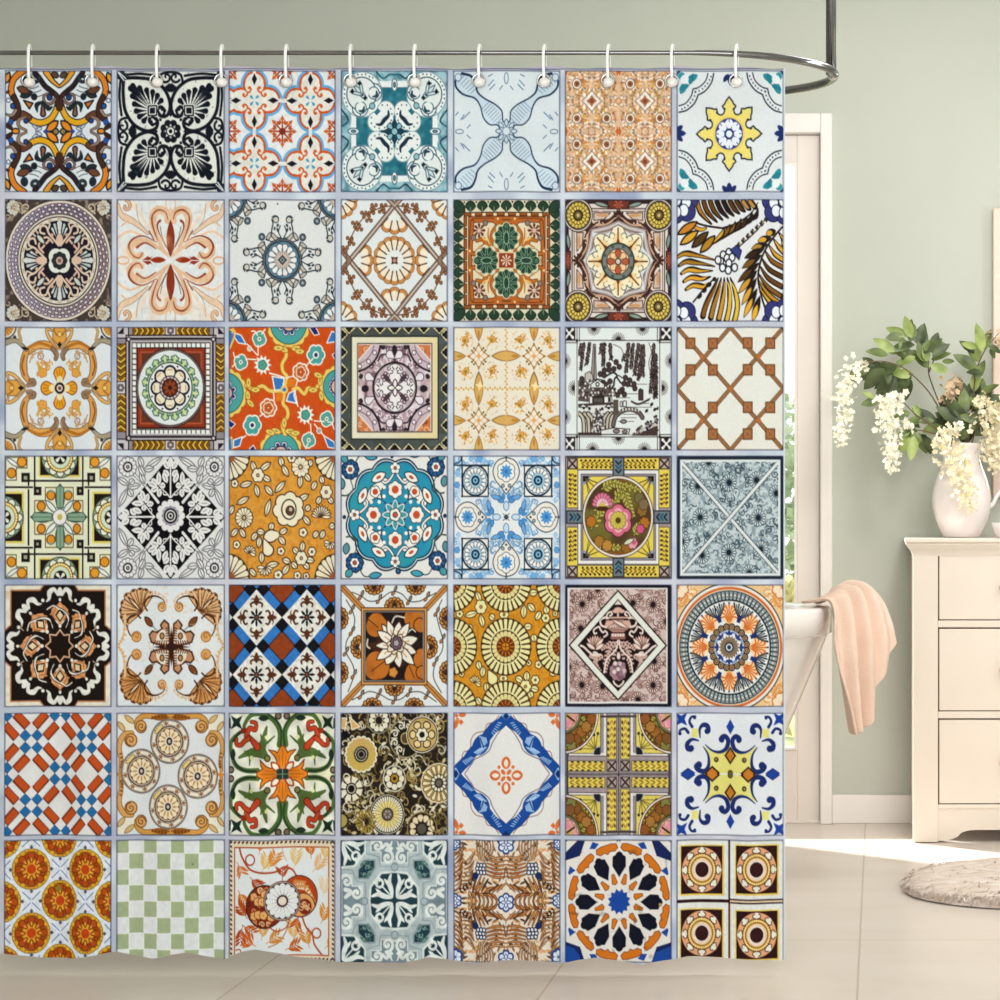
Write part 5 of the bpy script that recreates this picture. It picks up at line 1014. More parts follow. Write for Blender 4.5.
def g3(t):   # rust florals with three discs
    t.bg('dcd0b8'); k = '3a2420'; R = 'a8481f'; q = t.q()
    for i in range(26):
        f = i/25
        for y in (45,1000-40): t.lf(30+f*820,y+10,48+f*820,y-10,.035,'4a2c24')
        for x in (40,842): t.lf(x-8,30+f*950,x+8,50+f*950,.035,'4a2c24')
    t.bx(438,507,.88,.885,'d9dfe2',R,.02); m = t.within(t.dbx(0,0,.87,.875))
    br = [((265,150,290,95),(255,130,262,100),(280,95,300,100)),]
    rg = random.Random(4)
    for x,y,a,n,c in ((300,250,-70,9,'d8b46c'),(350,230,-60,9,'cf8a3c'),(530,230,-80,10,'d9bc80'),(660,150,-95,7,'c9701f'),(690,260,-50,9,'d8ae7c'),(210,330,40,9,R),(440,320,-90,5,R),(110,440,60,10,'c9762c'),(160,620,-130,9,R),(130,720,100,9,R),(150,700,30,8,'b85a24'),(290,780,-80,9,'d2a060'),(340,820,-30,8,'c98a3c'),(520,800,-90,10,'d8ae6c'),(480,880,-20,8,'b8601f'),(640,850,-110,8,'cf8a34'),(750,660,-70,9,'cf8a34'),(760,450,-80,9,'dcc8a8'),(270,110,-90,5,'cf7a2c'),(790,860,-40,5,'d08a3c'),(100,220,60,6,'c97a3c'),(560,640,110,6,'b85a24'),(770,170,-80,8,'d8b46c'),(220,840,200,7,'c9662c')):
        v = m.at(x,y,a)
        for i in range(n):
            s = (-1)**i; d = .03*i; v.lf(d*.85,0,d*.85+.11,s*(.03+.11*(1-abs(i-n/2)/n)),.038,c,None)
        v.ln((-.05,0,.16,0),.012,c)
    m.cv((110,90,130,160,190,250,280,280,390,275,450,240,510,260,545,310),.03,R,tp=(1.1,1)); m.ci(195,180,.085,None,R,.026); m.cv((590,630,620,710,670,770,690,850,760,940),.03,R); m.ci(705,758,.08,None,R,.026); m.cv((450,640,480,700,420,820,340,860),.022,'b88a5c'); m.cv((340,700,400,740,470,710,490,650),.02,R); m.cv((440,90,450,150,470,190),.014,'d8a070'); m.cv((70,890,110,880,130,920),.02,R)
    v = m.at(310,545); v.ci(0,0,.35,'7e2f18',k,.02); z = v.within(v.dci(0,0,.33)); z.curls(5,40,.07,.022,['c98a60','dcb88c','5a2014'],-.3,-.3,.3,.3)
    for x,y in ((-.2,-.16),(-.13,-.08),(.0,-.2),(-.05,-.08),(-.2,.15),(-.12,.13),(-.02,.14),(.12,.17)): z.fl(x,y,.075,5,'dca86c','7a3418',.012)
    v = m.at(570,470); v.ci(0,0,.34,'b0481c',k,.016); z = v.within(v.dci(0,0,.325)); z.pl((-.1,-.2,.05,-.25,.2,-.1,.28,.05,.2,.0,.1,-.1,-.05,-.12),'d9cdb8'); z.fern((-.15,-.2,.1,-.2,.28,.1),10,.1,.04,'c98a4c',None); z.ci(.07,.17,.22,'d8a468',k,.014); z.ci(.1,.17,.13,'7a3018'); z.curls(7,8,.05,.02,['dcb084'],.03,.1,.18,.26)
    v = m.at(440,505); v.ci(0,0,.32,'d9c8b8','6a4a40',.02); v.ci(0,0,.3,'2e2424'); f = v.pol(16); f.pe(.05,0,.29,0,.1,'dcdfe0',None); f.ln((.1,0,.1,0),.0001,k); v.ci(0,0,.085,'e0d4c8',k,.03)

def g4(t):   # blue grey strapwork with white leaves
    t.bg('aebcc0'); q = t.q(); D = '27414c'; W = 'd9e0de'; S = '7a8c96'; L = 'cdd6d4'
    q.ln((30,245,120,245,170,330,230,350,230,505),.0001,L)
    q.bx(315,100,.15,.0,None)
    q.pl((255,30,441,30,441,185,400,200,335,205,335,120,255,120),S,L,.022); q.pl((30,300,110,300,110,385,190,385,190,480,170,505,30,505),S,L,.022)
    for X,Y,a in ((305,75,0),(385,165,90),(70,345,0),(145,440,90)): q.sp(X,Y,.11,30+a,1.25,.055,W,r1=.1,tp=(1,.9))
    q.cv((345,90,375,60,400,80,420,40),.07,W,None,tp=(.6,1,.3)); q.lf(360,110,430,90,.09,W); q.cv((60,410,100,430,60,470,110,440),.07,W,tp=(1,1,.5))
    q.pl((215,182,285,182,285,240,240,325,160,325,160,260),L,'8a9aa0',.03); q.pl((220,188,280,188,280,238,232,320,162,320,162,262),D); z = q.within(q.ddi(.53,.53,.19,.19)); z.curls(3,14,.05,.022,['7f9c9c','52746c'],.4,.4,.66,.66)
    q.ln((30,255,110,255,150,350,210,360,215,505),.014,'8c9ca4'); q.ln((220,60,220,130,320,160,330,235,441,235),.014,'8c9ca4')
    def leafy(v):
        v.cv((.08,.08,.2,.2,.32,.32),.026,W); v.cv((.06,.05,.16,.06,.3,.1,.42,.07),.095,W,D,.0,tp=(.5,1,.4)); v.cv((.05,.06,.06,.16,.1,.3,.07,.42),.095,W,D,.0,tp=(.5,1,.4)); v.lf(.2,.06,.36,.2,.06,W); v.lf(.06,.2,.2,.36,.06,W); v.ci(.28,.28,.085,W); v.ci(.28,.28,.04,D); v.lf(.3,.28,.4,.3,.06,W); v.lf(.28,.3,.3,.4,.06,W)
    c = t.at(440,500); v = c.q(); v.pl((0,0,0,.47,.25,.45,.45,.22,.47,0),D,L,.04); leafy(v); c.bx(0,0,.012,.45,D); c.bx(0,0,.45,.012,D)
    for X in (22,860):
        for Y in (15,985): v = t.at(X,Y).q(); v.pl((-.1,-.1,-.1,.47,.25,.45,.45,.22,.45,-.1),D,L,.04); leafy(v)
    q.ci(440,240,.06,'a4b2b8','7a8c96',.018); q.ci(205,505,.06,'a4b2b8','7a8c96',.018)
    t.mot(.12,26,4)

def g5(t):   # kaleidoscope of ferns
    t.bg('ded4c6'); q = t.q(); k = '33241e'; O = 'c98448'; B = '2f4a86'
    rg = random.Random(2); ql = q.sub(q.x, q.y, 'l')
    for i in range(170):
        x,y = rg.random(),rg.random(); A = math.radians(95-75*x+25*math.sin(6*y) if y > .3 else 20-60*(x-.3)); L = rg.uniform(.09,.17)
        ql.lf(x,y,x+L*math.cos(A),y+L*math.sin(A),.04,rg.choice(('8a6a50','cf9a66','d9ae80','e4dccf','5a4234')))
    def rib(p,w=.05,c=O): q.cv(p,w,k,None,tp=(.5,1,.3)); q.cv(p,w*.55,c,None,tp=(.4,1,.2))
    for i in range(7): rib((205+i*22,30,208+i*22,100,225+i*12,190),.034,'c99a6c')
    for i in range(6): rib((300-4*i,150+28*i,370,165+30*i,441,150+32*i),.05,('d8a06a','cf9058','c98448','c07a3c','b86a30','c98448')[i])
    for i in range(8): x = 340-26*i; rib((441-i*34,360+i*10,400-i*34,395+i*6,370-i*36,430+i*6) if i<4 else (300-(i-4)*30,330-(i-4)*10,270-(i-4)*30,380+(i-4)*5,245-(i-4)*26,430+(i-4)*8),.05,('d0935c','c98448','7a5434','c98448','5a3c28')[i%5])
    for i in range(7): rib((370-i*34,505,350-i*34,460-3*i,270-i*22,430+i*10,),.055,('b8743c','c98448','9a6838','d29a60','8a5a30','c98a50','d8a870')[i])
    for i in range(9): rib((35,110+i*30,75+2*i,150+i*30,100,120+i*30) if 0 else (100-2*i,70+i*34,70,110+i*36,32,150+i*34),.045,('a86a38','c08850','8a5c34','d8a06c')[i%4])
    for i in range(8): rib((190-i*4,120+i*36-20*(i%2),150,170+i*34,115-6*i,200+i*30),.04,('d8a87c','c98a54','b0703c')[i%3])
    q.fern((60,440,130,390,210,300),6,.07,.035,k,None); 
    for i in range(3):
        for j in range(3): q.el(215+26*i-6*(j%2),225+28*j,.032,.036,'dfe3ea','23304c',.02)
    q.lf(170,330,215,290,.12,'23345c')
    for X,Y,r in ((441,510,.15),(441,60,.15),(35,505,.12),(35,60,.1),(441,955,.15)):
        v = t.at(X,Y); w = t.at(880-X,Y) if X < 100 else v
        for u in (v,w): u.fl(0,0,r+.01,6,B,None,a=90,W=r*.9); u.fl(0,0,r-.01,6,'d6e0ee',B,.02,a=90,W=r*.7); u.pol(4).lf(0,0,r*.6,0,.05,'dfe3ea',B,.014)
    for X in (35,845): 
        v = t.at(X,945); v.fl(0,0,.15,6,B,None,a=90); v.fl(0,0,.12,6,'d6e0ee',B,.02,a=90,W=.1)

def g6(t):   # twelve fold interlaced star
    t.bg('dcd9d4'); k = '14182a'; O = 'cc7624'; B = '214c9c'; W = 'dcd9d4'; c = t.at(446,510); q = t.q()
    q.pl((20,130,120,30,180,30,140,150,20,190),k if 0 else '1c2c5c'); q.pl((215,95,240,40,290,55,260,95),B); q.pl((45,285,60,230,105,265,55,300),B); q.ci(20,20,.05,k); q.pl((441,20,460,20,450,45,425,45),k)
    t.within(np.minimum(-t.y+.55,1)).pl((20,860,120,960,180,985,20,985),B); t.pl((20,850,90,870,140,930,140,985,20,985),B); t.pl((700,985,740,900,860,850,860,985),B)
    f = c.pol(12); 
    d = c.pol(12,15); d.pl((.78,0,.84,.05,.82,.13,.86,.2,.93,.19,.955,.1,.955,0),O,'7a3c18',.014)
    f.pl((.36,0,.58,.125,.74,.12,.765,.07,.8,.05,.84,0),k)
    d.pl((.27,.0,.31,.05,.46,.02,.46,.0),O,'7a4418',.012)
    c.st(0,0,12,.215,.165,B,a=15)
    t.grain('2c2c34',20,.8,1,2,.3); t.ci(770,530,.03,'a89468')

def g7(t):   # four maroon roundels
    t.bg('d9dcda'); k = '33191c'; Y = 'dcc878'
    for X,Y0 in ((217,262),(648,255),(215,760),(650,765)):
        v = t.at(X,Y0); v.bx(0,0,.415,.415,'dfd08a'); v.bx(.01,.01,.405,.41,'dcc05c'); v.bx(0,0,.385,.39,k)
        v.ci(0,0,.375,'d9a27c','4a2c24',.016); f = v.pol(8); f.el(.305,0,.04,.075,'dfe0d4','5a4038',.018); f.ci(.335,.0,.035,'dfe0d4'); v.ci(0,0,.265,'a8742c','5a3820',.016); v.pol(36).ci(.235,0,.02,'e8cf8c'); v.ci(0,0,.205,'c9a040','7a5a24',.014); v.ci(0,0,.185,'e2c8b0'); v.ci(0,0,.155,'e0d2ca'); v.ci(0,0,.125,'3a1d1e')
        v.ci(0,.33 if (X<400) != (Y0>600) else -.0,.0,None)
    t.bx(432,505,.018,1,k); t.bx(217,505,.5,.026,k); t.bx(648,492,.5,.013,k); t.bx(648,518,.5,.013,k); t.bx(648,505,.5,.01,'e0c4a8'); t.bx(443,760,.012,.5,'dcb89c')
    t.mot(.06,40,3)

TILES = [globals()[r + str(i)] for r in 'abcdefg' for i in range(1, 8)]
# ---------------------------------------------------------------- the room
F, HZ, H, VX = 2000.0, 520.0, 0.93, 880.0   # focal length in pixels, horizon row, eye height, column of the vanishing point
C = bpy.context.scene.collection
R = random.Random(42)

def W(px, py, d):
    """a point of the place: d metres in front of the eye, on the line of sight through (px, py)"""
    return Vector(((px - VX) / F * d, d, H - (py - HZ) / F * d))

def lin(c):
    return tuple(((v / 12.92) if v <= .04045 else ((v + .055) / 1.055) ** 2.4) for v in (int(c[i:i+2], 16) / 255 for i in (0, 2, 4))) + (1,)

def material(name, col, rough=.5, col2=None, scale=8, bump=0, bscale=60, metal=0, stretch=(1, 1, 1), sss=0, coat=0, spec=.5, detail=3, trans=0):
    m = bpy.data.materials.new(name); m.use_nodes = True
    nt = m.node_tree; b = nt.nodes['Principled BSDF']
    b.inputs['Roughness'].default_value = rough; b.inputs['Metallic'].default_value = metal
    b.inputs['Specular IOR Level'].default_value = spec
    if coat: b.inputs['Coat Weight'].default_value = coat; b.inputs['Coat Roughness'].default_value = .08
    if sss:
        b.inputs['Subsurface Weight'].default_value = sss; b.inputs['Subsurface Scale'].default_value = .01
    tc = nt.nodes.new('ShaderNodeTexCoord'); mp = nt.nodes.new('ShaderNodeMapping'); mp.inputs['Scale'].default_value = stretch
    nt.links.new(tc.outputs['Object'], mp.inputs['Vector'])
    n = nt.nodes.new('ShaderNodeTexNoise'); n.inputs['Scale'].default_value = scale; n.inputs['Detail'].default_value = detail
    nt.links.new(mp.outputs['Vector'], n.inputs['Vector'])
    r = nt.nodes.new('ShaderNodeValToRGB'); r.color_ramp.elements[0].position = .3; r.color_ramp.elements[1].position = .7
    r.color_ramp.elements[0].color = lin(col); r.color_ramp.elements[1].color = lin(col2 or col)
    nt.links.new(n.outputs['Fac'], r.inputs['Fac']); nt.links.new(r.outputs['Color'], b.inputs['Base Color'])
    if bump:
        n2 = nt.nodes.new('ShaderNodeTexNoise'); n2.inputs['Scale'].default_value = bscale; n2.inputs['Detail'].default_value = 4
        nt.links.new(mp.outputs['Vector'], n2.inputs['Vector'])
        bp = nt.nodes.new('ShaderNodeBump'); bp.inputs['Strength'].default_value = bump; bp.inputs['Distance'].default_value = .01
        nt.links.new(n2.outputs['Fac'], bp.inputs['Height']); nt.links.new(bp.outputs['Normal'], b.inputs['Normal'])
    return m

M = {
    'wall': material('sage_wall_paint', 'c5c9be', .8, 'c8ccc1', 3, .05, 180),
    'ceiling': material('ceiling_paint', 'f0eee8', .9, 'edebe5', 3),
    'trim': material('warm_white_trim_paint', 'f6f0ec', .45, 'f4eee9', 4),
    'sash': material('pinkish_white_door_paint', 'efe6df', .45, 'ede3db', 4),
    'cream': material('cream_furniture_paint', 'e4d8ca', .5, 'e1d4c5', 5, .02, 40),
    'gap': material('dark_gap', '6b5a48', .8),
    'knob': material('pale_blush_knob', 'd8b8a2', .35),
    'white': material('white_plastic', 'f9fafb', .3, 'f5f6f7', 20),
    'pearl': material('pearl_white', 'f4f2ee', .12, 'ebe8e4', 30, coat=.6),
    'chrome': material('dark_chrome', '858586', .18, '7a7a7b', 12, metal=1),
    'steel': material('bright_steel', 'd8d8d8', .2, 'cfcfcf', 12, metal=1),
    'enamel': material('white_bath_enamel', 'f1ebe6', .16, 'efe8e3', 3, coat=.3),
    'towel': material('peach_towelling', 'f0d6c4', .95, 'ebccb7', 14, .5, 420),
    'china': material('white_glazed_china', 'f3eaea', .14, 'f0e6e4', 4, coat=.5),
    'mat': material('cream_shag', 'f0e5dc', 1, 'd6c2b2', 30, .6, 90, stretch=(.5, 2.2, 1)),
    'stem': material('brown_stem', '5c4634', .7, '7a6248', 30),
    'leaf': material('green_leaf', '4c5a30', .45, '7b8c4c', 26, .1, 80, detail=1),
    'leaf_dark': material('dark_green_leaf', '363f26', .45, '56663a', 26, .1, 80, detail=1),
    'leaf_light': material('light_green_leaf', '7a8f44', .45, 'a9b86e', 26, .1, 80, detail=1),
    'blossom': material('white_blossom', 'fbf9ee', .6, 'efe9cf', 60),
    'cream_blossom': material('cream_blossom', 'faf3de', .6, 'efe2b4', 60),
    'tan_blossom': material('tan_blossom', 'ddc3a0', .6, 'c9a884', 60),
    'frame': material('pale_peach_frame', 'e8cfbf', .4, 'e5cab8', 6),
    'mirror': material('mirror_glass', 'dfe3e1', .03, 'dce0de', 4, metal=1),
    'lawn': material('garden_grass', '8fa56a', .9, 'b3b879', 3),
    'shrub': material('pale_garden_leaves', '9bb08a', .8, 'c3d0b4', 6),
    'shrub_yellow': material('yellow_garden_leaves', 'b9b070', .8, 'd8cd98', 6),
}

def setp(o, label=None, cat=None, group=None, kind=None):
    for k, v in (('label', label), ('category', cat), ('group', group), ('kind', kind)):
        if v: o[k] = v
    return o

def link(name, me, m, parent=None, smooth=True, loc=None):
    o = bpy.data.objects.new(name, me); C.objects.link(o)
    for x in (m if isinstance(m, (list, tuple)) else [m]): me.materials.append(x)
    if smooth: me.polygons.foreach_set('use_smooth', [True] * len(me.polygons))
    if parent: o.parent = parent; o.matrix_parent_inverse = Matrix.Translation(-parent.location)
    return o

def mesh(name, verts, faces, m, parent=None, smooth=True):
    me = bpy.data.meshes.new(name); me.from_pydata([tuple(v) for v in verts], [], faces); me.update()
    return link(name, me, m, parent, smooth)

def empty(name, loc):
    o = bpy.data.objects.new(name, None); o.location = loc; o.empty_display_size = .05; C.objects.link(o); return o

def boxes(name, L, m, parent=None, bevel=.0, seg=2):
    """axis boxes (x0,x1,y0,y1,z0,z1) as one mesh"""
    bm = bmesh.new()
    for x0, x1, y0, y1, z0, z1 in L:
        r = bmesh.ops.create_cube(bm, size=1)
        for v in r['verts']:
            v.co = Vector(((x0 + x1) / 2 + v.co.x * (x1 - x0), (y0 + y1) / 2 + v.co.y * (y1 - y0), (z0 + z1) / 2 + v.co.z * (z1 - z0)))
    if bevel: bmesh.ops.bevel(bm, geom=bm.edges[:], offset=bevel, segments=seg, affect='EDGES', profile=.5)
    me = bpy.data.meshes.new(name); bm.to_mesh(me); bm.free()
    return link(name, me, m, parent, smooth=False)

def tube_geo(P, rad, n=12, closed=False):
    """vertices and faces of a tube along the points P; rad a number or a list"""
    P = [Vector(p) for p in P]; k = len(P); V, Fa = [], []
    ref = None
    for i, p in enumerate(P):
        a = P[(i - 1) % k] if closed or i else P[0]; b = P[(i + 1) % k] if closed or i < k - 1 else P[-1]
        t = (b - a).normalized()
        if ref is None:
            ref = Vector((0, 0, 1)) if abs(t.z) < .9 else Vector((1, 0, 0))
        s = t.cross(ref).normalized(); ref = s.cross(t).normalized()
        r = rad[i] if isinstance(rad, (list, tuple)) else rad
        for j in range(n):
            A = 2 * math.pi * j / n; V.append(p + (s * math.cos(A) + ref * math.sin(A)) * r)
    for i in range(k if closed else k - 1):
        for j in range(n):
            a, b = i * n + j, i * n + (j + 1) % n; c, d = ((i + 1) % k) * n + (j + 1) % n, ((i + 1) % k) * n + j
            Fa.append((a, b, c, d))
    if not closed: Fa.append(tuple(reversed(range(n)))); Fa.append(tuple(range((k - 1) * n, k * n)))
    return V, Fa

def smoothpath(P, sub=6):
    P = [Vector(p) for p in P]; e = [P[0]] + P + [P[-1]]; Q = []
    for i in range(1, len(e) - 2):
        for j in range(sub):
            t = j / sub
            Q.append(.5 * (2 * e[i] + (e[i+1] - e[i-1]) * t + (2*e[i-1] - 5*e[i] + 4*e[i+1] - e[i+2]) * t*t + (3*e[i] - e[i-1] - 3*e[i+1] + e[i+2]) * t**3))
    return Q + [P[-1]]

def tube(name, P, rad, m, parent=None, n=12, closed=False):
    V, Fa = tube_geo(P, rad, n, closed); return mesh(name, V, Fa, m, parent)

def lathe(name, prof, c, m, parent=None, n=48):
    V, Fa = [], []
    for r, z in prof:
        for j in range(n):
            A = 2 * math.pi * j / n; V.append((c[0] + r * math.cos(A), c[1] + r * math.sin(A), z))
    for i in range(len(prof) - 1):
        for j in range(n):
            a, b = i * n + j, i * n + (j + 1) % n; Fa.append((a, b, b + n, a + n))
    return mesh(name, V, Fa, m, parent)

# ---------------------------------------------------------------- room shell
YW, XL, XR, YF, ZC = 6.139, -3.3, 1.7, -0.4, 2.6
DX0, DX1, DZ1 = -1.066, -.1465, 2.174        # the glazed door's casing in the back wall
def struct(o): o['kind'] = 'structure'; return o
struct(boxes('wall_back', [(XL - .1, DX0, YW, YW + .12, 0, ZC), (DX1, XR + .1, YW, YW + .12, 0, ZC), (DX0, DX1, YW, YW + .12, DZ1, ZC)], M['wall']))
struct(boxes('wall_left', [(XL - .1, XL, YF, YW, 0, ZC)], M['wall']))
struct(boxes('wall_right', [(XR, XR + .1, YF, YW, 0, ZC)], M['wall']))
struct(boxes('ceiling', [(XL - .1, XR + .1, YF, YW + .12, ZC, ZC + .1)], M['ceiling']))
struct(boxes('wall_front', [(XL, -1.95, YF - .1, YF, 0, ZC), (1.35, XR, YF - .1, YF, 0, ZC), (-1.95, 1.35, YF - .1, YF, 0, .6), (-1.95, 1.35, YF - .1, YF, 2.35, ZC)], M['wall']))  # opening behind the camera is added, made for the front fill light

fm = material('large_pale_floor_tiles', 'e2d8cf', .3, 'dbd0c5', 2.2, .02, 12, spec=.35, stretch=(1, 3, 1))
nt = fm.node_tree; b = nt.nodes['Principled BSDF']; ramp = b.inputs['Base Color'].links[0].from_node
tc = nt.nodes.new('ShaderNodeTexCoord'); mp = nt.nodes.new('ShaderNodeMapping')
nt.links.new(tc.outputs['Object'], mp.inputs['Vector'])
bk = nt.nodes.new('ShaderNodeTexBrick'); bk.offset = .5; bk.inputs['Scale'].default_value = 1
bk.inputs['Brick Width'].default_value = .62; bk.inputs['Row Height'].default_value = 1.24; bk.inputs['Mortar Size'].default_value = .0022; bk.offset = 0
bk.inputs['Color1'].default_value = bk.inputs['Color2'].default_value = (1, 1, 1, 1); bk.inputs['Mortar'].default_value = (.72, .66, .6, 1)
ca = 0
def rot(x, y): return x * math.cos(ca) - y * math.sin(ca), x * math.sin(ca) + y * math.cos(ca)
sx, _ = rot(-.0445, 4.18); _, sy = rot(.73, 4.43)
mp.inputs['Location'].default_value = (.62 - sx % .62, 1.24 - sy % 1.24, 0)
nt.links.new(mp.outputs['Vector'], bk.inputs['Vector'])
mx = nt.nodes.new('ShaderNodeMix'); mx.data_type = 'RGBA'; mx.blend_type = 'MULTIPLY'; mx.inputs['Factor'].default_value = 1
nt.links.new(ramp.outputs['Color'], mx.inputs['A']); nt.links.new(bk.outputs['Color'], mx.inputs['B']); nt.links.new(mx.outputs['Result'], b.inputs['Base Color'])
struct(boxes('floor', [(XL - .1, XR + .1, YF, YW, -.1, 0)], fm))
struct(boxes('baseboard_back', [(XL, DX0, YW - .016, YW, 0, .088), (DX1, XR, YW - .016, YW, 0, .088)], M['trim'], bevel=.003))

# glazed garden door in its casing
dr = empty('door_1', (-.6, YW, 0)); dr['kind'] = 'structure'
GX, GZ0, GZ1 = -.255, .224, 2.027
boxes('casing', [(DX1 - .036, DX1, YW - .03, YW + .12, 0, DZ1), (DX0, DX0 + .036, YW - .03, YW + .12, 0, DZ1), (DX0 + .036, DX1 - .036, YW - .03, YW + .12, DZ1 - .06, DZ1)], M['trim'], dr, .004)
boxes('door_leaf', [(GX, DX1 - .038, YW + .005, YW + .05, .001, DZ1 - .062), (DX0 + .038, -.958, YW + .005, YW + .05, .001, DZ1 - .062), (-.958, GX, YW + .005, YW + .05, GZ1, DZ1 - .062), (-.958, GX, YW + .005, YW + .05, .001, GZ0)], M['sash'], dr, .003)
gm = bpy.data.materials.new('clear_window_glass'); gm.use_nodes = True; nt = gm.node_tree
for n_ in list(nt.nodes): nt.nodes.remove(n_)
go = nt.nodes.new('ShaderNodeOutputMaterial'); gt = nt.nodes.new('ShaderNodeBsdfTransparent'); gg = nt.nodes.new('ShaderNodeBsdfGlossy'); gx = nt.nodes.new('ShaderNodeMixShader'); gf = nt.nodes.new('ShaderNodeValue')
gg.inputs['Roughness'].default_value = .02; gf.outputs[0].default_value = .05
nt.links.new(gf.outputs[0], gx.inputs[0]); nt.links.new(gt.outputs[0], gx.inputs[1]); nt.links.new(gg.outputs[0], gx.inputs[2]); nt.links.new(gx.outputs[0], go.inputs[0])
boxes('glass_pane', [(-.961, GX + .003, YW + .024, YW + .03, GZ0 - .003, GZ1 + .003)], gm, dr)
boxes('threshold', [(DX0 + .03, DX1 - .03, YW - .008, YW + .12, 0, .009)], M['sash'], dr, .002)
boxes('glazing_bead', [(GX - .008, GX, YW + .0, YW + .012, GZ0, GZ1), (-.958, -.950, YW + .0, YW + .012, GZ0, GZ1), (-.950, GX - .008, YW, YW + .012, GZ1 - .008, GZ1), (-.950, GX - .008, YW, YW + .012, GZ0, GZ0 + .008)], M['trim'], dr)

# garden seen through the glass
struct(boxes('ground_outside', [(-6, 9, YW + .12, 16, -.2, -.06)], M['lawn']))
def shrub(name, c, r, n, m, label):
    V, Fa = [], []
    for i in range(n):
        d = Vector((R.gauss(0, 1), R.gauss(0, 1), R.gauss(0, 1))).normalized() * (.55 + .45 * R.random())
        p = Vector(c) + Vector((d.x * r[0], d.y * r[1], d.z * r[2]))
        u = Vector((R.gauss(0, 1), R.gauss(0, 1), R.gauss(0, 1))).normalized(); w = u.orthogonal().normalized(); l = R.uniform(.05, .09)
        k = len(V); V += [p, p + u * l * .5 + w * l * .25, p + u * l, p + u * l * .5 - w * l * .25]; Fa.append((k, k + 1, k + 2, k + 3))
    o = empty(name, (c[0], c[1], -.06)); setp(o, label, 'shrub')
    mesh('foliage', V, Fa, m, o, False)
    tube('trunk', [(c[0], c[1], -.06), (c[0] + .03, c[1], c[2] * .6), (c[0], c[1] + .02, c[2])], [.04, .03, .02], M['stem'], o, 8)
    return o
shrub('garden_shrub', (-.6, 9.2, .85), (.75, .5, .68), 5200, M['shrub'], 'tall pale green shrub in the garden outside the glazed door')
shrub('garden_shrub', (-.49, 8.1, .42), (.5, .3, .33), 1800, M['shrub_yellow'], 'low yellowish shrub in the garden, in front of the pale green one')

# ---------------------------------------------------------------- printed curtain
DC = 4.09; PX0, PX1, PY0, PY1 = -14.0, 785.0, 66.0, 966.0; S = 1.7
cw, ch = int((PX1 - PX0) * S), int((PY1 - PY0) * S)
sheet = View(cw, ch)
sheet.bg('b6bfcf'); sheet.grain('d3dbe4', 40, .4, .85, 1, .9); sheet.grain('8f9abb', 26, .6, .95, 2, .8); sheet.grain('c8c4d0', 12, .5, .9, 3, .6)
A = sheet.a
cols = [(6, 112), (117.3, 224.3), (228.7, 335.7), (341, 447.3), (453, 559.5), (565, 671.5), (676.5, 783)]
rows = [(70.5, 192), (199.7, 321.3), (327, 450), (456, 579), (585, 706.5), (713, 835.5), (840, 962.5)]
cys = [508, 504, 505, 503, 490, 500, 505]
ti = 0
for r_, (y0, y1) in enumerate(rows):
    for c_, (x0, x1) in enumerate(cols):
        i0, i1 = int(round((x0 - PX0) * S)), int(round((x1 - PX0) * S)); j0, j1 = int(round((y0 - PY0) * S)), int(round((y1 - PY0) * S))
        v = View(i1 - i0, j1 - j0, 461 if c_ == 0 else 441, cys[r_])
        TILES[ti](v); ti += 1
        b = 1                                             # dark fired rim round each printed tile
        rim = A[j0 - b:j1 + b, i0 - b:i1 + b]; rim += .55 * (hx('4a5274') - rim)
        v.m = None; rb = np.maximum(abs(v.U) - 1 + .03, abs(v.V) - 1 + .03)
        d = v.dbx(0, 0, .955, .96) - .04
        al = np.clip(.5 - d / v.px, 0, 1)[..., None]
        t_ = A[j0:j1, i0:i1]; t_ += al * (np.clip(v.a, 0, 1) - t_)
        dk = np.clip(1 - abs(d + .006) / .016, 0, 1)[..., None] * .55
        t_ += dk * (hx('2c3042') - t_)
A[:int(2.6 * S)] = hx('b9b4c6'); A[int(2.6 * S):int(3.9 * S)] = hx('3a3a4c') * .7 + .3 * A[int(2.6 * S):int(3.9 * S)]
A[:, -int(2 * S):] = hx('ccd4e0')
gr = np.random.RandomState(7); A *= (1 + .05 * (gr.rand(ch, cw, 1) - .5))        # woven grain
A = np.clip(.5 + (A - .5) * 1.07 - .02, 0, 1)
L = np.where(A <= .04045, A / 12.92, ((A + .055) / 1.055) ** 2.4).astype(np.float32)

nx, nz = cw, ch
px = np.linspace(PX0, PX1, nx)
hemx = [-14, 0, 20, 40, 72, 95, 116, 135, 152, 170, 188, 206, 224, 240, 256, 274, 292, 340, 400, 428, 450, 472, 492, 512, 536, 560, 578, 596, 618, 640, 664, 688, 720, 760, 785]
hemy = [951, 952, 955, 958, 959, 955, 951, 956, 959, 955, 952, 957, 960, 952, 948.5, 952, 957, 961.5, 963.5, 957, 960, 964, 961, 959, 961.5, 964, 960, 957, 961, 964.5, 960, 956.5, 958, 959.5, 960.5]
hem = np.interp(px, hemx, hemy); kk = np.hanning(15); hem = np.convolve(np.pad(hem, 7, 'edge'), kk / kk.sum(), 'valid')
top = 67.5 + .9 * np.sin(px / 64 * 2 * math.pi + 1.0) + .6 * np.sin(px / 23.)
t = np.linspace(0, 1, nz)[:, None]
PYg = top[None] + (hem - top)[None] * t
amp = .0018 + .0036 * t ** 1.3
fold = np.sin(px / 82 * 2 * math.pi + .6) + .5 * np.sin(px / 128 * 2 * math.pi + 2.0) + .25 * np.sin(px / 37 * 2 * math.pi)
Y = DC + .0006 - amp * fold[None]
X = np.broadcast_to(((px - VX) / F * DC)[None], (nz, nx)); Z = H - (PYg - HZ) / F * DC
co = np.stack([X, Y, Z], -1).reshape(-1, 3).astype(np.float32)
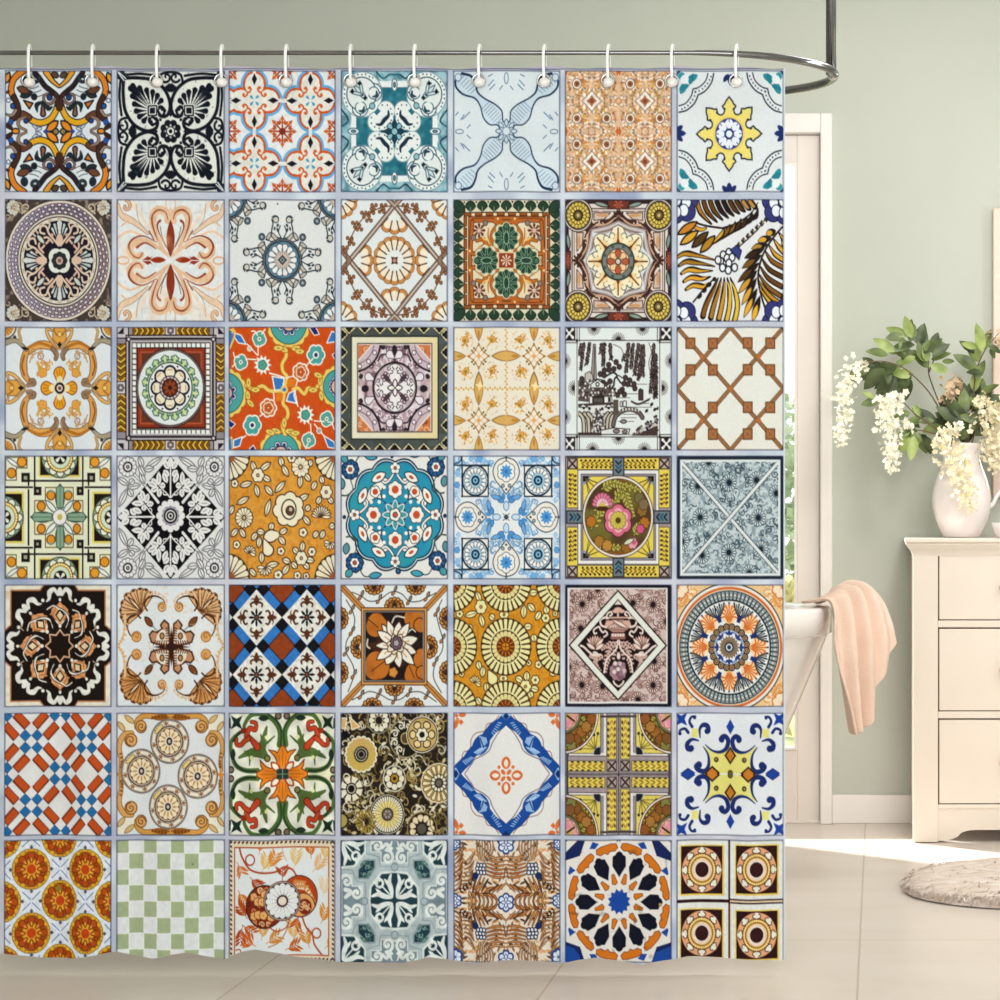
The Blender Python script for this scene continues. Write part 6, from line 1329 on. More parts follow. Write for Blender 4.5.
jj = np.clip((PYg - PY0) * S - .5, 0, ch - 1.001); j0 = jj.astype(int); fj = (jj - j0)[..., None]; ii = np.broadcast_to(np.arange(nx)[None], j0.shape)
colr = (L[j0, ii] * (1 - fj) + L[np.minimum(j0 + 1, ch - 1), ii] * fj).reshape(-1, 3)
me = bpy.data.meshes.new('shower_curtain')
nq = (nx - 1) * (nz - 1)
base = (np.arange(nz - 1)[:, None] * nx + np.arange(nx - 1)[None]).ravel()
q = np.stack([base, base + nx, base + nx + 1, base + 1], -1).astype(np.int32)
me.vertices.add(nx * nz); me.vertices.foreach_set('co', co.ravel())
me.loops.add(nq * 4); me.loops.foreach_set('vertex_index', q.ravel())
me.polygons.add(nq); me.polygons.foreach_set('loop_start', np.arange(0, nq * 4, 4, dtype=np.int32))
me.update(calc_edges=True)
ca_ = me.color_attributes.new('print', 'FLOAT_COLOR', 'POINT')
ca_.data.foreach_set('color', np.concatenate([colr, np.ones((nx * nz, 1))], 1).astype(np.float32).ravel())
me.polygons.foreach_set('use_smooth', np.ones(nq, bool))
pm = bpy.data.materials.new('printed_polyester'); pm.use_nodes = True; nt = pm.node_tree; b = nt.nodes['Principled BSDF']
at = nt.nodes.new('ShaderNodeAttribute'); at.attribute_name = 'print'; nt.links.new(at.outputs['Color'], b.inputs['Base Color'])
b.inputs['Roughness'].default_value = .8; b.inputs['Specular IOR Level'].default_value = .15
curtain = bpy.data.objects.new('shower_curtain', me); C.objects.link(curtain); me.materials.append(pm)
setp(curtain, 'shower curtain printed with forty-nine colourful patchwork tiles, hanging from an oval rod', 'shower curtain')

# ---------------------------------------------------------------- rod and hooks
ZR = H + (HZ - 52.8) / F * DC; YB = .2
P, rad = [], []
xa, xb, a_ = -2.3, -.388, .2915
for i in range(25): f = i / 24; P.append((xa + (xb - xa) * f, DC, ZR)); rad.append(.0047)
for i in range(1, 48):
    A_ = math.pi * i / 48; P.append((xb + a_ * math.sin(A_), DC + YB - YB * math.cos(A_), ZR)); rad.append(.0047 + .0043 * math.sin(A_) ** .7 if i < 24 else .009)
for i in range(25): f = i / 24; P.append((xb + (xa - xb) * f, DC + 2 * YB, ZR)); rad.append(.008)
for i in range(1, 32):
    A_ = math.pi * i / 32; P.append((xa - .25 * math.sin(A_), DC + YB + YB * math.cos(A_), ZR)); rad.append(.0075)
rod = empty('curtain_rod', ((831 - VX) / F * (DC + YB), DC + YB, ZC)); setp(rod, 'oval dark chrome curtain rod hung from the ceiling by an upright', 'curtain rod')
tube('loop_rail', P, rad, M['chrome'], rod, 16, True)
sxp = -.105
tube('ceiling_support', [(sxp, DC + YB, ZR), (sxp, DC + YB, ZC - .012)], .0112, M['chrome'], rod, 20)
lathe('ceiling_plate', [(.0, ZC - .014), (.03, ZC - .014), (.034, ZC - .006), (.034, ZC), (0, ZC)], (sxp, DC + YB), M['chrome'], rod, 32)
fit = bmesh.new(); bmesh.ops.create_uvsphere(fit, u_segments=20, v_segments=12, radius=.0125, matrix=Matrix.Translation((sxp + .004, DC + YB, ZR)))
fme = bpy.data.meshes.new('joint'); fit.to_mesh(fme); fit.free(); link('joint', fme, M['steel'], rod)

hooks = [(29, 'over the left half of the ochre scroll tile'), (92.5, 'over the right half of the ochre scroll tile'), (157, 'over the black palmette tile, left of its middle'), (221.5, 'at the right border of the black palmette tile'),
         (286, 'at the middle of the orange quatrefoil tile'), (350.5, 'over the left corner of the teal scroll tile'), (414.5, 'over the right corner of the teal scroll tile'), (479, 'over the left ribbon of the pale blue tile'),
         (544, 'over the right ribbon of the pale blue tile'), (608, 'over the tiny orange rosette tile'), (672, 'between the orange rosette tile and the yellow star tile'), (736, 'over the yellow star tile at the right end')]
wire_me = ball_me = grom_me = None
zz = lambda py: H - (py - HZ) / F * DC
def hook_path():
    return smoothpath([(.0, -.0125, zz(81)), (-.001, -.0145, zz(72)), (-.0015, -.0145, zz(61)), (-.001, -.0125, zz(51.5)), (.0, -.007, zz(46.8)), (.002, .001, zz(45.2)), (.004, .0075, zz(48.5)), (.005, .0085, zz(56)), (.005, .006, zz(67))], 5)
for hxp, where in hooks:
    x = (hxp - VX) / F * DC
    o = empty('curtain_hook', (x, DC, zz(82))); o.rotation_euler.z = -math.atan(x / DC)     # each hook hangs turned towards the room
    setp(o, 'white ball-ended curtain hook ' + where, 'curtain hook', 'white hooks along the curtain rod')
    if wire_me is None:
        n = len(hook_path())
        V, Fa = tube_geo([Vector(p) - Vector((0, 0, zz(82))) for p in hook_path()], [.0031 - .0021 * min(1, max(0, (i / n - .55)) / .2) for i in range(n)], 10)
        wire_me = bpy.data.meshes.new('hook_wire'); wire_me.from_pydata([tuple(v) for v in V], [], Fa); wire_me.materials.append(M['white'])
        wire_me.polygons.foreach_set('use_smooth', [True] * len(wire_me.polygons))
        bb = bmesh.new(); bmesh.ops.create_uvsphere(bb, u_segments=24, v_segments=16, radius=.0098, matrix=Matrix.Translation((.001, -.0145, zz(83.6) - zz(82))) @ Matrix.Diagonal((1.12, .9, .95, 1)))
        ball_me = bpy.data.meshes.new('ball'); bb.to_mesh(ball_me); bb.free(); ball_me.materials.append(M['pearl']); ball_me.polygons.foreach_set('use_smooth', [True] * len(ball_me.polygons))
        V, Fa = tube_geo([(.0125 * math.cos(k * math.pi / 16), 0, .0125 * math.sin(k * math.pi / 16)) for k in range(32)], .0022, 8, True)
        grom_me = bpy.data.meshes.new('grommet'); grom_me.from_pydata([tuple(v) for v in V], [], Fa); grom_me.materials.append(M['steel']); grom_me.polygons.foreach_set('use_smooth', [True] * len(grom_me.polygons))
    for nm, m_ in (('hook_wire', wire_me), ('ball', ball_me)):
        c = bpy.data.objects.new(nm, m_); C.objects.link(c); c.parent = o
    g_ = bpy.data.objects.new('grommet', grom_me); C.objects.link(g_); g_.parent = curtain; g_.location = (x, DC - .004, zz(81))

# ---------------------------------------------------------------- bathtub
TD = 5.1; tcx, tcy = -.83, 5.1
rimX = (832 - VX) / F * TD; ta = rimX - tcx; tb = .40
zt, zl = H - (606 - HZ) / F * TD, H - (634 - HZ) / F * TD
def ring(sx_, z, n=96, e=2.3):
    out = []
    for i in range(n):
        A = 2 * math.pi * i / n; c, s = math.cos(A), math.sin(A)
        out.append((tcx + ta * sx_[0] * math.copysign(abs(c) ** (2 / e), c), tcy + tb * sx_[1] * math.copysign(abs(s) ** (2 / e), s), z))
    return out
def loft(name, rings, m, parent, cap0=False, cap1=False):
    V, Fa = [], []; n = len(rings[0])
    for r in rings: V += r
    for i in range(len(rings) - 1):
        for j in range(n): a, b_ = i * n + j, i * n + (j + 1) % n; Fa.append((a, b_, b_ + n, a + n))
    if cap0: Fa.append(tuple(reversed(range(n))))
    if cap1: Fa.append(tuple(range(len(V) - n, len(V))))
    return mesh(name, V, Fa, m, parent)
tub = empty('bathtub', (tcx, tcy, 0)); setp(tub, 'white freestanding bathtub with a thick rim and sloping end behind the curtain', 'bathtub')
xs = lambda z: (.985 - (zl - z) * .42 / ta * 1.0)
ys = lambda z: (.96 - (zl - z) * .45)
loft('tub_shell', [ring((xs(z), ys(z)), z) for z in (0, .02, .1, .2, .3, .4, .5, zl - .03, zl + .004)], M['enamel'], tub, True)
loft('tub_rim', [ring((.955, .93), zl), ring((.985, .975), zl), ring((1, 1), zl + .006), ring((1.0, 1.0), zt - .012), ring((.994, .99), zt - .003), ring((.985, .97), zt), ring((.90, .84), zt), ring((.885, .81), zt - .004), ring((.875, .79), zt - .02), ring((.80, .68), .32), ring((.74, .58), .16), ring((.6, .4), .11)], M['enamel'], tub, False, True)

# ---------------------------------------------------------------- towel over the tub end
strips = [
 [(799, 603, 5.06), (811, 602.5, 5.02), (823, 601.5, 4.98), (829, 612, 4.955), (829.5, 640, 4.95), (835, 668, 4.945), (846, 705, 4.945), (852, 735, 4.945)],
 [(805, 601.5, 5.10), (818, 599.5, 5.06), (832, 597.5, 5.02), (838.5, 612, 5.0), (841, 645, 4.98), (846, 680, 4.975), (850, 712, 4.97), (854, 734, 4.97)],
 [(813, 601, 5.14), (826, 597, 5.10), (841, 594, 5.07), (849, 610, 5.05), (853, 645, 5.03), (855, 680, 5.02), (857, 710, 5.015), (859, 731, 5.01)],
 [(820, 603, 5.19), (832, 592, 5.15), (849, 590, 5.12), (858, 606, 5.10), (863, 640, 5.08), (865, 675, 5.07), (866, 705, 5.065), (867, 726, 5.06)],
 [(826, 599, 5.24), (838, 587, 5.20), (856, 587, 5.18), (867, 603, 5.16), (873, 630, 5.14), (876, 655, 5.13), (876, 680, 5.125), (875, 698, 5.12)],
 [(831, 596, 5.29), (843, 583, 5.26), (862, 585, 5.24), (875, 600, 5.22), (882, 622, 5.21), (885, 640, 5.20), (885, 656, 5.2), (883, 668, 5.2)],
 [(835, 594, 5.33), (848, 581, 5.31), (868, 586, 5.30), (882, 601, 5.29), (889, 616, 5.28), (893, 627, 5.27), (895, 636, 5.27), (897, 642, 5.27)]]
G = [smoothpath([W(*p) for p in s_], 6) for s_ in strips]
cols_ = [smoothpath([g[k] for g in G], 8) for k in range(len(G[0]))]
V, Fa = [], []; n1 = len(cols_[0]); n2 = len(cols_)
for k in range(n2):
    for i in range(n1):
        s_ = i / (n1 - 1); ph = s_ * 2 * math.pi * 3.9 + .5
        f = .023 * math.sin(ph + .6 * math.sin(ph)) * min(1, .35 + k / n2 * 1.6) * (1 - .3 * k / n2) * min(1, (1 - s_) * 5) + .003 * math.sin(ph * 2.3 + k * .08)
        V.append(cols_[k][i] + Vector((f * .75, -f * .8, f * .25 if k < n2 * .35 else 0)))
for k in range(n2 - 1):
    for i in range(n1 - 1):
        a = k * n1 + i; Fa.append((a, a + 1, a + n1 + 1, a + n1))
tw = mesh('hand_towel', V, Fa, M['towel'])
md = tw.modifiers.new('thickness', 'SOLIDIFY'); md.thickness = .007; md.offset = 0
md = tw.modifiers.new('smooth', 'SUBSURF'); md.levels = md.render_levels = 1
setp(tw, 'peach towel draped in folds over the end of the bathtub', 'towel')

# ---------------------------------------------------------------- dresser
DD = 5.758; k_ = DD / F
dx = lambda px_: (px_ - VX) * k_
dz = lambda py_: H - (py_ - HZ) * k_
x0, x1 = dx(913), dx(913) + 1.05; y0, y1 = DD, YW - .03; xc = (x0 + x1) / 2
dres = empty('dresser', (xc, (y0 + y1) / 2, 0)); setp(dres, 'cream painted dresser with wide drawers and moulded top against the sage wall', 'dresser')
st = dx(938) - x0
boxes('carcass', [(x0 + .01, x1 - .01, y0 + .02, y1, dz(805), dz(553)), (x0, x0 + st, y0, y0 + .05, 0.002, dz(552)), (x1 - st, x1, y0, y0 + .05, .002, dz(552)), (x0, x0 + .045, y1 - .05, y1, .002, dz(552)), (x1 - .045, x1, y1 - .05, y1, .002, dz(552)),
                  (x0 + .004, x0 + .022, y0 + .05, y1 - .05, .1, dz(552)), (x1 - .022, x1 - .004, y0 + .05, y1 - .05, .1, dz(552)),
                  (x0 + st, x1 - st, y0 + .002, y0 + .03, dz(627.5), dz(620.5)), (x0 + st, x1 - st, y0 + .002, y0 + .03, dz(718.5), dz(711.5)), (x0 + st, x1 - st, y0 + .002, y0 + .03, dz(809), dz(804.5))], M['cream'], dres, .0025)
# shaped apron
V, Fa = [], []
prof = [(0, dz(841.5)), (.035, dz(840)), (.055, dz(837.5)), (.068, dz(833)), (.085, dz(831)), (.11, dz(830.3))]
xs_ = [(x0 + st + a, z) for a, z in prof] + [(x1 - st - a, z) for a, z in reversed(prof)]
for yy in (y0 + .006, y0 + .026):
    for a, z in xs_: V.append((a, yy, z))
    for a, z in xs_: V.append((a, yy, dz(808)))
n = len(xs_)
for i in range(n - 1):
    Fa += [(i, i + 1, n + i + 1, n + i), (2*n + i + 1, 2*n + i, 3*n + i, 3*n + i + 1), (i + 1, i, 2*n + i, 2*n + i + 1)]
mesh('apron', V, Fa, M['cream'], dres, False)
boxes('top_board', [(dx(905), x1 + .023, y0 - .028, YW - .004, dz(542.5), dz(538.2))], M['cream'], dres, .003)
# crown moulding under the top: swept profile along front and left
pr = [(0, dz(556)), (.002, dz(553.5)), (.006, dz(551)), (.014, dz(547.5)), (.02, dz(544.5)), (.02, dz(542.2))]
V, Fa = [], []
for off, z in pr:
    V += [(x0 - off, y1, z), (x0 - off, y0 - off, z), (x1 + off, y0 - off, z), (x1 + off, y1, z)]
for i in range(len(pr) - 1):
    for j in range(3): a = i * 4 + j; Fa.append((a, a + 1, a + 5, a + 4))
mesh('crown_moulding', V, Fa, M['cream'], dres, False)
boxes('drawer_recess', [(x0 + st - .002, x1 - st + .002, y0 + .012, y0 + .0205, dz(805), dz(553))], M['gap'], dres)
for a, b_ in ((554.5, 619.5), (629, 710.5), (720, 803.5)):
    d_ = boxes('drawer', [(x0 + st + .0035, x1 - st - .0035, y0 + .001, y0 + .019, dz(b_), dz(a))], M['cream'], dres, .0022)
    zc = (dz(a) + dz(b_)) / 2 + .0
    for kx in (dx(1004), x0 + x1 - dx(1004)):
        bm_ = bmesh.new()
        bmesh.ops.create_uvsphere(bm_, u_segments=20, v_segments=12, radius=.0145, matrix=Matrix.Translation((kx, y0 - .018, zc)) @ Matrix.Diagonal((1, .75, 1, 1)))
        bmesh.ops.create_cone(bm_, cap_ends=True, segments=16, radius1=.007, radius2=.006, depth=.02, matrix=Matrix.Translation((kx, y0 - .006, zc)) @ Matrix.Rotation(math.pi / 2, 4, 'X'))
        me_ = bpy.data.meshes.new('knob'); bm_.to_mesh(me_); bm_.free()
        kb = link('knob', me_, M['knob']); kb.parent = d_
ZT = dz(538.2)

# ---------------------------------------------------------------- pitcher, dish, frame
VD = 5.9; vx = (961.5 - VX) / F * VD; q_ = VD / F
vz = lambda py_: ZT + .001 + (537.5 - py_) * q_
pit = empty('pitcher_vase', (vx, VD, ZT)); setp(pit, 'glossy white china pitcher holding flowers on the dresser', 'pitcher')
prof = [(0, vz(537.5)), (17.5, vz(537.5)), (19, vz(536.5)), (22, vz(530)), (26.5, vz(519)), (29, vz(508)), (29.6, vz(499)), (28.6, vz(489)), (25.5, vz(478)), (21.5, vz(468)), (18.8, vz(460)), (18.4, vz(454)), (19.3, vz(448)), (20.8, vz(444)),
        (20.2, vz(443.4)), (18.3, vz(447)), (17.2, vz(455)), (18.5, vz(466)), (24, vz(482)), (27.4, vz(500)), (24, vz(520)), (15, vz(533)), (0, vz(534))]
n = 56; V, Fa = [], []
for i, (r, z) in enumerate(prof):
    for j in range(n):
        A = 2 * math.pi * j / n; rr = r * q_; f = max(0, math.cos(A - math.pi)) ** 6 * (.013 if 12 <= i <= 15 else .006 if i in (11, 16) else 0)   # pouring lip to the left
        V.append((vx + (rr + f) * math.cos(A), VD + rr * math.sin(A), z + f * .7))
for i in range(len(prof) - 1):
    for j in range(n): a, b_ = i * n + j, i * n + (j + 1) % n; Fa.append((a, b_, b_ + n, a + n))
mesh('pitcher_body', V, Fa, M['china'], pit)
hp = lambda a, b_: Vector((vx + (a - 961.5) * q_, VD, vz(b_)))
tube('pitcher_handle', smoothpath([hp(980, 452), hp(990, 449), hp(1003, 455), hp(1009, 468), hp(1005, 484), hp(997, 496), hp(993, 504), hp(989, 507)], 6), [.0062] * 43, M['china'], pit, 12)
sx0 = (1003 - VX) / F * 5.80
dish = lathe('soap_dish', [(0, ZT + .001), (.022, ZT + .001), (.026, ZT + .004), (.033, ZT + .016), (.038, ZT + .03), (.0395, ZT + .044), (.0385, ZT + .045), (.036, ZT + .03), (.03, ZT + .015), (0, ZT + .008)], (sx0 + .006, 5.80), M['china'], None, 40)
setp(dish, 'small white china bowl on the dresser beside the pitcher', 'bowl')
fr = empty('wall_mirror', (.7, YW - .02, 1.45)); setp(fr, 'pale peach framed mirror hanging on the wall above the dresser', 'mirror')
fx1 = 1.05; fx0, fz0, fz1 = (993 - VX) / F * 6.10, 1.0, H + (HZ - 208) / F * 6.10
fw = .055
boxes('frame', [(fx0, fx0 + fw, YW - .042, YW - .002, fz0, fz1), (fx1 - fw, fx1, YW - .042, YW - .002, fz0, fz1), (fx0 + fw, fx1 - fw, YW - .042, YW - .002, fz1 - fw, fz1), (fx0 + fw, fx1 - fw, YW - .042, YW - .002, fz0, fz0 + fw)], M['frame'], fr, .004)
boxes('mirror_glass', [(fx0 + fw - .004, fx1 - fw + .004, YW - .022, YW - .012, fz0 + fw - .004, fz1 - fw + .004)], M['mirror'], fr)

# ---------------------------------------------------------------- flowering branches in the pitcher
def leaf_geo(V, Fa, p, u, up, L_, Wd, curl=.25):
    u = u.normalized(); s = u.cross(up)
    s = s.normalized() if s.length > 1e-4 else u.orthogonal().normalized(); nn = s.cross(u).normalized()
    k = len(V); N = 7
    for i in range(N + 1):
        t_ = i / N; w = Wd / 2 * (math.sin(math.pi * t_ ** .85) ** .8 if 0 < t_ < 1 else 0)
        c = p + u * L_ * t_ - nn * curl * L_ * t_ * t_
        V += [c - s * w + nn * w * .35, c, c + s * w + nn * w * .35]
    for i in range(N):
        a = k + i * 3; Fa += [(a, a + 1, a + 4, a + 3), (a + 1, a + 2, a + 5, a + 4)]
def blossom_geo(V, Fa, p, r, rnd):
    ax = Vector((rnd.gauss(0, 1), rnd.gauss(0, 1) - .8, rnd.gauss(0, 1))).normalized(); a = ax.orthogonal().normalized(); b_ = ax.cross(a)
    n_ = rnd.choice((4, 5)); o = rnd.uniform(0, 6.28)
    for i in range(n_):
        A = o + 2 * math.pi * i / n_; d = a * math.cos(A) + b_ * math.sin(A); s = ax.cross(d); k = len(V); c = rnd.uniform(.3, .7)
        V += [p, p + d * r * .55 + s * r * .42 + ax * r * .3 * c, p + d * r + ax * r * .5 * c, p + d * r * .55 - s * r * .42 + ax * r * .3 * c, p + d * r * .6 + ax * r * .15]
        Fa += [(k, k + 1, k + 4), (k + 1, k + 2, k + 4), (k + 2, k + 3, k + 4), (k + 3, k, k + 4)]
def branch(label, stem, leaves, clusters, seed, sd=.0022):
    """stem: points (px,py,depth); leaves: (px,py,dx,dy,len,shade[,dep]); clusters: (path, width px, count, material)"""
    rnd = random.Random(seed); o = empty('flowering_branch', (vx, VD, vz(470))); setp(o, label, 'flower branch', 'branches standing in the pitcher')
    for j, s_ in enumerate(stem):
        Pp = smoothpath([W(*p) for p in s_], 5); tube('stem' if j == 0 else 'twig', Pp, [sd * (1.25 - .7 * i / len(Pp)) for i in range(len(Pp))], M['stem'], o, 7)
    more = []
    for l_ in leaves[::2]:                               # smaller leaves between the large ones
        A_ = math.atan2(l_[3], l_[2]) + rnd.uniform(-.9, .9)
        more.append((l_[0] + rnd.gauss(0, 6), l_[1] + rnd.gauss(0, 5), math.cos(A_), math.sin(A_), l_[4] * rnd.uniform(.55, .8), rnd.choice((0, 1, 1, 2))) + tuple(l_[6:]))
    leaves = list(leaves) + (more if len(leaves) > 4 else [])
    for sh, m_ in ((0, 'leaf_dark'), (1, 'leaf'), (2, 'leaf_light')):
        V, Fa = [], []
        for lf_ in leaves:
            if lf_[5] != sh: continue
            a, b_, dx_, dy_, L_ = lf_[:5]; d = lf_[6] if len(lf_) > 6 else VD + rnd.uniform(-.05, .05)
            u = Vector((dx_, rnd.uniform(-.35, .2) * math.hypot(dx_, dy_), -dy_)); up = Vector((rnd.uniform(-.5, .5), -1, rnd.uniform(-.1, .8)))
            leaf_geo(V, Fa, W(a, b_, d), u, up, L_ * d / F, L_ * d / F * rnd.uniform(.42, .56), rnd.uniform(.02, .25))
        if V: mesh('leaves', V, Fa, M[m_], o)
    for path, wd, cnt, mat_ in clusters:
        Pp = smoothpath([W(*p) for p in path], 6); V, Fa = [], []; n_ = len(Pp)
        for i in range(cnt):
            t_ = rnd.random() ** .85; f = t_ * (n_ - 1); j = min(int(f), n_ - 2); c = Pp[j].lerp(Pp[j + 1], f - j)
            w = wd * q_ * (.35 + .65 * (1 - t_) ** .6) * .5
            p = c + Vector((rnd.gauss(0, .55) * w, rnd.gauss(0, .55) * w, rnd.gauss(0, .4) * w))
            blossom_geo(V, Fa, p, rnd.uniform(.008, .013) * (1.1 - .5 * t_), rnd)
        mesh('blossom_cluster', V, Fa, M[mat_], o)
    return o
D0 = VD
def fan(x, y, n, r0, r1, L_, shades, seed, d=D0, rx=1.0):
    """leaves around a point"""
    g = random.Random(seed); out = []
    for i in range(n):
        A = math.radians(g.uniform(r0, r1)); out.append((x + g.uniform(-7, 7) * rx, y + g.uniform(-6, 6), math.cos(A), math.sin(A), L_ * g.uniform(.8, 1.15), g.choice(shades), d + g.uniform(-.04, .04)))
    return out
root = (962, 462, D0)
branch('branch arching far left, with a long white flower cluster hanging over the wall',
    [[root, (950, 430, 5.9), (933, 398, 5.88), (918, 380, 5.86), (900, 366, 5.84), (878, 361, 5.83), (860, 366, 5.82), (850, 374, 5.82)]],
    [(898, 366, -1, .25, 26, 0), (890, 364, -1, .55, 27, 0), (880, 362, -1, .9, 28, 0), (866, 364, -.75, .8, 26, 1), (884, 368, -.8, .8, 30, 0), (902, 370, -.4, 1, 30, 0), (893, 372, -.6, .9, 30, 0), (910, 378, -.3, 1, 24, 0), (912, 374, -.9, .75, 32, 0), (895, 352, -.8, -.5, 26, 2), (888, 355, -1, -.15, 24, 1),
     (900, 388, -.7, .55, 26, 0), (880, 400, -1, .25, 20, 1), (905, 355, -.2, -1, 20, 1), (870, 368, -1, .3, 20, 1), (898, 376, -.9, .4, 28, 0)],
    [([(861, 362, 5.82), (850, 372, 5.82), (843, 392, 5.81), (845, 412, 5.81), (843, 428, 5.81), (841, 444, 5.81)], 23, 210, 'blossom')], 1)
branch('upright branch topped by a fan of bright green leaves, left of the mirror',
    [[root, (948, 425, 5.93), (938, 400, 5.94), (929, 375, 5.95), (928, 358, 5.95), (918, 344, 5.95), (908, 336, 5.95)], [(929, 372, 5.95), (934, 360, 5.95), (940, 350, 5.94)]],
    [(908, 336, -1, -.35, 24, 2), (904, 336, -1, .15, 20, 1), (912, 338, -.35, -1, 24, 2), (918, 344, .3, -1, 22, 0), (922, 347, .15, -1, 20, 0), (931, 352, .35, -1, 22, 0), (928, 352, .8, -.75, 20, 1), (931, 360, 1, -.35, 22, 1), (930, 366, 1, .25, 20, 2), (929, 368, -.7, -.7, 24, 1), (924, 362, -.3, -1, 22, 1), (915, 345, -1, .1, 28, 0), (920, 352, -.6, .3, 24, 0), (910, 342, .2, -.9, 20, 1), (932, 356, .9, -.65, 22, 0), (918, 358, -.9, -.25, 26, 1), (923, 366, .1, -1, 24, 2), (930, 364, .7, .45, 18, 2)], [], 2)
branch('low branch leaning left, with a white flower cluster hanging above the wall and bright leaves',
    [[root, (951, 442, 5.88), (930, 424, 5.84), (915, 414, 5.82), (903, 402, 5.81), (893, 397, 5.8)], [(940, 436, 5.86), (928, 432, 5.83), (918, 430, 5.82)]],
    [(918, 430, -1, .25, 24, 1), (916, 432, -.8, .9, 26, 2), (914, 436, -.15, 1, 26, 2), (919, 434, .4, 1, 22, 1), (922, 432, .8, -.25, 22, 1), (926, 436, .3, 1, 20, 0), (920, 428, -.6, -.4, 18, 1), (910, 412, -.7, .3, 20, 1), (925, 418, -1, .3, 24, 1), (930, 420, 1, .6, 22, 0), (912, 408, .8, .6, 20, 1), (936, 428, -.5, -.7, 24, 0)],
    [([(897, 396, 5.8), (890, 408, 5.79), (890, 425, 5.79), (892, 442, 5.79), (891, 458, 5.79), (893, 470, 5.79)], 25, 230, 'blossom'), ([(905, 420, 5.8), (910, 428, 5.8)], 14, 26, 'blossom'), ([(880, 400, 5.8), (889, 402, 5.8)], 14, 24, 'blossom')], 3)
branch('right branch reaching up with pale leaves in front of the mirror frame',
    [[(964, 462, D0), (969, 435, 5.88), (973, 400, 5.88), (976, 372, 5.88), (984, 352, 5.87), (993, 340, 5.86), (1000, 332, 5.86)]],
    [(977, 370, -1, -.75, 28, 1), (980, 362, -.6, -.9, 26, 2), (979, 355, .1, -1, 26, 2), (982, 352, -.2, -1, 30, 2), (978, 348, -.9, -.3, 18, 2), (984, 350, .3, -1, 22, 1), (976, 380, .35, -.8, 22, 1), (974, 392, .15, -1, 26, 2), (988, 345, .8, .45, 16, 0)],
    [([(996, 334, 5.86), (1003, 344, 5.86)], 16, 34, 'tan_blossom')], 4)
branch('short bushy branch of dark green leaves rising from the mouth of the pitcher',
    [[(966, 460, D0), (966, 440, 5.9), (966, 415, 5.9), (964, 395, 5.9)], [(966, 430, 5.9), (975, 412, 5.9), (985, 400, 5.9)]],
    [(962, 425, -1, -.75, 32, 0), (962, 420, -.7, -1, 32, 0), (966, 410, -.25, -1, 34, 0), (968, 408, .3, -1, 34, 0), (972, 412, .7, -1, 34, 0), (976, 412, 1, -.55, 32, 0), (974, 420, .9, -.2, 30, 1), (968, 430, -.5, -1, 30, 0), (960, 436, -.7, -.9, 28, 0), (970, 432, .6, -1, 30, 1), (964, 445, .4, -1, 26, 0), (958, 430, -.2, -1, 26, 0), (984, 402, 1, -.2, 24, 0), (970, 440, .2, -1, 30, 0), (975, 436, .6, -.6, 28, 0), (962, 418, .1, -1, 30, 1), (976, 405, .3, -1, 28, 1), (955, 425, -.8, -.5, 24, 0), (952, 415, -.6, -1, 22, 0), (980, 395, .8, -.5, 22, 1)],
    [([(954, 378, 5.88), (950, 394, 5.87), (946, 400, 5.87)], 20, 60, 'tan_blossom')], 5)
branch('drooping branch whose cream flower cluster spills down the front of the pitcher',
    [[(960, 462, 5.9), (956, 444, 5.86), (953, 438, 5.8), (951, 446, 5.775)]],
    [(958, 440, -.5, -.9, 20, 0), (961, 440, .5, -.9, 20, 1)],
    [([(946, 436, 5.79), (950, 448, 5.775), (955, 462, 5.772), (962, 480, 5.77), (967, 495, 5.77), (968, 511, 5.77)], 34, 260, 'cream_blossom'), ([(958, 424, 5.8), (955, 434, 5.8)], 14, 22, 'blossom')], 6)
branch('branch at the right with a full cream flower cluster hanging beside the handle',
    [[(966, 462, D0), (974, 436, 5.86), (982, 416, 5.84), (992, 406, 5.83)]],
    [(984, 412, -.7, -.7, 22, 1), (980, 420, -1, -.2, 22, 1)],
    [([(986, 402, 5.82), (992, 415, 5.81), (994, 432, 5.81), (993, 450, 5.81), (996, 470, 5.81)], 34, 280, 'cream_blossom'), ([(1002, 405, 5.82), (1006, 440, 5.82)], 24, 150, 'cream_blossom')], 7)

# ---------------------------------------------------------------- shaggy bath mat
mcx, mcy, mrx, mry = .511, 5.045, .452, .30
V, Fa = [], []; nr, na = 40, 160
for i in range(nr + 1):
    f = i / nr
    for j in range(na):
        A = 2 * math.pi * j / na; c, s = math.cos(A), math.sin(A)
        x = mcx + mrx * f * math.copysign(abs(c) ** .86, c); y = mcy + mry * f * math.copysign(abs(s) ** .86, s)
        hgt = .042 * (1 - f ** 9) ** .5 if f < 1 else 0
        nz_ = mnoise.noise(Vector((x * 30, y * 75, 0))) * .006 + mnoise.noise(Vector((x * 9, y * 26, 3))) * .005
        V.append((x + mnoise.noise(Vector((x * 40, y * 40, 7))) * .006 * f, y, max(.003, hgt + nz_ * min(1, hgt / .02))))
for i in range(nr):
    for j in range(na): a, b_ = i * na + j, i * na + (j + 1) % na; Fa.append((a, b_, b_ + na, a + na))
bmat = empty('bath_mat', (mcx, mcy, 0)); setp(bmat, 'cream shaggy oval bath mat on the pale tiled floor', 'bath mat')
mesh('mat_base', V, Fa, M['mat'], bmat)
V, Fa = [], []                                        # the pile: leaning tufts
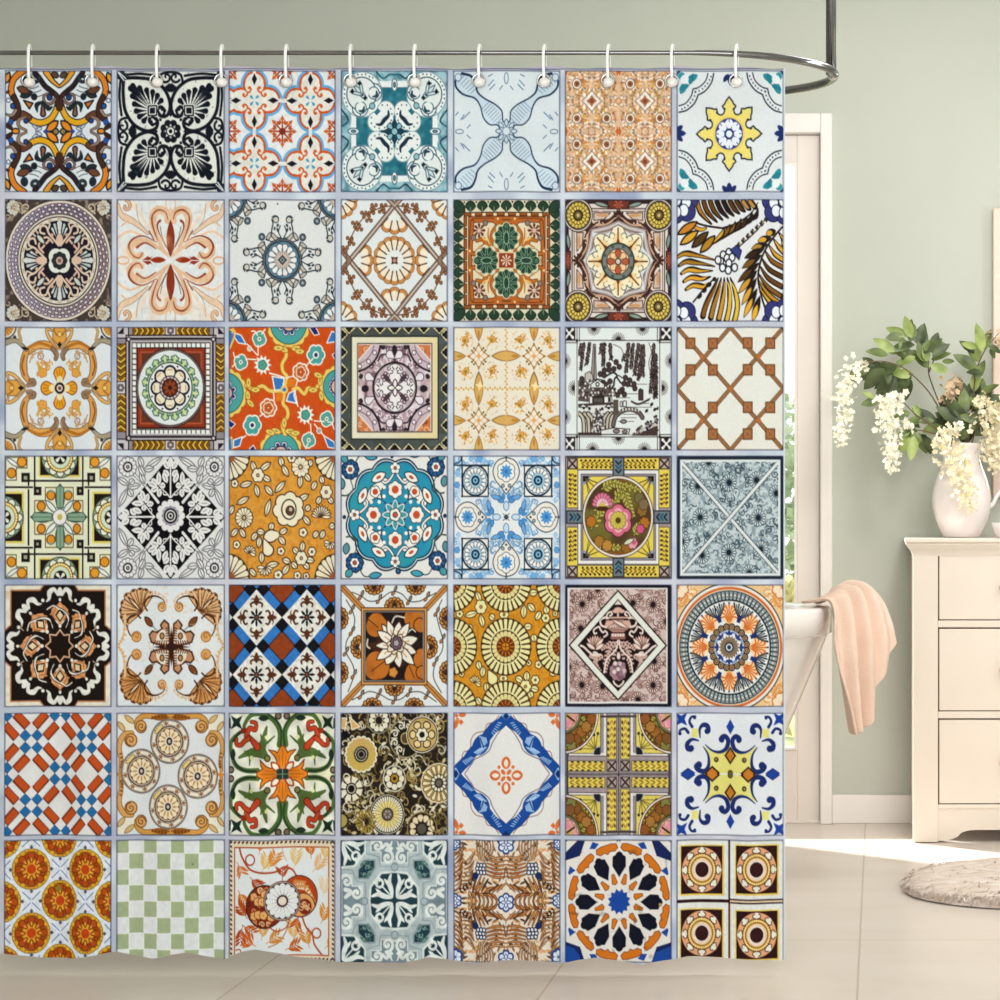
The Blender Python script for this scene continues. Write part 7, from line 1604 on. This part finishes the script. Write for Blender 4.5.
for i in range(9000):
    f = math.sqrt(R.random()) * .95; A = R.uniform(0, 6.283); c, s = math.cos(A), math.sin(A)
    p = Vector((mcx + mrx * f * math.copysign(abs(c) ** .86, c), mcy + mry * f * math.copysign(abs(s) ** .86, s), .036 * (1 - f ** 9) ** .5))
    u = Vector((R.gauss(.6, .6), R.gauss(-.5, .35), R.uniform(.0, .35))).normalized(); l = R.uniform(.012, .024); w_ = u.cross(Vector((0, 0, 1))).normalized() * R.uniform(.0018, .0035)
    k = len(V); V += [p - w_, p + w_, p + u * l + Vector((0, 0, -.004)) + w_ * .4, p + u * l + Vector((0, 0, -.004)) - w_ * .4]; Fa.append((k, k + 1, k + 2, k + 3))
for i in range(2600):                                 # the fringe of pile along the rim
    A = R.uniform(0, 6.283); c, s = math.cos(A), math.sin(A); f = R.uniform(.94, 1.0)
    p = Vector((mcx + mrx * f * math.copysign(abs(c) ** .86, c), mcy + mry * f * math.copysign(abs(s) ** .86, s), R.uniform(.012, .032)))
    u = Vector((c + R.gauss(0, .5), s + R.gauss(0, .5), -.55 + R.uniform(-.3, .3))).normalized(); l = R.uniform(.010, .018); w_ = u.cross(Vector((0, 0, 1))).normalized() * R.uniform(.002, .004)
    q1 = p + u * l; q1.z = max(q1.z, .002); k = len(V); V += [p - w_, p + w_, q1 + w_ * .4, q1 - w_ * .4]; Fa.append((k, k + 1, k + 2, k + 3))
pl_ = mesh('pile', V, Fa, M['mat'], bmat, False); pl_['kind'] = 'stuff'

# ---------------------------------------------------------------- light and camera
wd = bpy.data.worlds.new('daylight'); bpy.context.scene.world = wd; wd.use_nodes = True
bgn = wd.node_tree.nodes['Background']; bgn.inputs['Color'].default_value = (.97, .985, 1, 1); bgn.inputs['Strength'].default_value = 1.4
def light(name, kind, loc, energy, **kw):
    l = bpy.data.lights.new(name, kind); l.energy = energy
    for k, v_ in kw.items():
        if k not in ('rot', 'to'): setattr(l, k, v_)
    o = bpy.data.objects.new(name, l); C.objects.link(o); o.location = loc
    if 'to' in kw: o.rotation_euler = (Vector(kw['to']) - Vector(loc)).to_track_quat('-Z', 'Y').to_euler()
    return o
light('sun', 'SUN', (-3, 9, 3), 13.0, to=(-3 + 1.4, 9 - 1, 3 - .747), angle=math.radians(2.0), color=(1, .98, .95))
light('added_ceiling_fill', 'AREA', (.35, 4.75, ZC - .02), 13, to=(.2, 4.9, 0), shape='DISK', size=.9, color=(1, .99, .98))  # added fill without a fixture, brightens back wall and floor
light('added_lower_wall_fill', 'AREA', (.42, 4.2, 1.95), 11, to=(-.1, 6.1, .7), shape='DISK', size=.4, color=(1, .99, .98))  # extra light put in for the lower wall, no pendant hangs here
light('wall_lamp', 'AREA', (XR - .06, 4.5, 1.55), 9, to=(.1, 5.7, .9), shape='DISK', size=.5, color=(1, .99, .98))

light('added_front_fill', 'AREA', (-.3, YF - .02, 1.48), 92, to=(-.3, 4, 1.4), shape='RECTANGLE', size=3.2, size_y=1.6, color=(.96, .98, 1))  # unseen fill added behind the camera to light the curtain head-on

cam = bpy.data.cameras.new('camera'); co_ = bpy.data.objects.new('camera', cam); C.objects.link(co_)
co_.location = (0, 0, H); co_.rotation_euler = (math.pi / 2, 0, 0)
cam.sensor_width = 36; cam.lens = 36 * F / 1000; cam.shift_x = (500 - VX) / 1000; cam.shift_y = (HZ - 500) / 1000; cam.clip_start = .05
sc = bpy.context.scene; sc.camera = co_
vs = sc.view_settings; vs.view_transform = 'Standard'; vs.look = 'None'; vs.gamma = 1; vs.use_curve_mapping = False; vs.exposure = 0.0
